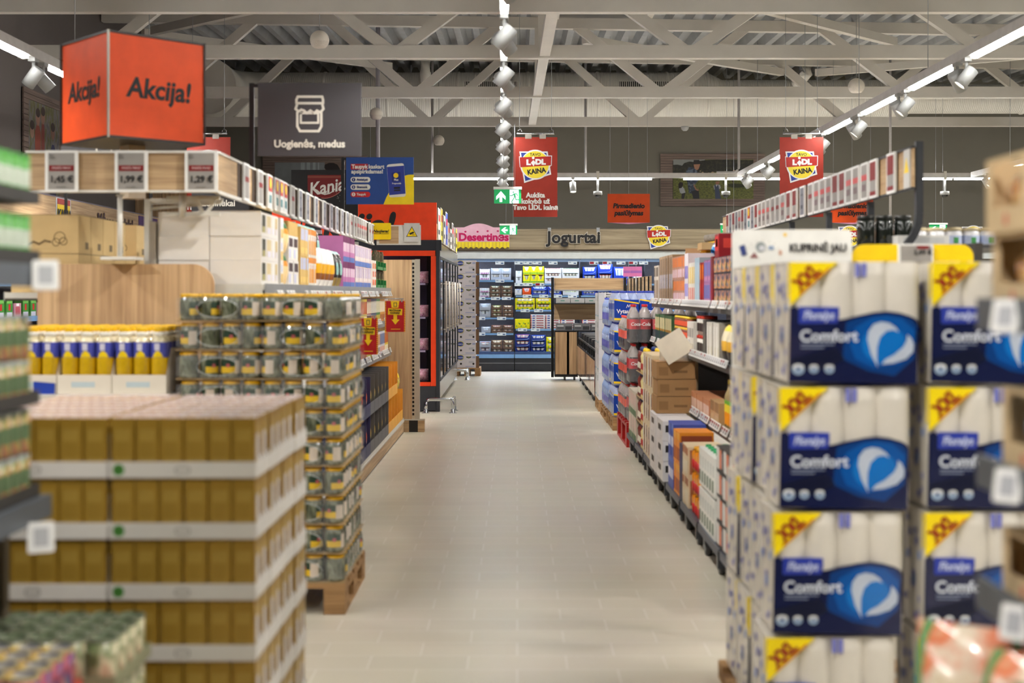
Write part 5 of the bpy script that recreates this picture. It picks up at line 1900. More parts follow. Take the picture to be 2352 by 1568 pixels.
for x, z, c in ((-.24, .38, (150, 110, 92)), (-.06, .42, (138, 100, 84)), (.3, .26, (130, 92, 76)), (-.44, .2, (150, 116, 98))):
    m.disc(x, z, .07, .1, -.0025, C(*c, .6), 16)
    m.disc(x, z + .07, .075, .06, -.003, C(52, 36, 32, .6), 16)
m.build('printed_picture', t)

# ------------------------------------------------------------------ pallet of white fruit cartons
FBW = M('fruit_carton_white', (222, 216, 220), 0.5, noise=0.03, rnd=.03)
t = blank('fruit_carton')
w, d, h = .352, .50, .242
MB().box(-w / 2, 0, 0, w / 2, d, h - .004, FBW).box(-w / 2 - .002, -.002, h * .62, w / 2 + .002, d + .002, h - .003, FBW).build('box_body', t)
m = MB()
e = -.0026
m.disc(-w / 2 + .075, h * .77, .066, .05, e, C(214, 200, 60, .4), 22).disc(-w / 2 + .075, h * .77, .056, .041, e - .0005, C(52, 70, 150, .4), 22)
m.poly([(.0, h * .84), (.10, h * .84), (.09, h * .76), (.05, h * .70), (.01, h * .76)], e, C(60, 58, 50, .6)).poly([(.02, h * .81), (.08, h * .81), (.05, h * .74)], e - .0005, C(150, 156, 100, .6))
m.rect(.115, h * .72, .168, h * .86, e, C(168, 172, 206, .5))
m.rect(.05, h * .35, .14, h * .52, e + .0012, C(196, 194, 200, .5)).rect(-.01, h * .08, .15, h * .13, e + .0012, C(160, 168, 206, .5))
for x in (-.09, .135):
    m.disc(x, h * .3, .019, .019, e + .0012, C(44, 38, 34, .7), 14)
m.build('printed_logo', t)
text('bongo', .045, C(206, 212, 236), t, (-w / 2 + .075, e - .002, h * .77), bold=.001, shear=.15)
MB().box(w / 2 + .0025, -.002, .0, w / 2 + .06, .02, h - .03, C(118, 88, 62, .8)).build('corner_post', t)
k = Kind(t, 'fruit carton')
BX, BY = WX(1070.5, 23.6), 23.55
for L in range(8):
    k.put((BX, BY, .146 + .2425 * (7 - L)), 'white fruit carton with blue oval mark in the pallet stack, %s from the top' % nth(L + 1), 'fruit cartons')
b = MB()
for i, z in enumerate((.22, .52, .78, 1.02, 1.27, 1.5, 1.74, 2.0)):
    b.box(BX - .182, BY - .006, z, BX + .24, BY - .0035, z + .012, C(226, 226, 230, .3))
p = make_pallet(.48, .62)
p.location = (BX + .02, BY - .02, 0)
tag(p, 'wooden pallet under the stack of white fruit cartons', 'pallet')

# ------------------------------------------------------------------ freezer block with orange header
ORH = C(236, 64, 14, .5)
t = thing('display_freezer', 'black freezer cabinet with orange frame and big orange header beyond the left shelves', 'freezer', (0, 16.5, 0))
yz = lambda py: WZ(py, 16.5)
yx = lambda px: WX(px, 16.5)
fx0, fx1 = -3.1, -1.02
MB().box(fx0, 0, 2.16, fx1, .04, yz(465), ORH).build('header_board', t)
text('Akcija!', .44, INK, t, (yx(795), -.004, yz(520)), bold=.014, shear=.2)
MB().box(fx0, -.02, yz(575), fx1 + .06, .1, yz(551), C(34, 36, 44)).build('top_band', t)
MB().box(fx0, -.03, yz(587.5), yx(1000), .0, yz(575.5), ORH).box(yx(990), -.03, yz(886), yx(1001.5), .0, yz(588), ORH).box(fx0, -.03, yz(886), yx(989.5), 0, yz(877), ORH).build('orange_frame', t)
MB().box(yx(1002), -.03, .0, yx(1010), .09, yz(552), FRM).build('corner_post', t)
MB().box(fx0, -.03, .012, yx(1001.5), .5, yz(887), FRM).build('base', t)
MB().box(fx1 - .02, .1, .34, fx1, .56, 2.12, M('freezer_metal', (176, 170, 156), 0.22, 0.8, noise=0.04)).box(fx1 - .02, .1, .05, fx1, .56, .33, M('freezer_metal')).build('side_panel', t)
MB().box(fx0, .52, .34, fx1 - .16, .56, 2.1, C(66, 58, 84, .6)).build('back_wall', t)
MB().box(fx1 - .07, .10, .34, fx1 - .05, .55, 2.1, FRM).build('side_wall', t)
for i, py in enumerate((650, 728, 805)):
    MB().box(fx0, .06, yz(py + 4), fx1 - .145, .52, yz(py), C(150, 140, 170, .4)).build('shelf', t)
MEATL = M('freezer_lamp', (214, 170, 255), 0.4, emit=6, noise=0)
MB().box(fx0, .03, 2.07, fx1 - .15, .06, 2.09, MEATL).build('light_tube', t)
MEAT = ramp_mat('frozen_meat_pack', [(150, 70, 100), (226, 190, 206), (200, 120, 150), (240, 226, 236)], 30, .2, .8, 'noise')
k = Kind(pillow('frozen_meat_pack', .22, .2, .15, lambda a, b_: MEAT), 'frozen pack')
for i, py in enumerate((650, 728, 805, 876)):
    for j in range(3):
        k.put((-1.235 - .24 * j, 16.5 + .08, yz(py) + .002), 'pink frozen meat pack in the orange-framed freezer, %s shelf, %s from the right' % (nth(i + 1), nth(j + 1)), 'frozen meat packs')

t = thing('glass_door_freezer', 'long row of black-framed glass freezer doors beyond the orange-framed freezer', 'freezer', (-1.02, 17.09, 0))
GLASSD = M('freezer_door_glass', (28, 32, 40), 0.03, coat=1.0, noise=0.02, spec=1.0)
MET = M('freezer_metal', (176, 170, 156), 0.22, 0.8, noise=0.04)
Lf = 5.13
MB().box(-.8, 0, .1, -.02, Lf, 2.12, FRM).box(-.8, .0, 0, -.1, Lf, .1, BLACK).build('cabinet_body', t)
MB().box(-.02, .0, .1, .0, Lf, .33, MET).build('kick_panel', t)
MB().box(-.02, 0, 1.98, .004, Lf, 2.14, MET).build('top_strip', t)
for i in range(6):
    y0 = .02 + .85 * i
    dd = MB().box(-.018, y0, .34, .006, y0 + .835, 1.975, GLASSD).build('door', t)
    MB().box(.0065, y0, .34, .016, y0 + .03, 1.975, FRM).box(.0065, y0 + .80, .34, .016, y0 + .835, 1.975, FRM).box(.0065, y0 + .03, .34, .016, y0 + .80, .37, FRM).box(.0065, y0 + .03, 1.94, .016, y0 + .80, 1.975, FRM).build('door_frame', dd)
    hx = M('handle_clear', (226, 214, 200), .2)
    MB().tube([(.016, y0 + .69, 1.0), (.05, y0 + .69, 1.0)], .011, hx, 8).tube([(.016, y0 + .69, 1.62), (.05, y0 + .69, 1.62)], .011, hx, 8).tube([(.05, y0 + .69, .96), (.05, y0 + .69, 1.66)], .013, hx, 8).build('handle', dd)
t = thing('price_rail', 'oak price rail with posters on top of the glass door freezers', 'price rail', (-1.02, 17.09, 0))
MB().box(-.02, -.5, 2.165, -.005, Lf, 2.38, WOODY).box(-.02, 0, 2.38, .0, Lf, 2.39, HR).build('oak_board', t)
PC = [C(190, 186, 176, .5), C(232, 216, 60, .4), C(198, 196, 190, .5), C(40, 70, 170, .4), C(170, 166, 156, .5), C(224, 224, 224, .4), C(90, 90, 96, .4)]
for i in range(9):
    yy = 16.72 + .6 * i
    hgt = (.42, .46, .40, .48, .36, .30, .42, .38, .40)[i]
    t = MB().box(-.006, 0, 0, .0, .42, hgt, HR).box(.0, .015, .015, .0025, .405, hgt - .015, PC[i % 7]).box(.0025, .06, hgt * .2, .0035, .3, hgt * .34, INK).box(.0025, .06, hgt * .6, .0035, .36, hgt * .8, (C(180, 30, 30), C(200, 30, 30), INK)[i % 3]).build('poster_card')
    t.location = (-1.012, yy, 2.17)
    tag(t, 'poster card on the freezer price rail, %s from the near end, %s' % (nth(i + 1), ('grey', 'yellow', 'pale grey', 'blue', 'taupe', 'white', 'charcoal')[i % 7]), 'poster', 'freezer poster cards')

# chrome bumper rails on the floor
for i, (x0, x1, y0) in enumerate(((-1.14, -.80, 16.28), (-1.08, -.86, 22.45))):
    b = MB()
    zt = .17
    b.tube([(x0, y0, .0), (x0, y0, zt - .04), (x0 + .02, y0, zt - .01), (x0 + .05, y0, zt), (x1 - .05, y0, zt), (x1 - .015, y0, zt - .012), (x1, y0 + .0, zt - .05), (x1, y0, 0)], .022, STEEL, 12)
    b.tube([(x1 - .05, y0, zt), (x1 - .01, y0 + .06, zt), (x1, y0 + .12, zt), (x1, y0 + .3, zt), (x1, y0 + .33, zt - .03), (x1, y0 + .34, 0)], .022, STEEL, 12)
    for q_ in ((x0, y0), (x1, y0), (x1, y0 + .34)):
        b.lathe([(.05, .0), (.05, .006), (.028, .008), (.028, .05)], STEEL, 14, (q_[0], q_[1], 0))
    t = b.build('floor_guard')
    tag(t, 'chrome tubular floor guard at the %s end of the freezer row' % ('near' if i == 0 else 'far'), 'floor guard', 'chrome floor guards')

# ------------------------------------------------------------------ left wall meat fridge seen over the end display
t = thing('meat_fridge', 'long oak-topped meat fridge along the left wall', 'fridge', (-5.6, 13.2, 0))
L2 = 9.6
MB().box(-.02, 0, 2.28, .0, L2, 2.66, WOODY).box(-.02, 0, 2.66, .004, L2, 2.675, C(120, 112, 126)).build('fascia', t)
MB().box(-.55, 0, .02, .0, L2, .35, FRM).box(-.56, 0, .35, -.52, L2, 2.2, FRB).box(-.56, 0, 2.2, -.03, L2, 2.26, WHITE).build('cabinet', t)
for z in (.8, 1.2, 1.6):
    MB().box(-.52, 0, z, -.05, L2, z + .02, C(150, 146, 156)).box(-.05, 0, z - .03, -.03, L2, z + .03, FRE).build('shelf', t)
MB().box(-.10, 0, 2.17, -.06, L2, 2.195, MEATL).build('light_tube', t)
text('Mėsos gaminiai', .26, C(66, 34, 40), t, (.012, (-5.6 * F) / (265 - VX) - 13.2, 2.455), rz=PI / 2, bold=.012)
text('KAINA', .16, INK, t, (.02, (-5.6 * F) / (145 - VX) - 13.2, 2.45), rz=PI / 2, bold=.01)
m = MB()
yk = (-5.6 * F) / (145 - VX) - 13.2
m.box(.0, yk - .26, 2.30, .006, yk + .26, 2.66, C(206, 206, 210)).box(.006, yk - .22, 2.32, .011, yk + .22, 2.58, YEL).box(.006, yk - .22, 2.58, .011, yk + .22, 2.65, BRED)
yk = (-5.6 * F) / (340 - VX) - 13.2
m.box(.0, yk - .5, 2.30, .006, yk + .5, 2.64, C(84, 50, 120)).box(.006, yk - .2, 2.36, .008, yk + .4, 2.46, C(206, 196, 220))
m.build('price_signs', t)
GP_ = pack('meat_tray', .18, .1, .2, C(70, 140, 60, .35), [('f', .35, .4, .65, .75, C(190, 40, 40)), ('f', .1, .05, .9, .3, C(206, 206, 226)), ('f', .1, .8, .9, .95, C(120, 190, 90))])
k = Kind(GP_, 'meat tray')
GP2 = pack('meat_tray', .2, .12, .16, C(206, 150, 170, .25), [('f', .15, .2, .85, .75, C(176, 84, 96)), ('f', .3, .8, .7, .98, C(236, 236, 240))])
k2 = Kind(GP2, 'meat tray')
for r, z in enumerate((.8, 1.2, 1.6)):
    for j in range(9):
        (k if (j + r) % 3 else k2).put((-5.66, 13.6 + .24 * j, z + .021), '%s meat tray in the left wall fridge, %s shelf, %s from near end' % ('green' if (j + r) % 3 else 'pink', nth(r + 1), nth(j + 1)), 'meat trays', rz=PI / 2)
# tall oak panels behind the cardboard boxes
t = thing('partition', 'tall light oak partition panels behind the kraft boxes on the left', 'partition', (0, 21.2, 0))
xs = [WX(p_, 21.2) for p_ in (176, 250, 332, 372, 470)]
for i in range(4):
    MB().box(xs[i] + .003, 0, 0, xs[i + 1] - .003, .03, 3.15, WOODV).build('oak_panel', t)
MB().box(WX(343, 21.2), -.03, 0, WX(350, 21.2), -.001, 3.2, BLACK).build('dark_post', t)
# ------------------------------------------------------------------ hanging and standing signs
# orange promotion cube
a = math.radians(43.6)
S = .548
Yc = 6.74
Xc = (250 - VX) * Yc / F
t = thing('promotion_cube', 'orange cube sign reading Akcija! standing above the left shelves', 'sign', (Xc, Yc, 2.302), a)
h = .555
MB().box(0, 0, .012, S, S, h - .012, C(244, 84, 20, .5)).build('cube_body', t)
fr = M('cube_frame', (48, 44, 42), 0.4)
MB().box(-.006, -.006, h - .012, S + .006, S + .006, h, fr).box(-.006, -.006, 0, S + .006, S + .006, .012, fr).build('rim', t)
b = MB()
al = M('corner_profile', (176, 170, 160), 0.35, .4)
b.box(-.011, -.011, .0, -.001, -.001, h, al).box(S + .001, -.011, 0, S + .008, -.001, h, fr).box(-.011, S + .001, 0, -.001, S + .008, h, fr)
b.build('corner_profile', t)
text('Akcija!', .145, INK, t, (.285, -.002, .268), bold=.004, shear=.12, sx=.94)
text('Akcija!', .145, INK, t, (-.002, .285, .268), rz=-PI / 2, bold=.004, shear=.12, sx=.94)
MB().box(S / 2 - .05, S / 2 - .05, -.29, S / 2 + .05, S / 2 + .05, -.001, M('cube_stand', (196, 180, 158), 0.5)).build('stand', t)


def frame_sign(name, label, px0, px1, py0, py1, y, col, fpx=None):
    """board hanging from a black side frame, front toward the camera"""
    x0, x1, z0, z1 = WX(px0, y), WX(px1, y), WZ(py1, y), WZ(py0, y)
    t = thing(name, label, 'sign', (0, y, 0))
    MB().box(x0, 0, z0, x1, .008, z1, col).build('board', t)
    if fpx:
        xf = WX(fpx, y)
        MB().box(xf - .015, .01, 1.95, xf + .015, .03, z1, BLACK).box(xf + .015, .01, z1 - .025, x1 - .04, .03, z1 - .005, BLACK).build('side_frame', t)
    return t, x0, x1, z0, z1


SGREY = M('sign_charcoal', (74, 72, 76), 0.45, noise=0.02)
t, x0, x1, z0, z1 = frame_sign('aisle_sign', 'charcoal hanging sign with white jar icon reading Uogienės, medus', 592, 830, 190, 358, 8.2, SGREY, 577)
IW = C(226, 222, 212, .5)
y = 8.2
m = MB()
q = lambda pts: [(WX(a_, y), WZ(b_, y)) for a_, b_ in pts]
sw = .0155
m.stroke(q([(684, 222), (740, 222), (742, 229), (742, 237), (681, 237), (681, 229), (684, 222)]), sw, -.001, IW)
m.stroke(q([(683, 238), (679, 250), (686, 256), (692, 252), (698, 254), (705, 260), (713, 254), (722, 260), (728, 254), (736, 258), (743, 250), (740, 238)]), sw, -.001, IW)
m.stroke(q([(683, 258), (683, 290), (689, 301), (732, 301), (738, 290), (738, 258)]), sw, -.001, IW)
m.stroke(q([(691, 260), (731, 260), (731, 282), (691, 282)]), sw * .85, -.001, IW, True)
m.build('jar_icon', t)
text('Uogienės, medus', .064, IW, t, (WX(711, y), -.003, WZ(331, y)), bold=.0022)

PBL = C(34, 70, 138, .4)
t, x0, x1, z0, z1 = frame_sign('promotion_sign', 'blue and yellow hanging sign with a phone reading Taupyk kaskart apsipirkdamas!', 795, 950, 361, 469, 12.6, PBL, 787)
y = 12.6
q = lambda pts: [(WX(a_, y), WZ(b_, y)) for a_, b_ in pts]
s6 = 7.35
g = lambda pts: q([(640 + a_ / s6, 350 + b_ / s6) for a_, b_ in pts])
m = MB()
cv = []
for i in range(13):
    f = i / 12
    cv.append((1770 + 515 * (f ** 1.0), 880 - 505 * math.sin(PI / 2 * min(1, f * 1.15)) ** .8))
m.poly(g([(1770, 878)] + cv[1:] + [(2284, 380), (2284, 878)]), -.0008, C(236, 208, 24, .4))
m.poly(g([(1218, 192), (1505, 192), (1505, 288), (1218, 288)]), -.001, C(176, 34, 40, .4))
for yy, c in ((460, C(222, 220, 210, .4)), (585, C(222, 220, 210, .4)), (708, C(196, 34, 36, .4))):
    m.poly(g(rrect(1215, yy - 46, 1548, yy + 46, 46, 6)), -.001, c)
    m.poly(g([(1265 + 32 * math.cos(k * PI / 8), yy + 32 * math.sin(k * PI / 8)) for k in range(16)]), -.0015, C(30, 50, 116, .4) if yy < 700 else C(226, 222, 216, .4))
m.poly(g([(1825, 240), (1838, 210), (1868, 200), (2080, 182), (2106, 192), (2116, 220), (2148, 700), (2140, 735), (2115, 746), (1895, 758), (1872, 745), (1866, 715)]), -.0012, C(216, 214, 206, .4))
m.poly(g([(1828, 245), (2115, 222), (2142, 695), (1868, 722)]), -.0018, C(40, 56, 140, .4))
m.poly(g([(1905, 345), (2052, 325), (2066, 485), (1918, 492)]), -.0022, C(24, 40, 112, .4))
m.poly(g([(1980 + 42 * math.cos(k * PI / 10), 388 + 42 * math.sin(k * PI / 10)) for k in range(20)]), -.0026, C(240, 206, 30, .4))
m.poly(g([(1945, 585), (2050, 580), (2052, 612), (1947, 616)]), -.0022, INK).poly(g([(1948, 628), (2054, 622), (2056, 650), (1950, 655)]), -.0022, INK)
m.build('printed_graphic', t)
WT = C(222, 220, 214, .4)
gp = lambda a_, b_: (WX(640 + a_ / s6, y), -.003, WZ(350 + b_ / s6, y))
text('Taupyk', .053, WT, t, gp(1232, 242), bold=.0018, align='LEFT', sx=.98)
text('kaskart', .053, WT, t, gp(1518, 242), bold=.0018, align='LEFT', sx=.98)
text('apsipirkdamas!', .053, WT, t, gp(1228, 325), bold=.0018, align='LEFT', sx=.98)
for s_, yy, c in (('Atsisiųsk', 460, C(30, 50, 116, .4)), ('Skenuok', 585, C(30, 50, 116, .4)), ('Taupyk', 708, WT)):
    text(s_, .030, c, t, gp(1315, yy), bold=.0010, align='LEFT', shear=.1)
for s_, yy, c in (('1', 460, WT), ('2', 585, WT), ('3', 708, C(170, 30, 34, .4))):
    text(s_, .028, c, t, gp(1265, yy), bold=.0008)
text('Plus', .026, WT, t, gp(1985, 462), bold=.0008)
text('Programėlė', .018, WT, t, gp(1992, 524), bold=.0006)

t = thing('brand_sign', 'black board with dark red shield and white script above the far left shelves', 'sign', (0, 14.6, 0))
y = 14.6
q = lambda pts: [(WX(640 + a_ / s6, y), WZ(350 + b_ / s6, y)) for a_, b_ in pts]
MB().box(WX(669, y), 0, WZ(505, y), WX(822, y), .02, WZ(390, y), C(22, 20, 22, .4)).build('board', t)
m = MB()
arc = [(490 + 565 * i / 12, 640 + 130 * math.sin(PI * i / 12) ** .8) for i in range(13)]
m.poly(q([(490, 380), (1050, 380)] + arc[::-1]), -.001, C(112, 14, 18, .35))
m.poly(q([(490, 395), (1050, 395), (1050, 430), (490, 430)]), -.0014, C(132, 60, 48, .35))
m.stroke(q([(a_, b_ + 4) for a_, b_ in arc[5:]]), .006, -.0016, C(190, 120, 110, .4))
m.stroke(q([(600, 615), (650, 640), (700, 685), (780, 708), (860, 690), (910, 660), (945, 620)]), .012, -.0018, WT)
for i in range(26):
    ax, ay = RND.uniform(960, 1120), RND.uniform(560, 860)
    m.poly(q([(ax, ay), (ax + 10, ay - 4), (ax + 8, ay + 6)]), -.001, C(190, 186, 180, .5))
m.build('shield', t)
text('Kania', .20, WT, t, (q([(805, 590)])[0][0], -.003, q([(805, 590)])[0][1]), bold=.004, shear=.22, roll=.16, sx=.9)
MB().box(WX(690, y), .021, 0, WX(693, y), .05, WZ(400, y), BLACK).box(WX(800, y), .021, 0, WX(803, y), .05, WZ(400, y), BLACK).build('post', t)

# charcoal sign with the white bull icon behind the cube, and the small black text sign
t, x0, x1, z0, z1 = frame_sign('aisle_sign', 'charcoal hanging sign with white bull icon just under the orange cube', 140, 352, 258, 420, 9.2, SGREY)
y = 9.2
q = lambda pts: [(WX(a_, y), WZ(b_, y)) for a_, b_ in pts]
m = MB()
m.stroke(q([(212, 325), (218, 332), (226, 331), (234, 325), (244, 325), (252, 331), (260, 332), (266, 325)]), .014, -.001, IW)
m.stroke(q([(222, 332), (222, 350), (230, 368), (247, 368), (256, 350), (256, 332)]), .014, -.001, IW)
m.build('bull_icon', t)
text('Mėsa', .064, IW, t, (WX(240, y), -.003, WZ(400, y)), bold=.002)
for px in (150, 345):
    MB().box(WX(px, y) - .01, .009, 1.9, WX(px, y) + .01, .02, WZ(300, y), BLACK).build('support_rod', t)
t, x0, x1, z0, z1 = frame_sign('aisle_sign', 'small black hanging sign reading Ledinukai behind the white price rail bracket', 440, 585, 415, 496, 12.6, C(46, 44, 46, .45))
text('Ledinukai', .085, IW, t, (WX(502, 12.6), -.003, WZ(467, 12.6)), bold=.002)
for px in (452, 575):
    MB().box(WX(px, 12.6) - .01, .009, 1.5, WX(px, 12.6) + .01, .02, WZ(415, 12.6), BLACK).build('support_rod', t)


# red banners on hangers
def banner(px, lab, y=16.4, py0=315, py1=498, full=True, w=.548):
    xc = WX(px, y)
    zt, zb = WZ(py0, y), WZ(py1, y)
    t = thing('price_banner', lab, 'banner', (xc, y, 0), 0, 'red price banners')
    MB().box(-w / 2, 0, zb, w / 2, .006, zt, C(160, 44, 26, .5)).build('board', t)
    b = MB()
    b.tube([(-.235, 0, zt + .045), (.235, 0, zt + .045)], .012, STEEL, 8)
    for s in (-1, 1):
        b.tube([(s * .22, 0, zt + .045), (s * .225, 0, zt + .085), (s * .185, 0, zt + .105), (s * .17, 0, zt + .07)], .006, STEEL, 6)
        b.tube([(s * .2, 0, zt + .10), (s * .2, 0, deck_z(xc, y))], .003, GALV, 5)
    b.build('hanger_bar', t)
    for s in (-.09, .09):
        MB().box(s - .04, -.004, zt - .02, s + .04, -.001, zt + .045, M('clear_clip', (214, 210, 200), .2, alpha=.4)).build('clip', t)
    badge(t, 0, zt - .362, .203, -.001, .003)
    for i, s in enumerate(('Aukšta', 'kokybė už', 'Tavo LIDL kainą')):
        text(s, .084, C(240, 238, 232, .4), t, (0, -.003, zt - .73 - .077 * i), bold=.0036)
    return t


banner(1230, 'red hanging price banner with yellow badge beside the centre light track')
banner(1841, 'red hanging price banner with yellow badge behind the right price rail')
banner(479, 'red hanging banner mostly hidden behind the orange cube sign')


# orange Monday offer signs
def offer(px, lab, y=21.0, py0=445, py1=511):
    xc = WX(px, y)
    zt, zb = WZ(py0, y), WZ(py1, y)
    w = 97 * y / F
    t = thing('offer_sign', lab, 'sign', (xc, y, 0), 0, 'orange offer signs')
    MB().box(-w / 2, 0, zb, w / 2, .005, zt, C(206, 70, 8, .5)).build('board', t)
    MB().slab([(-w / 2, zb), (w / 2, zb), (.0, zb - .025)], .007, .011, C(226, 160, 196, .5)).build('back_card', t)
    text('Pirmadienio', .108, INK, t, (0, -.003, zb + .265), bold=.0045, shear=.15, sx=.98)
    text('pasiūlymas', .108, INK, t, (0, -.003, zb + .15), bold=.0045, shear=.15, sx=.98)
    for s in (-.3, .0, .3):
        MB().tube([(s, .002, zt), (s, .002, deck_z(xc, y))], .002, GALV, 4).build('wire', t)


offer(1444, 'orange hanging sign reading Pirmadienio pasiūlymas left of the landscape mural')
offer(1957, 'orange hanging sign partly covered by the right price rail')


# red sale cards on arms at the left shelves
SALER = C(186, 30, 32, .4)
SALEY = C(246, 204, 30, .4)


def sale_card(px0, px1, py0, py1, y, lab):
    w, h = (px1 - px0) * y / F, (py1 - py0) * y / F
    t = thing('sale_card', lab, 'sale card', ((px0 + px1) / 2 * y / F - VX * y / F, y, WZ((py0 + py1) / 2, y)), 0, 'red sale cards')
    MB().box(-w / 2, 0, -h / 2, w / 2, .004, h / 2, SALER).build('card', t)
    m = MB()
    X = lambda u_: (u_ - .5) * w
    Z = lambda v_: (v_ - .5) * h
    q2 = lambda pts: [(X(u_), Z(v_)) for u_, v_ in pts]
    for i in range(18):
        v = i / 18
        for xa in (0, .94):
            m.poly(q2([(xa, v), (xa + .06, v + .02), (xa + .06, v + .045), (xa, v + .025)]), -.0008, SALEY)
    m.poly(q2([(.33, .78), (.66, .78), (.70, 1.0), (.29, 1.0)]), -.0012, SALEY)
    m.poly(q2([(.14, .56), (.84, .54), (.86, .74), (.16, .77)]), -.0014, SALEY)
    m.poly(q2([(.42, .55), (.60, .55), (.60, .40), (.72, .40), (.51, .24), (.32, .40), (.42, .40)]), -.0012, SALEY)
    m.stroke(q2([(.44, .82), (.44, .94), (.58, .94), (.58, .82), (.44, .82)]), .006, -.0018, C(110, 100, 60))
    m.poly(q2([(.3, .08), (.75, .08), (.75, .1), (.3, .1)]), -.0012, SALEY)
    m.build('printed_arrow', t)
    text('MAŽINAM', h * .082, INK, t, (X(.5), -.003, Z(.695)), bold=.0006, roll=-.02)
    text('KAINAS!', h * .082, INK, t, (X(.5), -.003, Z(.61)), bold=.0006, roll=-.02)
    MB().tube([(-w * .9, .002, h / 2 + .02), (w * .42, .002, h / 2 + .02)], .004, GREYM, 6).box(w * .3, -.002, h / 2 - .01, w * .36, .006, h / 2 + .024, GREYM).build('arm', t)
    return t


sale_card(884, 931, 691, 762, 11.6, 'red sale card with yellow arrow on an arm, before the tall oak end panel')
sale_card(822, 868, 730, 814, 9.9, 'red sale card with yellow arrow on an arm, just beyond the jar tower')
# ------------------------------------------------------------------ goods on the left gondola
def run(k, X, y0, y1, w, z, layers, h, rz, desc, group, where, jig=.003, drop=0.0):
    """a row of equal packs along y, stacked in layers, counted from the near end"""
    n = max(1, int((y1 - y0 + 1e-6) / w))
    for L in range(layers):
        for i in range(n):
            if drop and L == layers - 1 and layers > 1 and RND.random() < drop:
                continue
            lab = desc + ', ' + where + (', %s from near end' % nth(i + 1) if n > 1 else '')
            if layers > 1:
                lab += ', %s level' % ('bottom', 'second', 'third', 'fourth', 'fifth')[L]
            k.put((X + RND.uniform(-jig, jig), y0 + w * (i + .5), z + (h + .0008) * L + .0005), lab, group, rz=rz)


RL, RR = PI / 2, -PI / 2
LTOP, LX0 = 1.5455, -1.362
# big white cartons with windows toward the aisle
def white_windowed():
    b = MB()
    w, d, h = .274, .5, .1285
    b.box(-w / 2, 0, 0, w / 2, d, h, WHITEC)
    e = .0008
    for i, (y0, y1, c) in enumerate(((.03, .12, (60, 62, 46)), (.16, .28, (214, 196, 150)), (.31, .38, (226, 222, 214)), (.41, .47, (198, 176, 120)))):
        b.box(w / 2 - e, y0, .022, w / 2 + e, y1, h - .012, C(*c, .5))
        b.box(w / 2 - e, y0 + .01, .022, w / 2 + e * 1.6, y1 - .01, .055, C(176, 168, 110, .5) if i == 0 else C(222, 218, 230, .5))
    return b.build('windowed_carton')


k = Kind(white_windowed(), 'carton')
for L in range(3):
    for c in range(2):
        k.put((-1.372 - .138 - .278 * c, 7.0 + (.004 if (L + c) % 2 else 0), LTOP + .1295 * L), 'big white carton on the left top shelf, %s column, %s' % (('aisle', 'inner')[c], ('bottom', 'middle', 'top')[L]), 'white windowed cartons')
# kraft cartons on the far side of the gondola
gl2 = MB().box(-2.74, LY0 + .0, 1.47, -1.99, 9.4, 1.50, SHELF).box(-2.745, LY0, 1.455, -2.74, 9.4, 1.505, GREYM).build('shelf', gl)
t = pack('kraft_carton', .36, .205, .209, M('kraft_light', (206, 178, 126), .75, noise=.05, rnd=.04), [('r', .0, .985, 1, 1, C(120, 104, 78, .7)), ('f', 0, .985, 1, 1, C(150, 126, 90, .7)), ('r', .55, .12, .8, .3, C(120, 106, 82, .7))])
m = MB()
for cx_, cz_, r_ in ((.08, .085, .03), (.06, .06, .02), (.10, .065, .02)):
    m.stroke([(cx_ + r_ * math.cos(a_ * PI / 7), cz_ + r_ * math.sin(a_ * PI / 7)) for a_ in range(15)], .004, -.001, C(122, 100, 66, .7))
m.stroke([(-.09, .045), (-.06, .062), (-.03, .05), (.0, .068), (.03, .062)], .012, -.001, C(122, 100, 66, .7))
m.build('printed_logo', t)
k = Kind(t, 'carton')
for L in range(2):
    for i in range(7):
        if L and i == 4:
            continue
        k.put((-2.352 - .18, 7.0 + .2105 * i + (.02 if i > 4 else 0), 1.5008 + .21 * L), 'kraft carton with brown sketch on the far side of the left shelves, row %d, %s' % (i + 1, ('lower', 'upper')[L]), 'kraft cartons on the left')

k = Kind(pack('snack_pack', .09, .12, .128, C(236, 232, 226), [('f', .1, .1, .9, .5, C(226, 190, 110)), ('f', .2, .6, .8, .9, C(206, 210, 230))]), 'snack pack')
run(k, LX0, 7.52, 7.62, .09, LTOP, 3, .128, RL, 'white snack pack', 'white snack packs', 'left top shelf')
CAR = [C(240, 150, 50), C(246, 216, 160), C(50, 110, 60)]
k = Kind(pillow('carrot_pouch', .09, .09, .19, lambda u, v: CAR[2] if v > .78 else (CAR[0] if v > .55 else CAR[1])), 'pouch')
run(k, LX0 - .0, 7.63, 7.83, .095, LTOP, 2, .19, RL, 'orange and cream pouch with green top', 'orange pouches', 'left top shelf')
k = Kind(pack('slotted_tray', .17, .30, .15, C(228, 224, 220), [('f', .12, .55, .88, .9, C(66, 44, 48)), ('f', .1, .1, .5, .45, C(206, 208, 232)), ('f', .55, .05, .95, .4, C(240, 236, 226))]), 'shelf tray')
run(k, LX0 - .01, 7.84, 8.2, .175, LTOP, 2, .15, RL, 'white tray with dark slot', 'white slotted trays', 'left top shelf')
k = Kind(pack('tan_box', .34, .32, .085, C(206, 172, 104, .7), [('f', .05, .0, .1, 1, C(180, 146, 84, .7)), ('l', 0, .0, 1, .1, C(180, 146, 84, .7))]), 'carton')
k.put((LX0 - .015, 8.02, LTOP + .3025), 'flat tan carton lying on the white slotted trays, left top shelf', rz=RL)
k = Kind(pack('cereal_carton', .075, .2, .185, C(222, 186, 110), [('f', .1, .55, .9, .95, C(196, 202, 230)), ('f', .1, .1, .9, .3, C(240, 206, 120))], ), 'cereal carton')
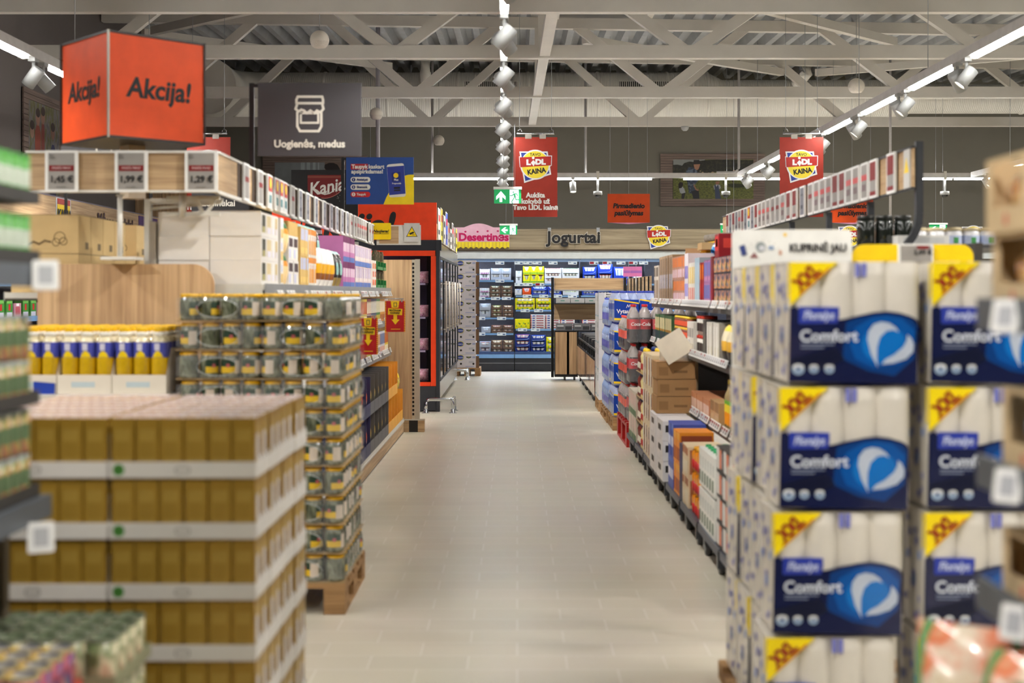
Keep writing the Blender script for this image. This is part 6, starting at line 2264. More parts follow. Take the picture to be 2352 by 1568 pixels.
run(k, LX0, 8.21, 8.52, .077, LTOP, 2, .185, RL, 'tan cereal carton', 'tan cereal cartons', 'left top shelf')
k = Kind(pack('muesli_carton', .075, .2, .185, C(238, 232, 220), [('f', .0, .8, 1, 1, C(240, 150, 50)), ('f', .2, .1, .8, .6, C(240, 176, 70)), ('f', .85, .1, .98, .75, C(206, 70, 40))]), 'muesli carton')
run(k, LX0, 8.54, 8.92, .077, LTOP, 2, .185, RL, 'white and orange muesli carton', 'muesli cartons', 'left top shelf')
W1 = [C(238, 234, 228, .25), C(236, 176, 30, .25), C(150, 90, 40, .25)]
k = Kind(pillow('cereal_bag', .20, .10, .27, lambda u, v: W1[0] if v > .62 or v < .2 else (W1[1] if v > .34 else W1[2])), 'cereal bag')
run(k, LX0 + .01, 8.95, 9.78, .205, LTOP, 1, .27, RL, 'white and yellow cereal bag', 'cereal bags', 'left top shelf')
B1 = [C(26, 26, 30, .2, coat=.6), C(150, 196, 190, .3), C(150, 126, 70, .3)]
bagf = lambda u, v: B1[2] if v < .22 else (B1[1] if (.35 < v < .7 and .2 < u < .8) or v > .9 else B1[0])
k = Kind(pillow('muesli_bag', .19, .11, .27, bagf), 'muesli bag')
run(k, LX0 - .1, 8.95, 9.78, .20, LTOP + .16, 1, .27, RL, 'black and mint muesli bag behind the white bags', 'black muesli bags', 'left top shelf')
run(k, LX0 + .01, 9.80, 10.2, .195, LTOP, 1, .27, RL, 'black and mint muesli bag at the front', 'black muesli bags', 'left top shelf')
PUR = [C(116, 30, 92), C(196, 120, 176), C(230, 206, 220), C(90, 120, 190)]
k = Kind(pack('bar_carton', .10, .2, .2, PUR[1], [('f', .0, .75, 1, 1, PUR[0]), ('f', .15, .4, .85, .75, PUR[2]), ('f', 0, 0, 1, .2, PUR[3])]), 'bar carton')
run(k, LX0, 10.22, 10.95, .103, LTOP, 2, .2, RL, 'purple and pink bar carton', 'purple bar cartons', 'left top shelf')
k = Kind(pack('bar_carton', .09, .2, .18, C(226, 206, 206), [('f', .1, .45, .45, .95, C(150, 120, 190)), ('f', .5, .3, .95, .9, C(240, 232, 226)), ('f', 0, 0, 1, .24, PUR[3])]), 'bar carton')
run(k, LX0, 10.97, 12.25, .093, LTOP, 2, .18, RL, 'pale pink and blue bar carton', 'pale bar cartons', 'left top shelf')
k = Kind(pack('tea_carton', .14, .15, .26, C(240, 232, 222), [('f', .1, .1, .9, .3, C(226, 100, 40)), ('f', .2, .4, .8, .6, C(226, 100, 40)), ('f', .1, .7, .9, .9, C(220, 120, 60))]), 'tea carton')
run(k, LX0, 12.3, 12.6, .145, LTOP, 1, .26, RL, 'white carton with orange print', 'white orange cartons', 'left top shelf')
HERB = ramp_mat('dried_herb_print', [(52, 44, 34), (120, 100, 70), (70, 60, 40), (40, 96, 52)], 28, .5, 0, 'noise')
def herb_tray():
    b = MB()
    g_ = C(30, 120, 62, .4)
    b.box(-.13, 0, 0, .13, .25, .03, g_).box(-.13, .22, .03, .13, .25, .16, g_).box(-.13, 0, .03, -.122, .22, .08, g_).box(.122, 0, .03, .13, .22, .08, g_)
    o = b.build('herb_tray')
    s = MB()
    for i in range(6):
        s.box(-.115 + .038 * i, .02 + .01 * (i % 2), .032, -.083 + .038 * i, .06, .15 + .02 * (i % 3), HERB)
        s.box(-.110 + .038 * i, .0185 + .01 * (i % 2), .05, -.088 + .038 * i, .0195 + .01 * (i % 2), .09, C(226, 226, 210, .5) if i % 2 else C(120, 180, 70, .5))
    s.build('herb_sachets', o)
    return o


k = Kind(herb_tray(), 'herb tray')
run(k, LX0, 12.7, 13.6, .29, LTOP, 2, .18, RL, 'green tray of dried herb sachets', 'green herb trays', 'left top shelf')

SETS = [((214, 150, 60), (236, 226, 200), (150, 60, 40)), ((40, 52, 92), (226, 220, 206), (206, 120, 60)), ((236, 206, 60), (190, 60, 40), (240, 236, 226)), ((226, 222, 214), (196, 130, 60), (90, 60, 50)),
        ((50, 116, 62), (226, 216, 180), (226, 196, 60)), ((150, 60, 60), (236, 220, 190), (40, 40, 46)), ((206, 206, 214), (70, 96, 150), (220, 120, 60))]


def strip_kinds(w, d, h, name, cat):
    r = []
    for i, (a_, b_, c_) in enumerate(SETS):
        r.append((Kind(pack(name, w, d, h, C(*a_, .35), [('f', .1, .42, .9, .9, C(*b_, .35)), ('f', .2, .1, .8, .32, C(*c_, .35)), ('l', .1, .3, .9, .8, C(*b_, .4)), ('r', .1, .3, .9, .8, C(*b_, .4))]), cat), i))
    return r


CNAME = ['amber and cream', 'navy and cream', 'yellow and red', 'white and caramel', 'green and cream', 'brick red and cream', 'grey and blue']
for zsh, where in ((1.211, 'left upper middle shelf'), (.891, 'left lower middle shelf')):
    ks = strip_kinds(.11, .2, .23 if zsh > 1 else .22, 'pasta_pack', 'pasta pack')
    y, j = 9.45, 0
    cnt = {}
    while y < 13.7:
        k, i = ks[(j * 3 + (1 if zsh > 1 else 0)) % 7]
        n = 3 + j % 2
        for q_ in range(n):
            cnt[i] = cnt.get(i, 0) + 1
            k.put((LX0 - .0, y + .057, zsh + .0005), '%s food pack, %s, %s of its kind' % (CNAME[i], where, nth(cnt[i])), 'food packs on the left middle shelves', rz=RL)
            y += .1135
        j += 1
# base shelf: shelf ready trays with bags
BAGS = [ramp_mat('bag_print_orange', [(240, 236, 226), (230, 110, 40), (206, 60, 40), (240, 196, 90)], 14, .25, .5, 'noise'), ramp_mat('bag_print_green', [(60, 110, 60), (226, 206, 70), (206, 150, 60), (40, 60, 46)], 14, .25, .5, 'noise')]


def tray_bags(col, bag, w=.30, d=.3, h=.32):
    b = MB()
    m = C(*col, .5)
    b.box(-w / 2, 0, 0, w / 2, d, .004, m)
    for s in (-1, 1):
        x0, x1 = sorted((s * w / 2, s * (w / 2 - .006)))
        b.box(x0, 0, .004, x1, d, h, m)
    b.box(-w / 2 + .006, d - .006, .004, w / 2 - .006, d, h, m).box(-w / 2 + .006, 0, .004, w / 2 - .006, .006, .1, m)
    o = b.build('shelf_tray')
    for i in range(2):
        p_ = pillow('filled_bag', w / 2 - .02, .12, h - .03, lambda u, v: BAGS[bag])
        p_.parent = o
        p_.location = ((i - .5) * (w / 2 - .005), .02, .006)
    return o


KB = [Kind(tray_bags((38, 44, 84), 0), 'shelf tray'), Kind(tray_bags((86, 86, 90), 1), 'shelf tray'), Kind(tray_bags((232, 170, 60), 0), 'shelf tray')]
KN = ['navy tray of orange and white bags', 'grey tray of green and yellow bags', 'orange tray of red and white bags']
y = 9.3
cnt = {}
for j in range(15):
    q_ = 0 if j < 5 else 1 if j < 10 else 2
    for L in range(2 if j < 13 else 1):
        cnt[q_, L] = cnt.get((q_, L), 0) + 1
        KB[q_].put((LBX - .012, y + .152, .1605 + .323 * L), '%s, left base shelf, %s level, %s of its kind' % (KN[q_], ('lower', 'upper')[L], nth(cnt[q_, L])), 'shelf trays on the left base', rz=RL)
    y += .306
k = Kind(pillow('snack_bag', .2, .12, .2, lambda u, v: BAGS[1] if v < .7 else YEL), 'snack bag')
run(k, LBX - .02, 13.3, 13.85, .21, .1605 + .324, 1, .2, RL, 'yellow and green snack bag on the trays', 'snack bags on the left', 'far left base')

# ------------------------------------------------------------------ goods on the right gondola
RT, RX_ = 1.4135, 1.312
BEIGE = (206, 196, 176)


def rk(name, cat, w, d, h, base, dec):
    return Kind(pack(name, w, d, h, C(*base, .4), dec), cat)


where = 'right top shelf'
k = rk('game_box', 'boxed goods', .17, .3, .155, (140, 22, 32), [('f', .08, .3, .92, .9, C(206, 40, 40)), ('f', .25, .45, .75, .8, C(226, 190, 120)), ('l', .1, .4, .9, .8, C(206, 60, 50)), ('r', .1, .4, .9, .8, C(206, 60, 50))])
CHOC = ramp_mat('chocolate_print', [(30, 30, 40), (240, 140, 40), (90, 110, 160), (226, 190, 120), (70, 40, 30)], 34, .3, .5)
kc = Kind(pack('chocolate_tray', .17, .3, .105, C(44, 44, 60, .4), [('f', .04, .08, .96, .95, CHOC), ('l', .05, .1, .95, .9, CHOC), ('r', .05, .1, .95, .9, CHOC)]), 'chocolate tray')
run(kc, RX_, 8.0, 8.72, .175, RT, 3, .105, RR, 'orange and blue chocolate tray', 'chocolate trays', where)
k.put((RX_ + .005, 8.62, RT + .3185), 'big dark red box with round picture standing on the chocolate trays', rz=RR)
k2 = rk('flat_box', 'boxed goods', .06, .3, .33, (120, 18, 34), [('f', .1, .1, .9, .5, C(150, 30, 44))])
run(k2, RX_, 8.74, 8.87, .063, RT, 1, .33, RR, 'narrow wine red box', 'wine red boxes', where)
k2 = rk('sweet_box', 'boxed goods', .1, .25, .155, (176, 120, 176), [('f', .1, .3, .9, .9, C(120, 120, 190)), ('f', .2, .1, .8, .25, C(216, 150, 190))])
run(k2, RX_, 8.88, 9.2, .105, RT, 2, .155, RR, 'violet and pink sweet box', 'violet sweet boxes', where)
k2 = rk('flat_box', 'boxed goods', .07, .25, .3, (170, 30, 40), [('f', .1, .6, .9, .95, C(240, 130, 30)), ('f', .1, .2, .9, .5, C(200, 60, 60))])
run(k2, RX_, 9.22, 9.38, .075, RT, 1, .3, RR, 'red box with orange top', 'red and orange boxes', where)
k2 = rk('tall_box', 'boxed goods', .12, .3, .34, (176, 206, 226), [('f', .1, .1, .9, .9, C(196, 220, 236)), ('l', .0, .0, 1, 1, C(150, 166, 176)), ('r', .0, .0, 1, 1, C(150, 166, 176))])
run(k2, RX_, 9.4, 9.65, .125, RT, 1, .34, RR, 'light blue tall box', 'light blue boxes', where)
k2 = rk('book_pack', 'boxed goods', .05, .25, .31, (236, 232, 224), [('f', .2, .5, .8, .9, C(226, 196, 90)), ('f', .2, .1, .8, .4, C(220, 120, 110))])
run(k2, RX_, 9.67, 10.0, .054, RT, 1, .31, RR, 'white slim pack with yellow and red print', 'white slim packs', where)
k2 = rk('tall_box', 'boxed goods', .11, .3, .39, (226, 220, 226), [('f', .15, .5, .85, .75, C(120, 110, 190)), ('f', .15, .15, .85, .4, C(150, 140, 210)), ('l', .0, .0, 1, 1, C(196, 180, 184)), ('r', .0, .0, 1, 1, C(196, 180, 184))])
run(k2, RX_, 10.02, 10.26, .115, RT, 1, .39, RR, 'white and lilac tall box', 'white lilac boxes', where)
k2 = rk('biscuit_box', 'boxed goods', .1, .25, .19, (200, 150, 130), [('f', .1, .55, .9, .95, C(230, 130, 60)), ('f', .1, .1, .9, .45, C(226, 196, 206)), ('f', .45, 0, .55, 1, C(70, 40, 34))])
run(k2, RX_, 10.28, 11.02, .104, RT, 2, .19, RR, 'orange and pink biscuit box', 'biscuit boxes', where)
k2 = rk('tall_box', 'boxed goods', .1, .3, .41, (176, 150, 120), [('f', .1, .05, .4, .95, C(84, 62, 52)), ('f', .5, .3, .9, .6, C(206, 206, 220)), ('l', 0, 0, 1, 1, C(150, 120, 86)), ('r', 0, 0, 1, 1, C(150, 120, 86))])
run(k2, RX_, 11.04, 12.1, .104, RT, 1, .41, RR, 'tan and brown tall box', 'tan tall boxes', where)
k2 = rk('tall_box', 'boxed goods', .12, .3, .34, (216, 206, 196), [('f', .1, .1, .9, .6, C(150, 130, 110)), ('f', .1, .7, .9, .95, C(110, 96, 84))])
run(k2, RX_, 12.12, 12.55, .125, RT, 1, .34, RR, 'pale tall box with brown panel', 'pale brown boxes', where)
BOARD = MB().box(1.42, 0, 0, 2.0, .004, .46, C(186, 150, 110, .6)).build('card_divider')
BOARD.location = (0, 11.03, RT + .001)
tag(BOARD, 'brown cardboard divider standing behind the biscuit boxes on the right top shelf', 'divider')
for i, (y, c, zz_, nm) in enumerate(((9.55, (50, 140, 70), .36, 'green'), (9.95, (60, 140, 200), .42, 'blue'), (10.55, (236, 190, 50), .42, 'yellow'), (9.1, (226, 176, 50), .32, 'amber'))):
    m1 = C(*c, .2, coat=.6)
    t = pillow('sweet_bag', .22, .10, .16, lambda u, v: m1)
    t.location = (RX_ + .15, y, RT + zz_ + .015)
    t.rotation_euler = (-.9, 0, RR)
    tag(t, 'shiny %s sweet bag lying on top of the boxes, right top shelf' % nm, 'sweet bag')
t = MB().tube([(1.50, 10.4, 1.93), (1.62, 10.3, 1.945), (1.80, 10.25, 1.945), (1.93, 10.3, 1.93)], .03, M('grey_felt', (126, 118, 108), .9, noise=.2, scale=40), 10).build('rolled_cloth')
tag(t, 'grey rolled cloth lying across the top of the right shelves', 'cloth')
t = MB().box(1.45, 10.26, 1.84, 2.0, 10.5, 1.895, KRAFT).build('flat_carton')
tag(t, 'flat kraft carton under the grey rolled cloth on the right top shelf', 'carton')

where, z = 'right middle shelf', 1.0485
k2 = Kind(pillow('tea_bag_pack', .2, .12, .25, lambda u, v: C(240, 210, 70, .3) if v > .85 else (C(232, 222, 190, .3) if v > .55 else (C(220, 170, 60, .3) if v > .3 else C(50, 46, 44, .3)))), 'food bag')
run(k2, RX_ - .01, 8.0, 8.45, .21, z, 1, .25, RR, 'yellow topped food bag', 'yellow topped bags', where)
SAU = C(60, 24, 26, .15, coat=.8)
t = blank('sauce_bottle')
MB().lathe([(.034, 0), (.036, .01), (.036, .15), (.018, .2), (.016, .24)], SAU, 14).build('bottle_body', t)
MB().lathe([(.0365, .04), (.0365, .12)], C(170, 40, 40, .35), 14, cap=False).build('label', t)
MB().lathe([(.019, .235), (.019, .27), (.016, .275)], C(206, 200, 186, .35), 12).build('cap', t)
kb = Kind(t, 'sauce bottle')
for i in range(6):
    kb.put((RX_ + .16, 7.95 + .085 * i, z + .0005), 'dark sauce bottle with pale cap behind the yellow bags, %s from near end' % nth(i + 1), 'dark sauce bottles')
k2 = rk('pasta_box', 'boxed goods', .13, .3, .25, (214, 210, 200), [('f', .1, .1, .45, .9, C(240, 238, 232)), ('f', .5, .1, .9, .35, C(206, 200, 180)), ('f', .05, .6, .2, .75, C(246, 246, 240)), ('l', 0, 0, 1, 1, C(156, 150, 140)), ('r', 0, 0, 1, 1, C(156, 150, 140))])
run(k2, RX_, 8.5, 9.05, .135, z, 1, .25, RR, 'pale grey box', 'pale grey boxes', where)
k2 = rk('flat_box', 'boxed goods', .05, .3, .26, (70, 68, 66), [('f', .2, .2, .8, .8, C(110, 106, 100))])
run(k2, RX_, 9.07, 9.24, .054, z, 1, .26, RR, 'dark grey narrow box', 'dark narrow boxes', where)
t = blank('red_tub')
MB().lathe([(.05, 0), (.056, .12)], C(226, 222, 214, .35), 18).lathe([(.0565, .03), (.0565, .09)], C(60, 50, 50, .4), 18, cap=False).build('tub_body', t)
MB().lathe([(.058, .12), (.058, .14), (.05, .142)], C(206, 50, 30, .35), 18).build('lid', t)
kt = Kind(t, 'tub')
for L in range(2):
    for i in range(3):
        kt.put((RX_ + .06, 9.32 + .122 * i, z + .0005 + .1425 * L), 'white tub with red lid on the right middle shelf, %s from near end, %s level' % (nth(i + 1), ('lower', 'upper')[L]), 'red lidded tubs')
k2 = rk('flour_pack', 'food pack', .09, .12, .23, (232, 226, 216), [('f', .2, .5, .8, .8, C(150, 146, 140)), ('f', .2, .1, .8, .3, C(200, 190, 170))])
run(k2, RX_, 9.72, 10.1, .093, z, 1, .23, RR, 'white flour pack', 'white flour packs', where)
t = blank('preserve_jar')
MB().lathe([(.04, 0), (.042, .01), (.042, .062), (.037, .07)], M('amber_preserve', (130, 60, 30), .1, coat=.9), 16).lathe([(.0424, .012), (.0424, .05)], C(220, 90, 60, .35), 16, cap=False).build('jar_body', t)
MB().lathe([(.041, .07), (.041, .085), (.038, .087)], C(240, 200, 60, .35), 16).build('lid', t)
kj = Kind(t, 'preserve jar')
for L in range(3):
    for i in range(10):
        kj.put((RX_ + .05, 10.15 + .09 * i, z + .0005 + .0875 * L), 'yellow lidded amber preserve jar, right middle shelf, %s from near end, %s level' % (nth(i + 1), ('bottom', 'middle', 'top')[L]), 'preserve jars')
k2 = rk('green_carton', 'boxed goods', .1, .2, .25, (60, 96, 60), [('f', .1, .5, .9, .9, C(206, 196, 150)), ('f', .1, .1, .9, .4, C(36, 56, 70)), ('f', .3, .42, .7, .5, C(226, 150, 50))])
run(k2, RX_, 11.1, 12.5, .104, z, 1, .25, RR, 'green carton with cream panel', 'green cartons', where)

where, z = 'right lower shelf', .6285
k2 = rk('tea_light_box', 'boxed goods', .15, .3, .135, (206, 140, 100), [('f', .1, .15, .3, .7, C(236, 206, 186)), ('f', .4, .15, .6, .7, C(236, 206, 186)), ('f', .7, .15, .9, .7, C(236, 206, 186)), ('l', 0, 0, 1, 1, C(190, 120, 84)), ('r', 0, 0, 1, 1, C(190, 120, 84))])
run(k2, RX_, 8.92, 9.85, .155, z, 1, .135, RR, 'peach coloured box', 'peach boxes', where)
k2 = rk('open_tray', 'shelf tray', .2, .3, .15, (186, 150, 104), [('f', .1, .55, .9, 1, C(150, 116, 78)), ('f', .2, .1, .8, .4, C(200, 170, 126))])
run(k2, RX_, 8.48, 8.9, .205, z, 1, .15, RR, 'kraft open tray', 'kraft open trays', where)
t = blank('juice_bottle')
MB().lathe([(.04, 0), (.042, .01), (.042, .21), (.022, .26), (.018, .29)], M('apple_juice', (150, 130, 90), .1, coat=.9), 16).lathe([(.0425, .03), (.0425, .11)], C(236, 150, 30, .35), 16, cap=False).lathe([(.0426, .11), (.0426, .16)], C(230, 206, 60, .35), 16, cap=False).lathe([(.0427, .16), (.0427, .185)], C(110, 170, 60, .35), 16, cap=False).build('bottle_body', t)
MB().lathe([(.02, .285), (.02, .31), (.018, .312)], C(226, 196, 60, .35), 12).build('cap', t)
kb2 = Kind(t, 'juice bottle')
for i in range(5):
    kb2.put((RX_ + .06, 8.02 + .09 * i, z + .0005), 'juice bottle with yellow and orange label, right lower shelf, %s from near end' % nth(i + 1), 'juice bottles')
t = blank('white_bottle')
MB().lathe([(.036, 0), (.038, .01), (.038, .16), (.02, .2)], C(232, 230, 226, .3), 16).lathe([(.0385, .05), (.0385, .13)], C(196, 120, 110, .4), 16, cap=False).build('bottle_body', t)
MB().lathe([(.021, .198), (.021, .22)], C(240, 240, 238, .3), 12).build('cap', t)
kw = Kind(t, 'white bottle')
for i in range(4):
    kw.put((RX_ + .055, 7.7 + .085 * i, z + .0005), 'white plastic bottle on the right lower shelf, %s from near end' % nth(i + 1), 'white bottles')

# ------------------------------------------------------------------ goods on the rolling bases
DZ0, DX = .1605, 1.062
TEA = ramp_mat('tea_tray_print', [(44, 42, 44), (206, 206, 204), (222, 130, 96), (60, 58, 60)], 9, .4, 0)
k2 = Kind(pack('tea_tray', .21, .22, .132, C(60, 58, 58, .5), [('f', .05, .1, .45, .95, C(216, 214, 210)), ('f', .5, .15, .78, .9, C(226, 128, 92)), ('f', .82, .2, .97, .8, C(150, 150, 156)), ('r', .05, .1, .95, .9, TEA), ('l', .05, .1, .95, .9, TEA)]), 'tea tray')
run(k2, DX, 6.1, 7.0, .215, DZ0, 4, .132, RR, 'black and coral tea tray', 'tea trays', 'right rolling base')
t = pack('milk_carton', .095, .095, .215, C(232, 232, 226, .35), [('f', .1, .1, .6, .4, C(60, 100, 70)), ('f', .3, .5, .9, .8, C(206, 210, 206)), ('r', .2, .2, .8, .7, C(120, 130, 110)), ('l', .2, .2, .8, .7, C(120, 130, 110))])
MB().lathe([(.018, .215), (.018, .228), (.014, .23)], C(40, 160, 96, .35), 12, (0, .048, 0)).build('cap', t)
k2 = Kind(t, 'milk carton')
for L in range(2):
    for r in range(2):
        for i in range(6):
            if L == 0 and r:
                continue
            k2.put((DX + .098 * r, 7.08 + .099 * i, DZ0 + .231 * L), 'white milk carton with green cap, right rolling base, column %d, row %d, %s level' % (i + 1, r + 1, ('lower', 'upper')[L]), 'milk cartons', rz=RR)
t = blank('honey_jar')
MB().lathe([(.05, 0), (.054, .012), (.054, .06)], C(190, 24, 30, .3), 18).lathe([(.054, .06), (.056, .09), (.05, .112)], M('honey', (230, 140, 20), .08, coat=1.), 18, cap=False).build('jar_body', t)
MB().lathe([(.042, .112), (.042, .13), (.038, .132)], C(236, 170, 40, .3), 16).build('lid', t)
k2 = Kind(t, 'honey jar')
for L in range(3):
    for i in range(3):
        k2.put((DX + .058, 7.74 + .116 * i, DZ0 + .1345 * L), 'orange jar with red label, right rolling base, %s from near end, %s level' % (nth(i + 1), ('bottom', 'middle', 'top')[L]), 'orange jars')
for nm, cat, desc, y0, y1, w, h, base, dec, lay in (
        ('tall_carton', 'boxed goods', 'cream carton with brown band', 8.1, 8.4, .098, .19, (226, 206, 170), [('f', .1, .7, .9, .95, C(170, 100, 60)), ('f', .1, .1, .5, .5, C(236, 226, 206))], 2),
        ('tall_carton', 'boxed goods', 'navy tall carton', 8.42, 8.54, .06, .36, (44, 46, 84), [('f', .2, .5, .8, .9, C(84, 84, 120))], 1),
        ('coffee_carton', 'boxed goods', 'orange coffee carton', 8.56, 8.86, .074, .21, (226, 140, 40), [('f', .1, .1, .9, .5, C(150, 70, 40)), ('f', .1, .75, .9, .95, C(240, 180, 80))], 2),
        ('blue_carton', 'boxed goods', 'blue and white carton', 8.88, 9.22, .064, .22, (60, 84, 170), [('f', .15, .3, .85, .6, C(220, 222, 236)), ('f', .1, .8, .9, .95, C(110, 130, 200))], 2)):
    k2 = rk(nm, cat, w - .003, .225, h, base, dec + [('l', .05, .1, .95, .9, dec[0][5]), ('r', .05, .1, .95, .9, dec[0][5])])
    run(k2, DX, y0, y1, w, DZ0, lay, h, RR, desc, desc + 's', 'right rolling base')
HB = pack('handle_box', .24, .42, .1415, C(222, 220, 220, .5), [('f', .08, .45, .22, .8, C(40, 36, 34)), ('f', .3, .1, .95, .9, C(196, 198, 212)), ('l', .3, .45, .7, .75, C(40, 36, 34))])
k2 = Kind(HB, 'box')
for s_, y in enumerate((9.26, 9.74)):
    for L in range(3):
        k2.put((DX + .12 - .03, y, DZ0 + .143 * L), 'white box with dark hand hole on the right rolling bases, %s stack, %s' % (('near', 'far')[s_], ('bottom', 'middle', 'top')[L]), 'white hand-hole boxes')
KBX = pack('kraft_box', .29, .34, .128, M('kraft_box', (166, 128, 84), .75, noise=.06), [('f', .0, .97, 1, 1, C(110, 84, 54, .7)), ('f', .06, .2, .3, .7, C(146, 110, 70, .7)), ('f', .45, .35, .8, .5, C(130, 98, 62, .7))])
k2 = Kind(KBX, 'box')
for L in range(3):
    k2.put((DX + .135 + (.008 if L == 1 else 0), 9.85, DZ0 + .4305 + .1295 * L), 'kraft box stacked on the white hand-hole boxes, %s of three' % ('bottom', 'middle', 'top')[L], 'kraft boxes on the right')
PB = M('clear_plastic_bag', (226, 226, 222), .15, alpha=.42, coat=1., noise=.15, scale=30)
t = pillow('plastic_bag', .34, .22, .17, lambda u, v: PB, 10, 12, .5)
t.location = (DX + .15, 9.85, DZ0 + .8195)
tag(t, 'crumpled clear plastic bag lying on the kraft boxes at the aisle', 'plastic bag')
t = MB().box(-.11, -.006, 0, .11, .006, .2, C(214, 204, 184, .5)).build('cream_card')
t.location = (DX + .17, 9.80, DZ0 + .855)
t.rotation_euler = (-.25, math.radians(-32), 0)
tag(t, 'tilted cream card sticking out of the clear plastic bag', 'card')
k2 = rk('slot_tray', 'shelf tray', .19, .36, .28, (214, 196, 160), [('f', .1, .1, .35, .9, C(236, 234, 230)), ('f', .45, .1, .55, .4, C(50, 40, 36)), ('f', .45, .55, .55, .9, C(50, 40, 36)), ('f', .6, .1, .95, .9, C(190, 150, 110)), ('l', .2, .4, .3, .8, C(50, 40, 36)), ('f', .62, .2, .8, .8, C(140, 50, 50))])
run(k2, DX, 10.27, 11.05, .195, DZ0, 3, .28, RR, 'tan and white slotted tray', 'tan slotted trays', 'right rolling base')
t = blank('sauce_squeezer')
MB().lathe([(.042, 0), (.045, .01), (.04, .09), (.045, .14), (.03, .175)], C(236, 222, 160, .25), 16).lathe([(.0455, .03), (.0425, .08)], C(176, 40, 36, .35), 16, cap=False).build('bottle_body', t)
MB().lathe([(.024, .174), (.022, .2), (.012, .212)], C(240, 206, 30, .3), 12).build('cap', t)
k2 = Kind(t, 'sauce bottle')
t = blank('sauce_squeezer')
MB().lathe([(.042, 0), (.045, .01), (.04, .09), (.045, .14), (.03, .175)], C(120, 40, 34, .2), 16).lathe([(.0455, .03), (.0425, .08)], C(232, 226, 210, .35), 16, cap=False).build('bottle_body', t)
MB().lathe([(.024, .174), (.022, .2), (.012, .212)], C(30, 60, 130, .3), 12).build('cap', t)
k3 = Kind(t, 'sauce bottle')
pad = Kind(pack('layer_pad', .62, .30, .004, KRAFT), 'card pad')
for L in range(4):
    zz_ = DZ0 + .2165 * L
    if L:
        pad.put((DX - .002, 11.36, zz_ - .0042), 'kraft card pad between squeezy bottles, %s from the bottom' % nth(L), 'pads between squeezy bottles', rz=RR)
    for r in range(2):
        for i in range(6):
            kk, c_ = ((k2, 'cream sauce squeezer with yellow cap'), (k3, 'brown sauce squeezer with blue cap'))[i // 3]
            kk.put((DX + .05 + .1 * r, 11.11 + .095 * i, zz_ + .0006), '%s, right base, row %d, column %d, layer %d' % (c_, r + 1, i + 1, L + 1), 'squeezy sauce bottles')
k2 = rk('cream_carton', 'boxed goods', .12, .36, .22, (206, 196, 178), [('f', .0, .0, 1, .25, C(96, 126, 90)), ('f', .1, .4, .9, .9, C(216, 190, 180)), ('l', .0, .0, 1, .3, C(96, 126, 90)), ('l', .1, .4, .9, .9, C(220, 206, 196))])
run(k2, DX, 11.68, 12.5, .125, DZ0, 2, .22, RR, 'cream and green carton', 'cream green cartons', 'right rolling base')

# jars and bottles on the cap shelf of the right gondola
t = blank('dark_jar')
MB().lathe([(.042, 0), (.046, .01), (.046, .12), (.04, .135)], M('dark_jar_glass', (26, 30, 26), .08, coat=1.), 18).build('jar_body', t)
MB().lathe([(.042, .135), (.043, .155), (.038, .158)], C(34, 36, 34, .3), 18).build('lid', t)
k2 = Kind(t, 'jar')
for i in range(3):
    k2.put((1.80 + .096 * i, 6.75, 1.7405), 'dark glass jar on top of the right shelves, %s from the aisle' % nth(i + 1), 'dark jars on top')
t = blank('spread_jar')
MB().lathe([(.042, 0), (.044, .008), (.044, .075), (.038, .085)], C(226, 226, 230, .2, coat=.6), 18).lathe([(.0443, .015), (.0443, .06)], C(190, 200, 226, .4), 18, cap=False).box(-.012, -.0458, .02, .012, -.0442, .05, C(70, 150, 80)).build('jar_body', t)
MB().lathe([(.041, .085), (.041, .1), (.037, .102)], C(206, 190, 150, .35), 18).build('lid', t)
k2 = Kind(t, 'jar')
for i in range(6):
    for r in range(2):
        k2.put((2.12 + .092 * i, 6.9 + .1 * r, 1.7405), 'white spread jar on top of the right shelves, %s from the aisle, %s row' % (nth(i + 1), ('front', 'back')[r]), 'spread jars on top')
t = pack('snack_carton', .26, .3, .05, C(222, 220, 214, .5), [('f', .1, .2, .9, .8, C(206, 206, 204))])
Kind(t, 'carton').put((2.06, 6.62, 1.7405), 'flat white carton at the near end of the right cap shelf')

# ------------------------------------------------------------------ near left shelf end, out of focus
NS = M('near_shelf_metal', (92, 98, 106), .4, .2)
NSD = M('near_shelf_dark', (58, 56, 54), .5)
t = thing('shelf_end', 'dark grey shelving at the left edge of the picture holding cans', 'shelving unit', (0, 0, 0))
MB().box(-2.0, 2.2, 0, -1.96, 3.26, 1.95, NSD).build('back_panel', t)
MB().box(-1.96, 2.2, 1.550, -1.185, 3.24, 1.570, NS).box(-1.185, 2.2, 1.515, -1.163, 3.25, 1.569, NS).build('shelf', t)
MB().box(-1.96, 2.2, .98, -1.185, 3.24, 1.0, NS).box(-1.185, 2.2, .945, -1.158, 3.25, .9995, NS).build('shelf', t)
MB().box(-1.96, 2.2, .0, -1.62, 3.24, .06, NSD).build('base', t)
MB().box(-1.96, 3.21, .70, -1.26, 3.24, .9, C(96, 84, 66, .7)).build('end_panel', t)
MB().box(-1.96, 3.21, .94, -1.90, 3.24, 1.49, NSD).build('end_upright', t)

def can(name, r, h, body, band, lid):
    b = blank(name)
    MB().lathe([(r * .94, 0), (r, .006), (r, h - .008)], body, 16).lathe([(r * 1.006, h * .3), (r * 1.006, h * .68)], band, 16, cap=False).build('can_body', b)
    MB().lathe([(r, h - .008), (r * 1.02, h - .005), (r * 1.02, h), (r * .9, h), (r * .88, h - .003), (.0, h - .003)], lid, 16, cap=False).build('lid', b)
    return b


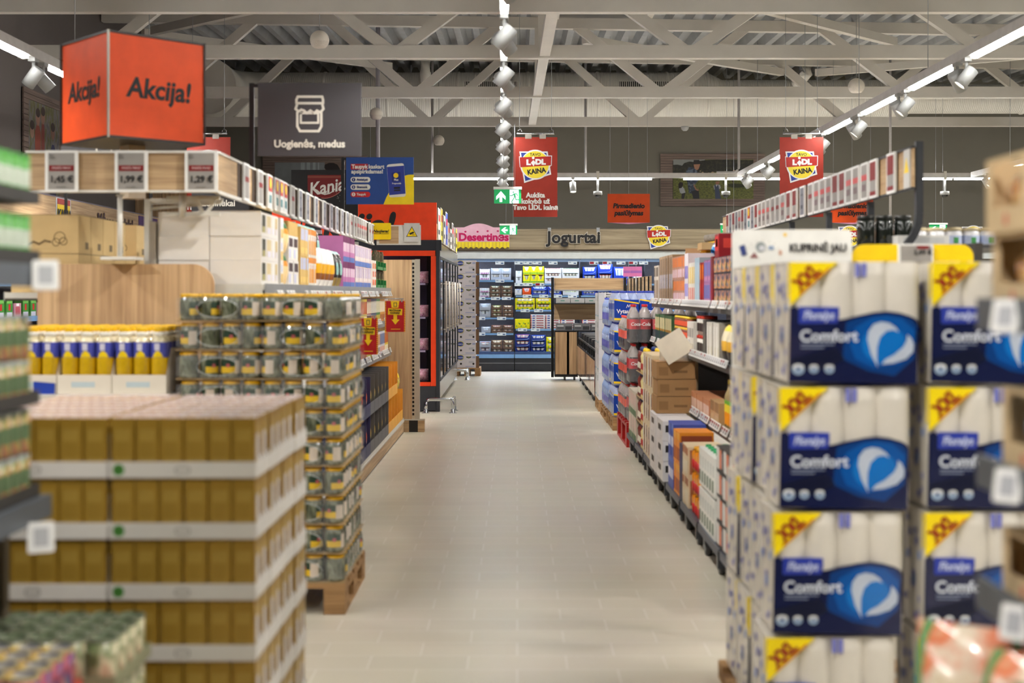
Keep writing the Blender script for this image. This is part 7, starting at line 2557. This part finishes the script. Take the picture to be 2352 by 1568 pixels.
TRAYD = C(54, 52, 50, .6)
k2 = Kind(can('green_can', .0285, .112, C(70, 140, 50, .4), C(186, 196, 180, .4), C(60, 130, 52, .4)), 'can')
tr = Kind(MB().box(-.40, 0, 0, .40, .31, .004, TRAYD).box(-.40, 0, .004, .40, .004, .032, TRAYD).box(-.4, .306, .004, .4, .31, .032, TRAYD).box(-.4, .004, .004, -.396, .306, .032, TRAYD).box(.396, .004, .004, .4, .306, .032, TRAYD).build('can_tray'), 'can tray')
for L in range(2):
    z = 1.5705 + .146 * L
    tr.put((-1.177, 2.82, z), 'dark cardboard tray of green cans on the near left shelf, %s of two' % ('lower', 'upper')[L], 'trays of green cans', rz=RL)
    for r in range(2):
        for i in range(13):
            k2.put((-1.183 - .0295 - .0595 * r, 2.425 + .03 + .0595 * i, z + .0045), 'green can with white band, near left shelf, row %d, column %d, %s tray' % (r + 1, i + 1, ('lower', 'upper')[L]), 'green cans', )
STR = ramp_mat('striped_can_print', [(150, 158, 142), (84, 108, 70), (166, 150, 80), (160, 100, 76), (120, 128, 108)], 26, .3, 0, 'noise', (1, 1, .6))
k2 = Kind(can('vegetable_can', .0275, .104, STR, C(92, 112, 80, .4), C(150, 154, 150, .3)), 'can')
for L in range(4):
    z = (1.0005, 1.110, 1.228, 1.3375)[L]
    if L % 2 == 0:
        tr.put((-1.177, 2.82, z), 'dark cardboard tray of vegetable cans on the near left lower shelf, level %d from below' % (L + 1), 'trays of vegetable cans', rz=RL)
    for r in range(1):
        for i in range(13):
            k2.put((-1.183 - .0285, 2.425 + .03 + .0595 * i, z + .0045), 'grey green vegetable can, near left lower shelf, column %d, level %d from below' % (i + 1, L + 1), 'vegetable cans')
k2 = rk('yellow_box', 'boxed goods', .1, .12, .15, (240, 186, 40), [('f', .0, .0, 1, .15, C(40, 50, 110)), ('f', .1, .3, .9, .8, C(246, 206, 80)), ('f', .3, .2, .7, .4, C(206, 80, 40))])
k2.o.data.materials  # printed carton
for L in range(3):
    for i in range(2):
        k2.put((-1.173, 2.24 + .102 * i, 1.0005 + .151 * L), 'yellow box with navy foot, near left lower shelf, %s, level %d' % (('first', 'second')[i], L + 1), 'yellow boxes', rz=RL)
for i, (z, y) in enumerate(((1.538, 3.13), (.915, 3.1))):
    t = blank('shelf_label')
    MB().slab(rrect(-.030, -.036, .030, .036, .005, 2), 0, .012, ESLW).rect(-.017, -.022, .017, .022, -.001, C(176, 178, 182)).build('label_case', t)
    Kind(t, 'shelf label').put((-1.130, y, z + .005), 'large blurred shelf label on the near left shelving, %s shelf' % ('upper', 'lower')[i], 'near shelf labels', rz=.4, rx=-.2)
# trays of cans on the floor level
LIDS = [ramp_mat('lid_print_green', [(40, 52, 38), (84, 100, 70), (120, 124, 110), (196, 180, 50)], 17, .3, 0, 'noise'), ramp_mat('lid_print_mixed', [(70, 72, 84), (140, 140, 140), (216, 180, 40), (186, 70, 60)], 16, .3, 0, 'noise')]
SIDEP = [ramp_mat('can_side_a', [(196, 190, 150), (96, 120, 70), (226, 214, 180), (190, 110, 80)], 20, .3, 0, 'noise', (1, 1, .5)), ramp_mat('can_side_b', [(226, 206, 140), (206, 80, 70), (70, 80, 130), (236, 226, 200)], 20, .3, 0, 'noise', (1, 1, .5))]
for s, (y0, xr, nm, zt) in enumerate(((3.045, -.937, 'green and grey', .69), (2.735, -1.01, 'red and yellow', .69))):
    k2 = Kind(can('food_can', .0355, .108, SIDEP[s], SIDEP[s], LIDS[s]), 'can')
    edge = C(150, 150, 120, .5) if s == 0 else C(206, 96, 80, .5)
    tk = Kind(MB().box(-.58, 0, 0, .0, .30, .004, edge).box(-.58, 0, .004, 0, .004, .03, edge).box(-.58, .296, .004, 0, .3, .03, edge).box(-.004, .004, .004, 0, .296, .03, edge).build('can_tray'), 'can tray')
    for L in range(5):
        z = zt - .1135 * (L + 1) - .002
        tk.put((xr, y0, z), 'shallow tray of %s food cans at lower left, level %d' % (nm, L + 1), 'trays of food cans')
        for r in range(4):
            for c in range(8):
                if L and c:
                    continue
                k2.put((xr - .041 - .0715 * c, y0 + .042 + .0718 * r, z + .0045), '%s food can at lower left, row %d, column %d, level %d' % (nm, r + 1, c + 1, L + 1), '%s food cans' % nm)
    p = pack('plinth_box', .58, .30, zt - .1135 * 5 - .003, C(96, 84, 66, .7))
    p.location = (xr - .29, y0, 0)
    tag(p, 'brown cardboard plinth under the %s food cans' % nm, 'plinth')

# ------------------------------------------------------------------ near right shelf end, out of focus
t = thing('shelf_end', 'dark grey shelving at the right edge of the picture with card boxes of bread', 'shelving unit', (0, 0, 0))
MB().box(1.42, 1.75, 0, 1.46, 2.50, 1.95, NSD).build('back_panel', t)
for z in (1.43, 1.135, .905):
    MB().box(.880, 1.75, z + .02, 1.42, 2.46, z + .04, NS).box(.868, 1.75, z, .880, 2.47, z + .06, NS).build('shelf', t)
MB().box(.77, 1.75, 0, 1.42, 2.44, .65, NSD).build('base', t)
MB().box(.99, 2.43, .93, 1.42, 2.46, 1.14, C(84, 66, 50, .7)).build('end_panel', t)
AMB = ramp_mat('amber_contents', [(70, 44, 26), (150, 96, 40), (206, 150, 76), (226, 196, 150), (110, 70, 36)], 22, .12, 1.0, 'noise')
BLUC = ramp_mat('blue_contents', [(60, 76, 100), (120, 150, 190), (206, 206, 210), (90, 70, 50)], 22, .12, 1.0, 'noise')


def window_box(w, d, h, cont, bulge):
    m = C(216, 190, 148, .65)
    b = MB()
    fx_, fz0 = .16 * w, .34 * h
    b.box(-w / 2, 0, 0, w / 2, .004, fz0, m).box(-w / 2, 0, fz0, -w / 2 + fx_, .004, h, m).box(w / 2 - fx_, 0, fz0, w / 2, .004, h, m).box(-w / 2 + fx_, 0, h * .93, w / 2 - fx_, .004, h, m)
    b.box(-w / 2, .004, 0, w / 2, d, .004, m).box(-w / 2, .004, .004, -w / 2 + .004, d, h, m).box(w / 2 - .004, .004, .004, w / 2, d, h, m).box(-w / 2 + .004, d - .004, .004, w / 2 - .004, d, h, m)
    o = b.build('card_box')
    MB().disc(0, fz0 * .5, .008, .012, -.001, C(206, 70, 70, .6), 8).build('printed_mark', o)
    p_ = pillow('packed_contents', w * .72, d * .5, h * .95, lambda u, v: cont)
    p_.parent = o
    p_.location = (0, .008 - bulge * .0, .006)
    return o


k2 = Kind(window_box(.20, .34, .137, AMB, 0), 'card box')
k3 = Kind(window_box(.20, .34, .15, BLUC, 0), 'card box')
k4 = Kind(window_box(.20, .34, .12, AMB, 0), 'card box')
for L in range(2):
    for i in range(3):
        k2.put((.888 - .012 * L, 2.34 - .204 * i, 1.4705 + .1375 * L), 'card box with amber packs in its window, right edge, %s from far end, %s' % (nth(i + 1), ('lower', 'upper')[L]), 'amber card boxes', rz=RR)
for i in range(3):
    k3.put((.905, 2.335 - .204 * i, 1.1755), 'card box with blue packs behind its window, near right middle shelf, %s from far end' % nth(i + 1), 'blue card boxes', rz=RR)
    k4.put((.905, 2.335 - .204 * i, .9455), 'low card box with dark window, near right lower shelf, %s from far end' % nth(i + 1), 'low card boxes', rz=RR)
for i, (z, y) in enumerate(((1.46, 2.28), (1.165, 2.27), (.935, 2.24))):
    t = blank('shelf_label')
    MB().slab(rrect(-.024, -.030, .024, .030, .004, 2), 0, .010, ESLW).rect(-.014, -.019, .014, .018, -.001, C(170, 172, 178)).build('label_case', t)
    Kind(t, 'shelf label').put((.852, y, z), 'blurred shelf label on the near right shelving, %s shelf' % ('top', 'middle', 'lower')[i], 'near right labels', rz=-.75, rx=-.3)
ORB = ramp_mat('bread_bag_print', [(232, 214, 180), (236, 222, 200), (226, 110, 60), (236, 206, 170), (90, 150, 84)], 9, .15, .8, 'noise')
GRB = C(84, 150, 90, .25)
bags = [(.80, 2.30, 0, .1), (.83, 2.10, .05, -.15), (.99, 2.32, .03, .3), (1.02, 2.1, .04, 0), (.82, 1.9, .0, .2)]
t0 = pillow('bread_bag', .21, .16, .25, lambda u, v: GRB if .05 < u < .16 else ORB, 10, 14, .4)
k2 = Kind(t0, 'bread bag')
for i, (x, y, dz, a_) in enumerate(bags):
    k2.put((x - .035, y, .6505), 'orange and white bread bag at lower right, %s' % ('nearest the aisle at the far end', 'second along the aisle', 'behind the first at the far end', 'in the middle of the back row', 'third along the aisle')[i], 'bread bags', rz=-.7 + a_)
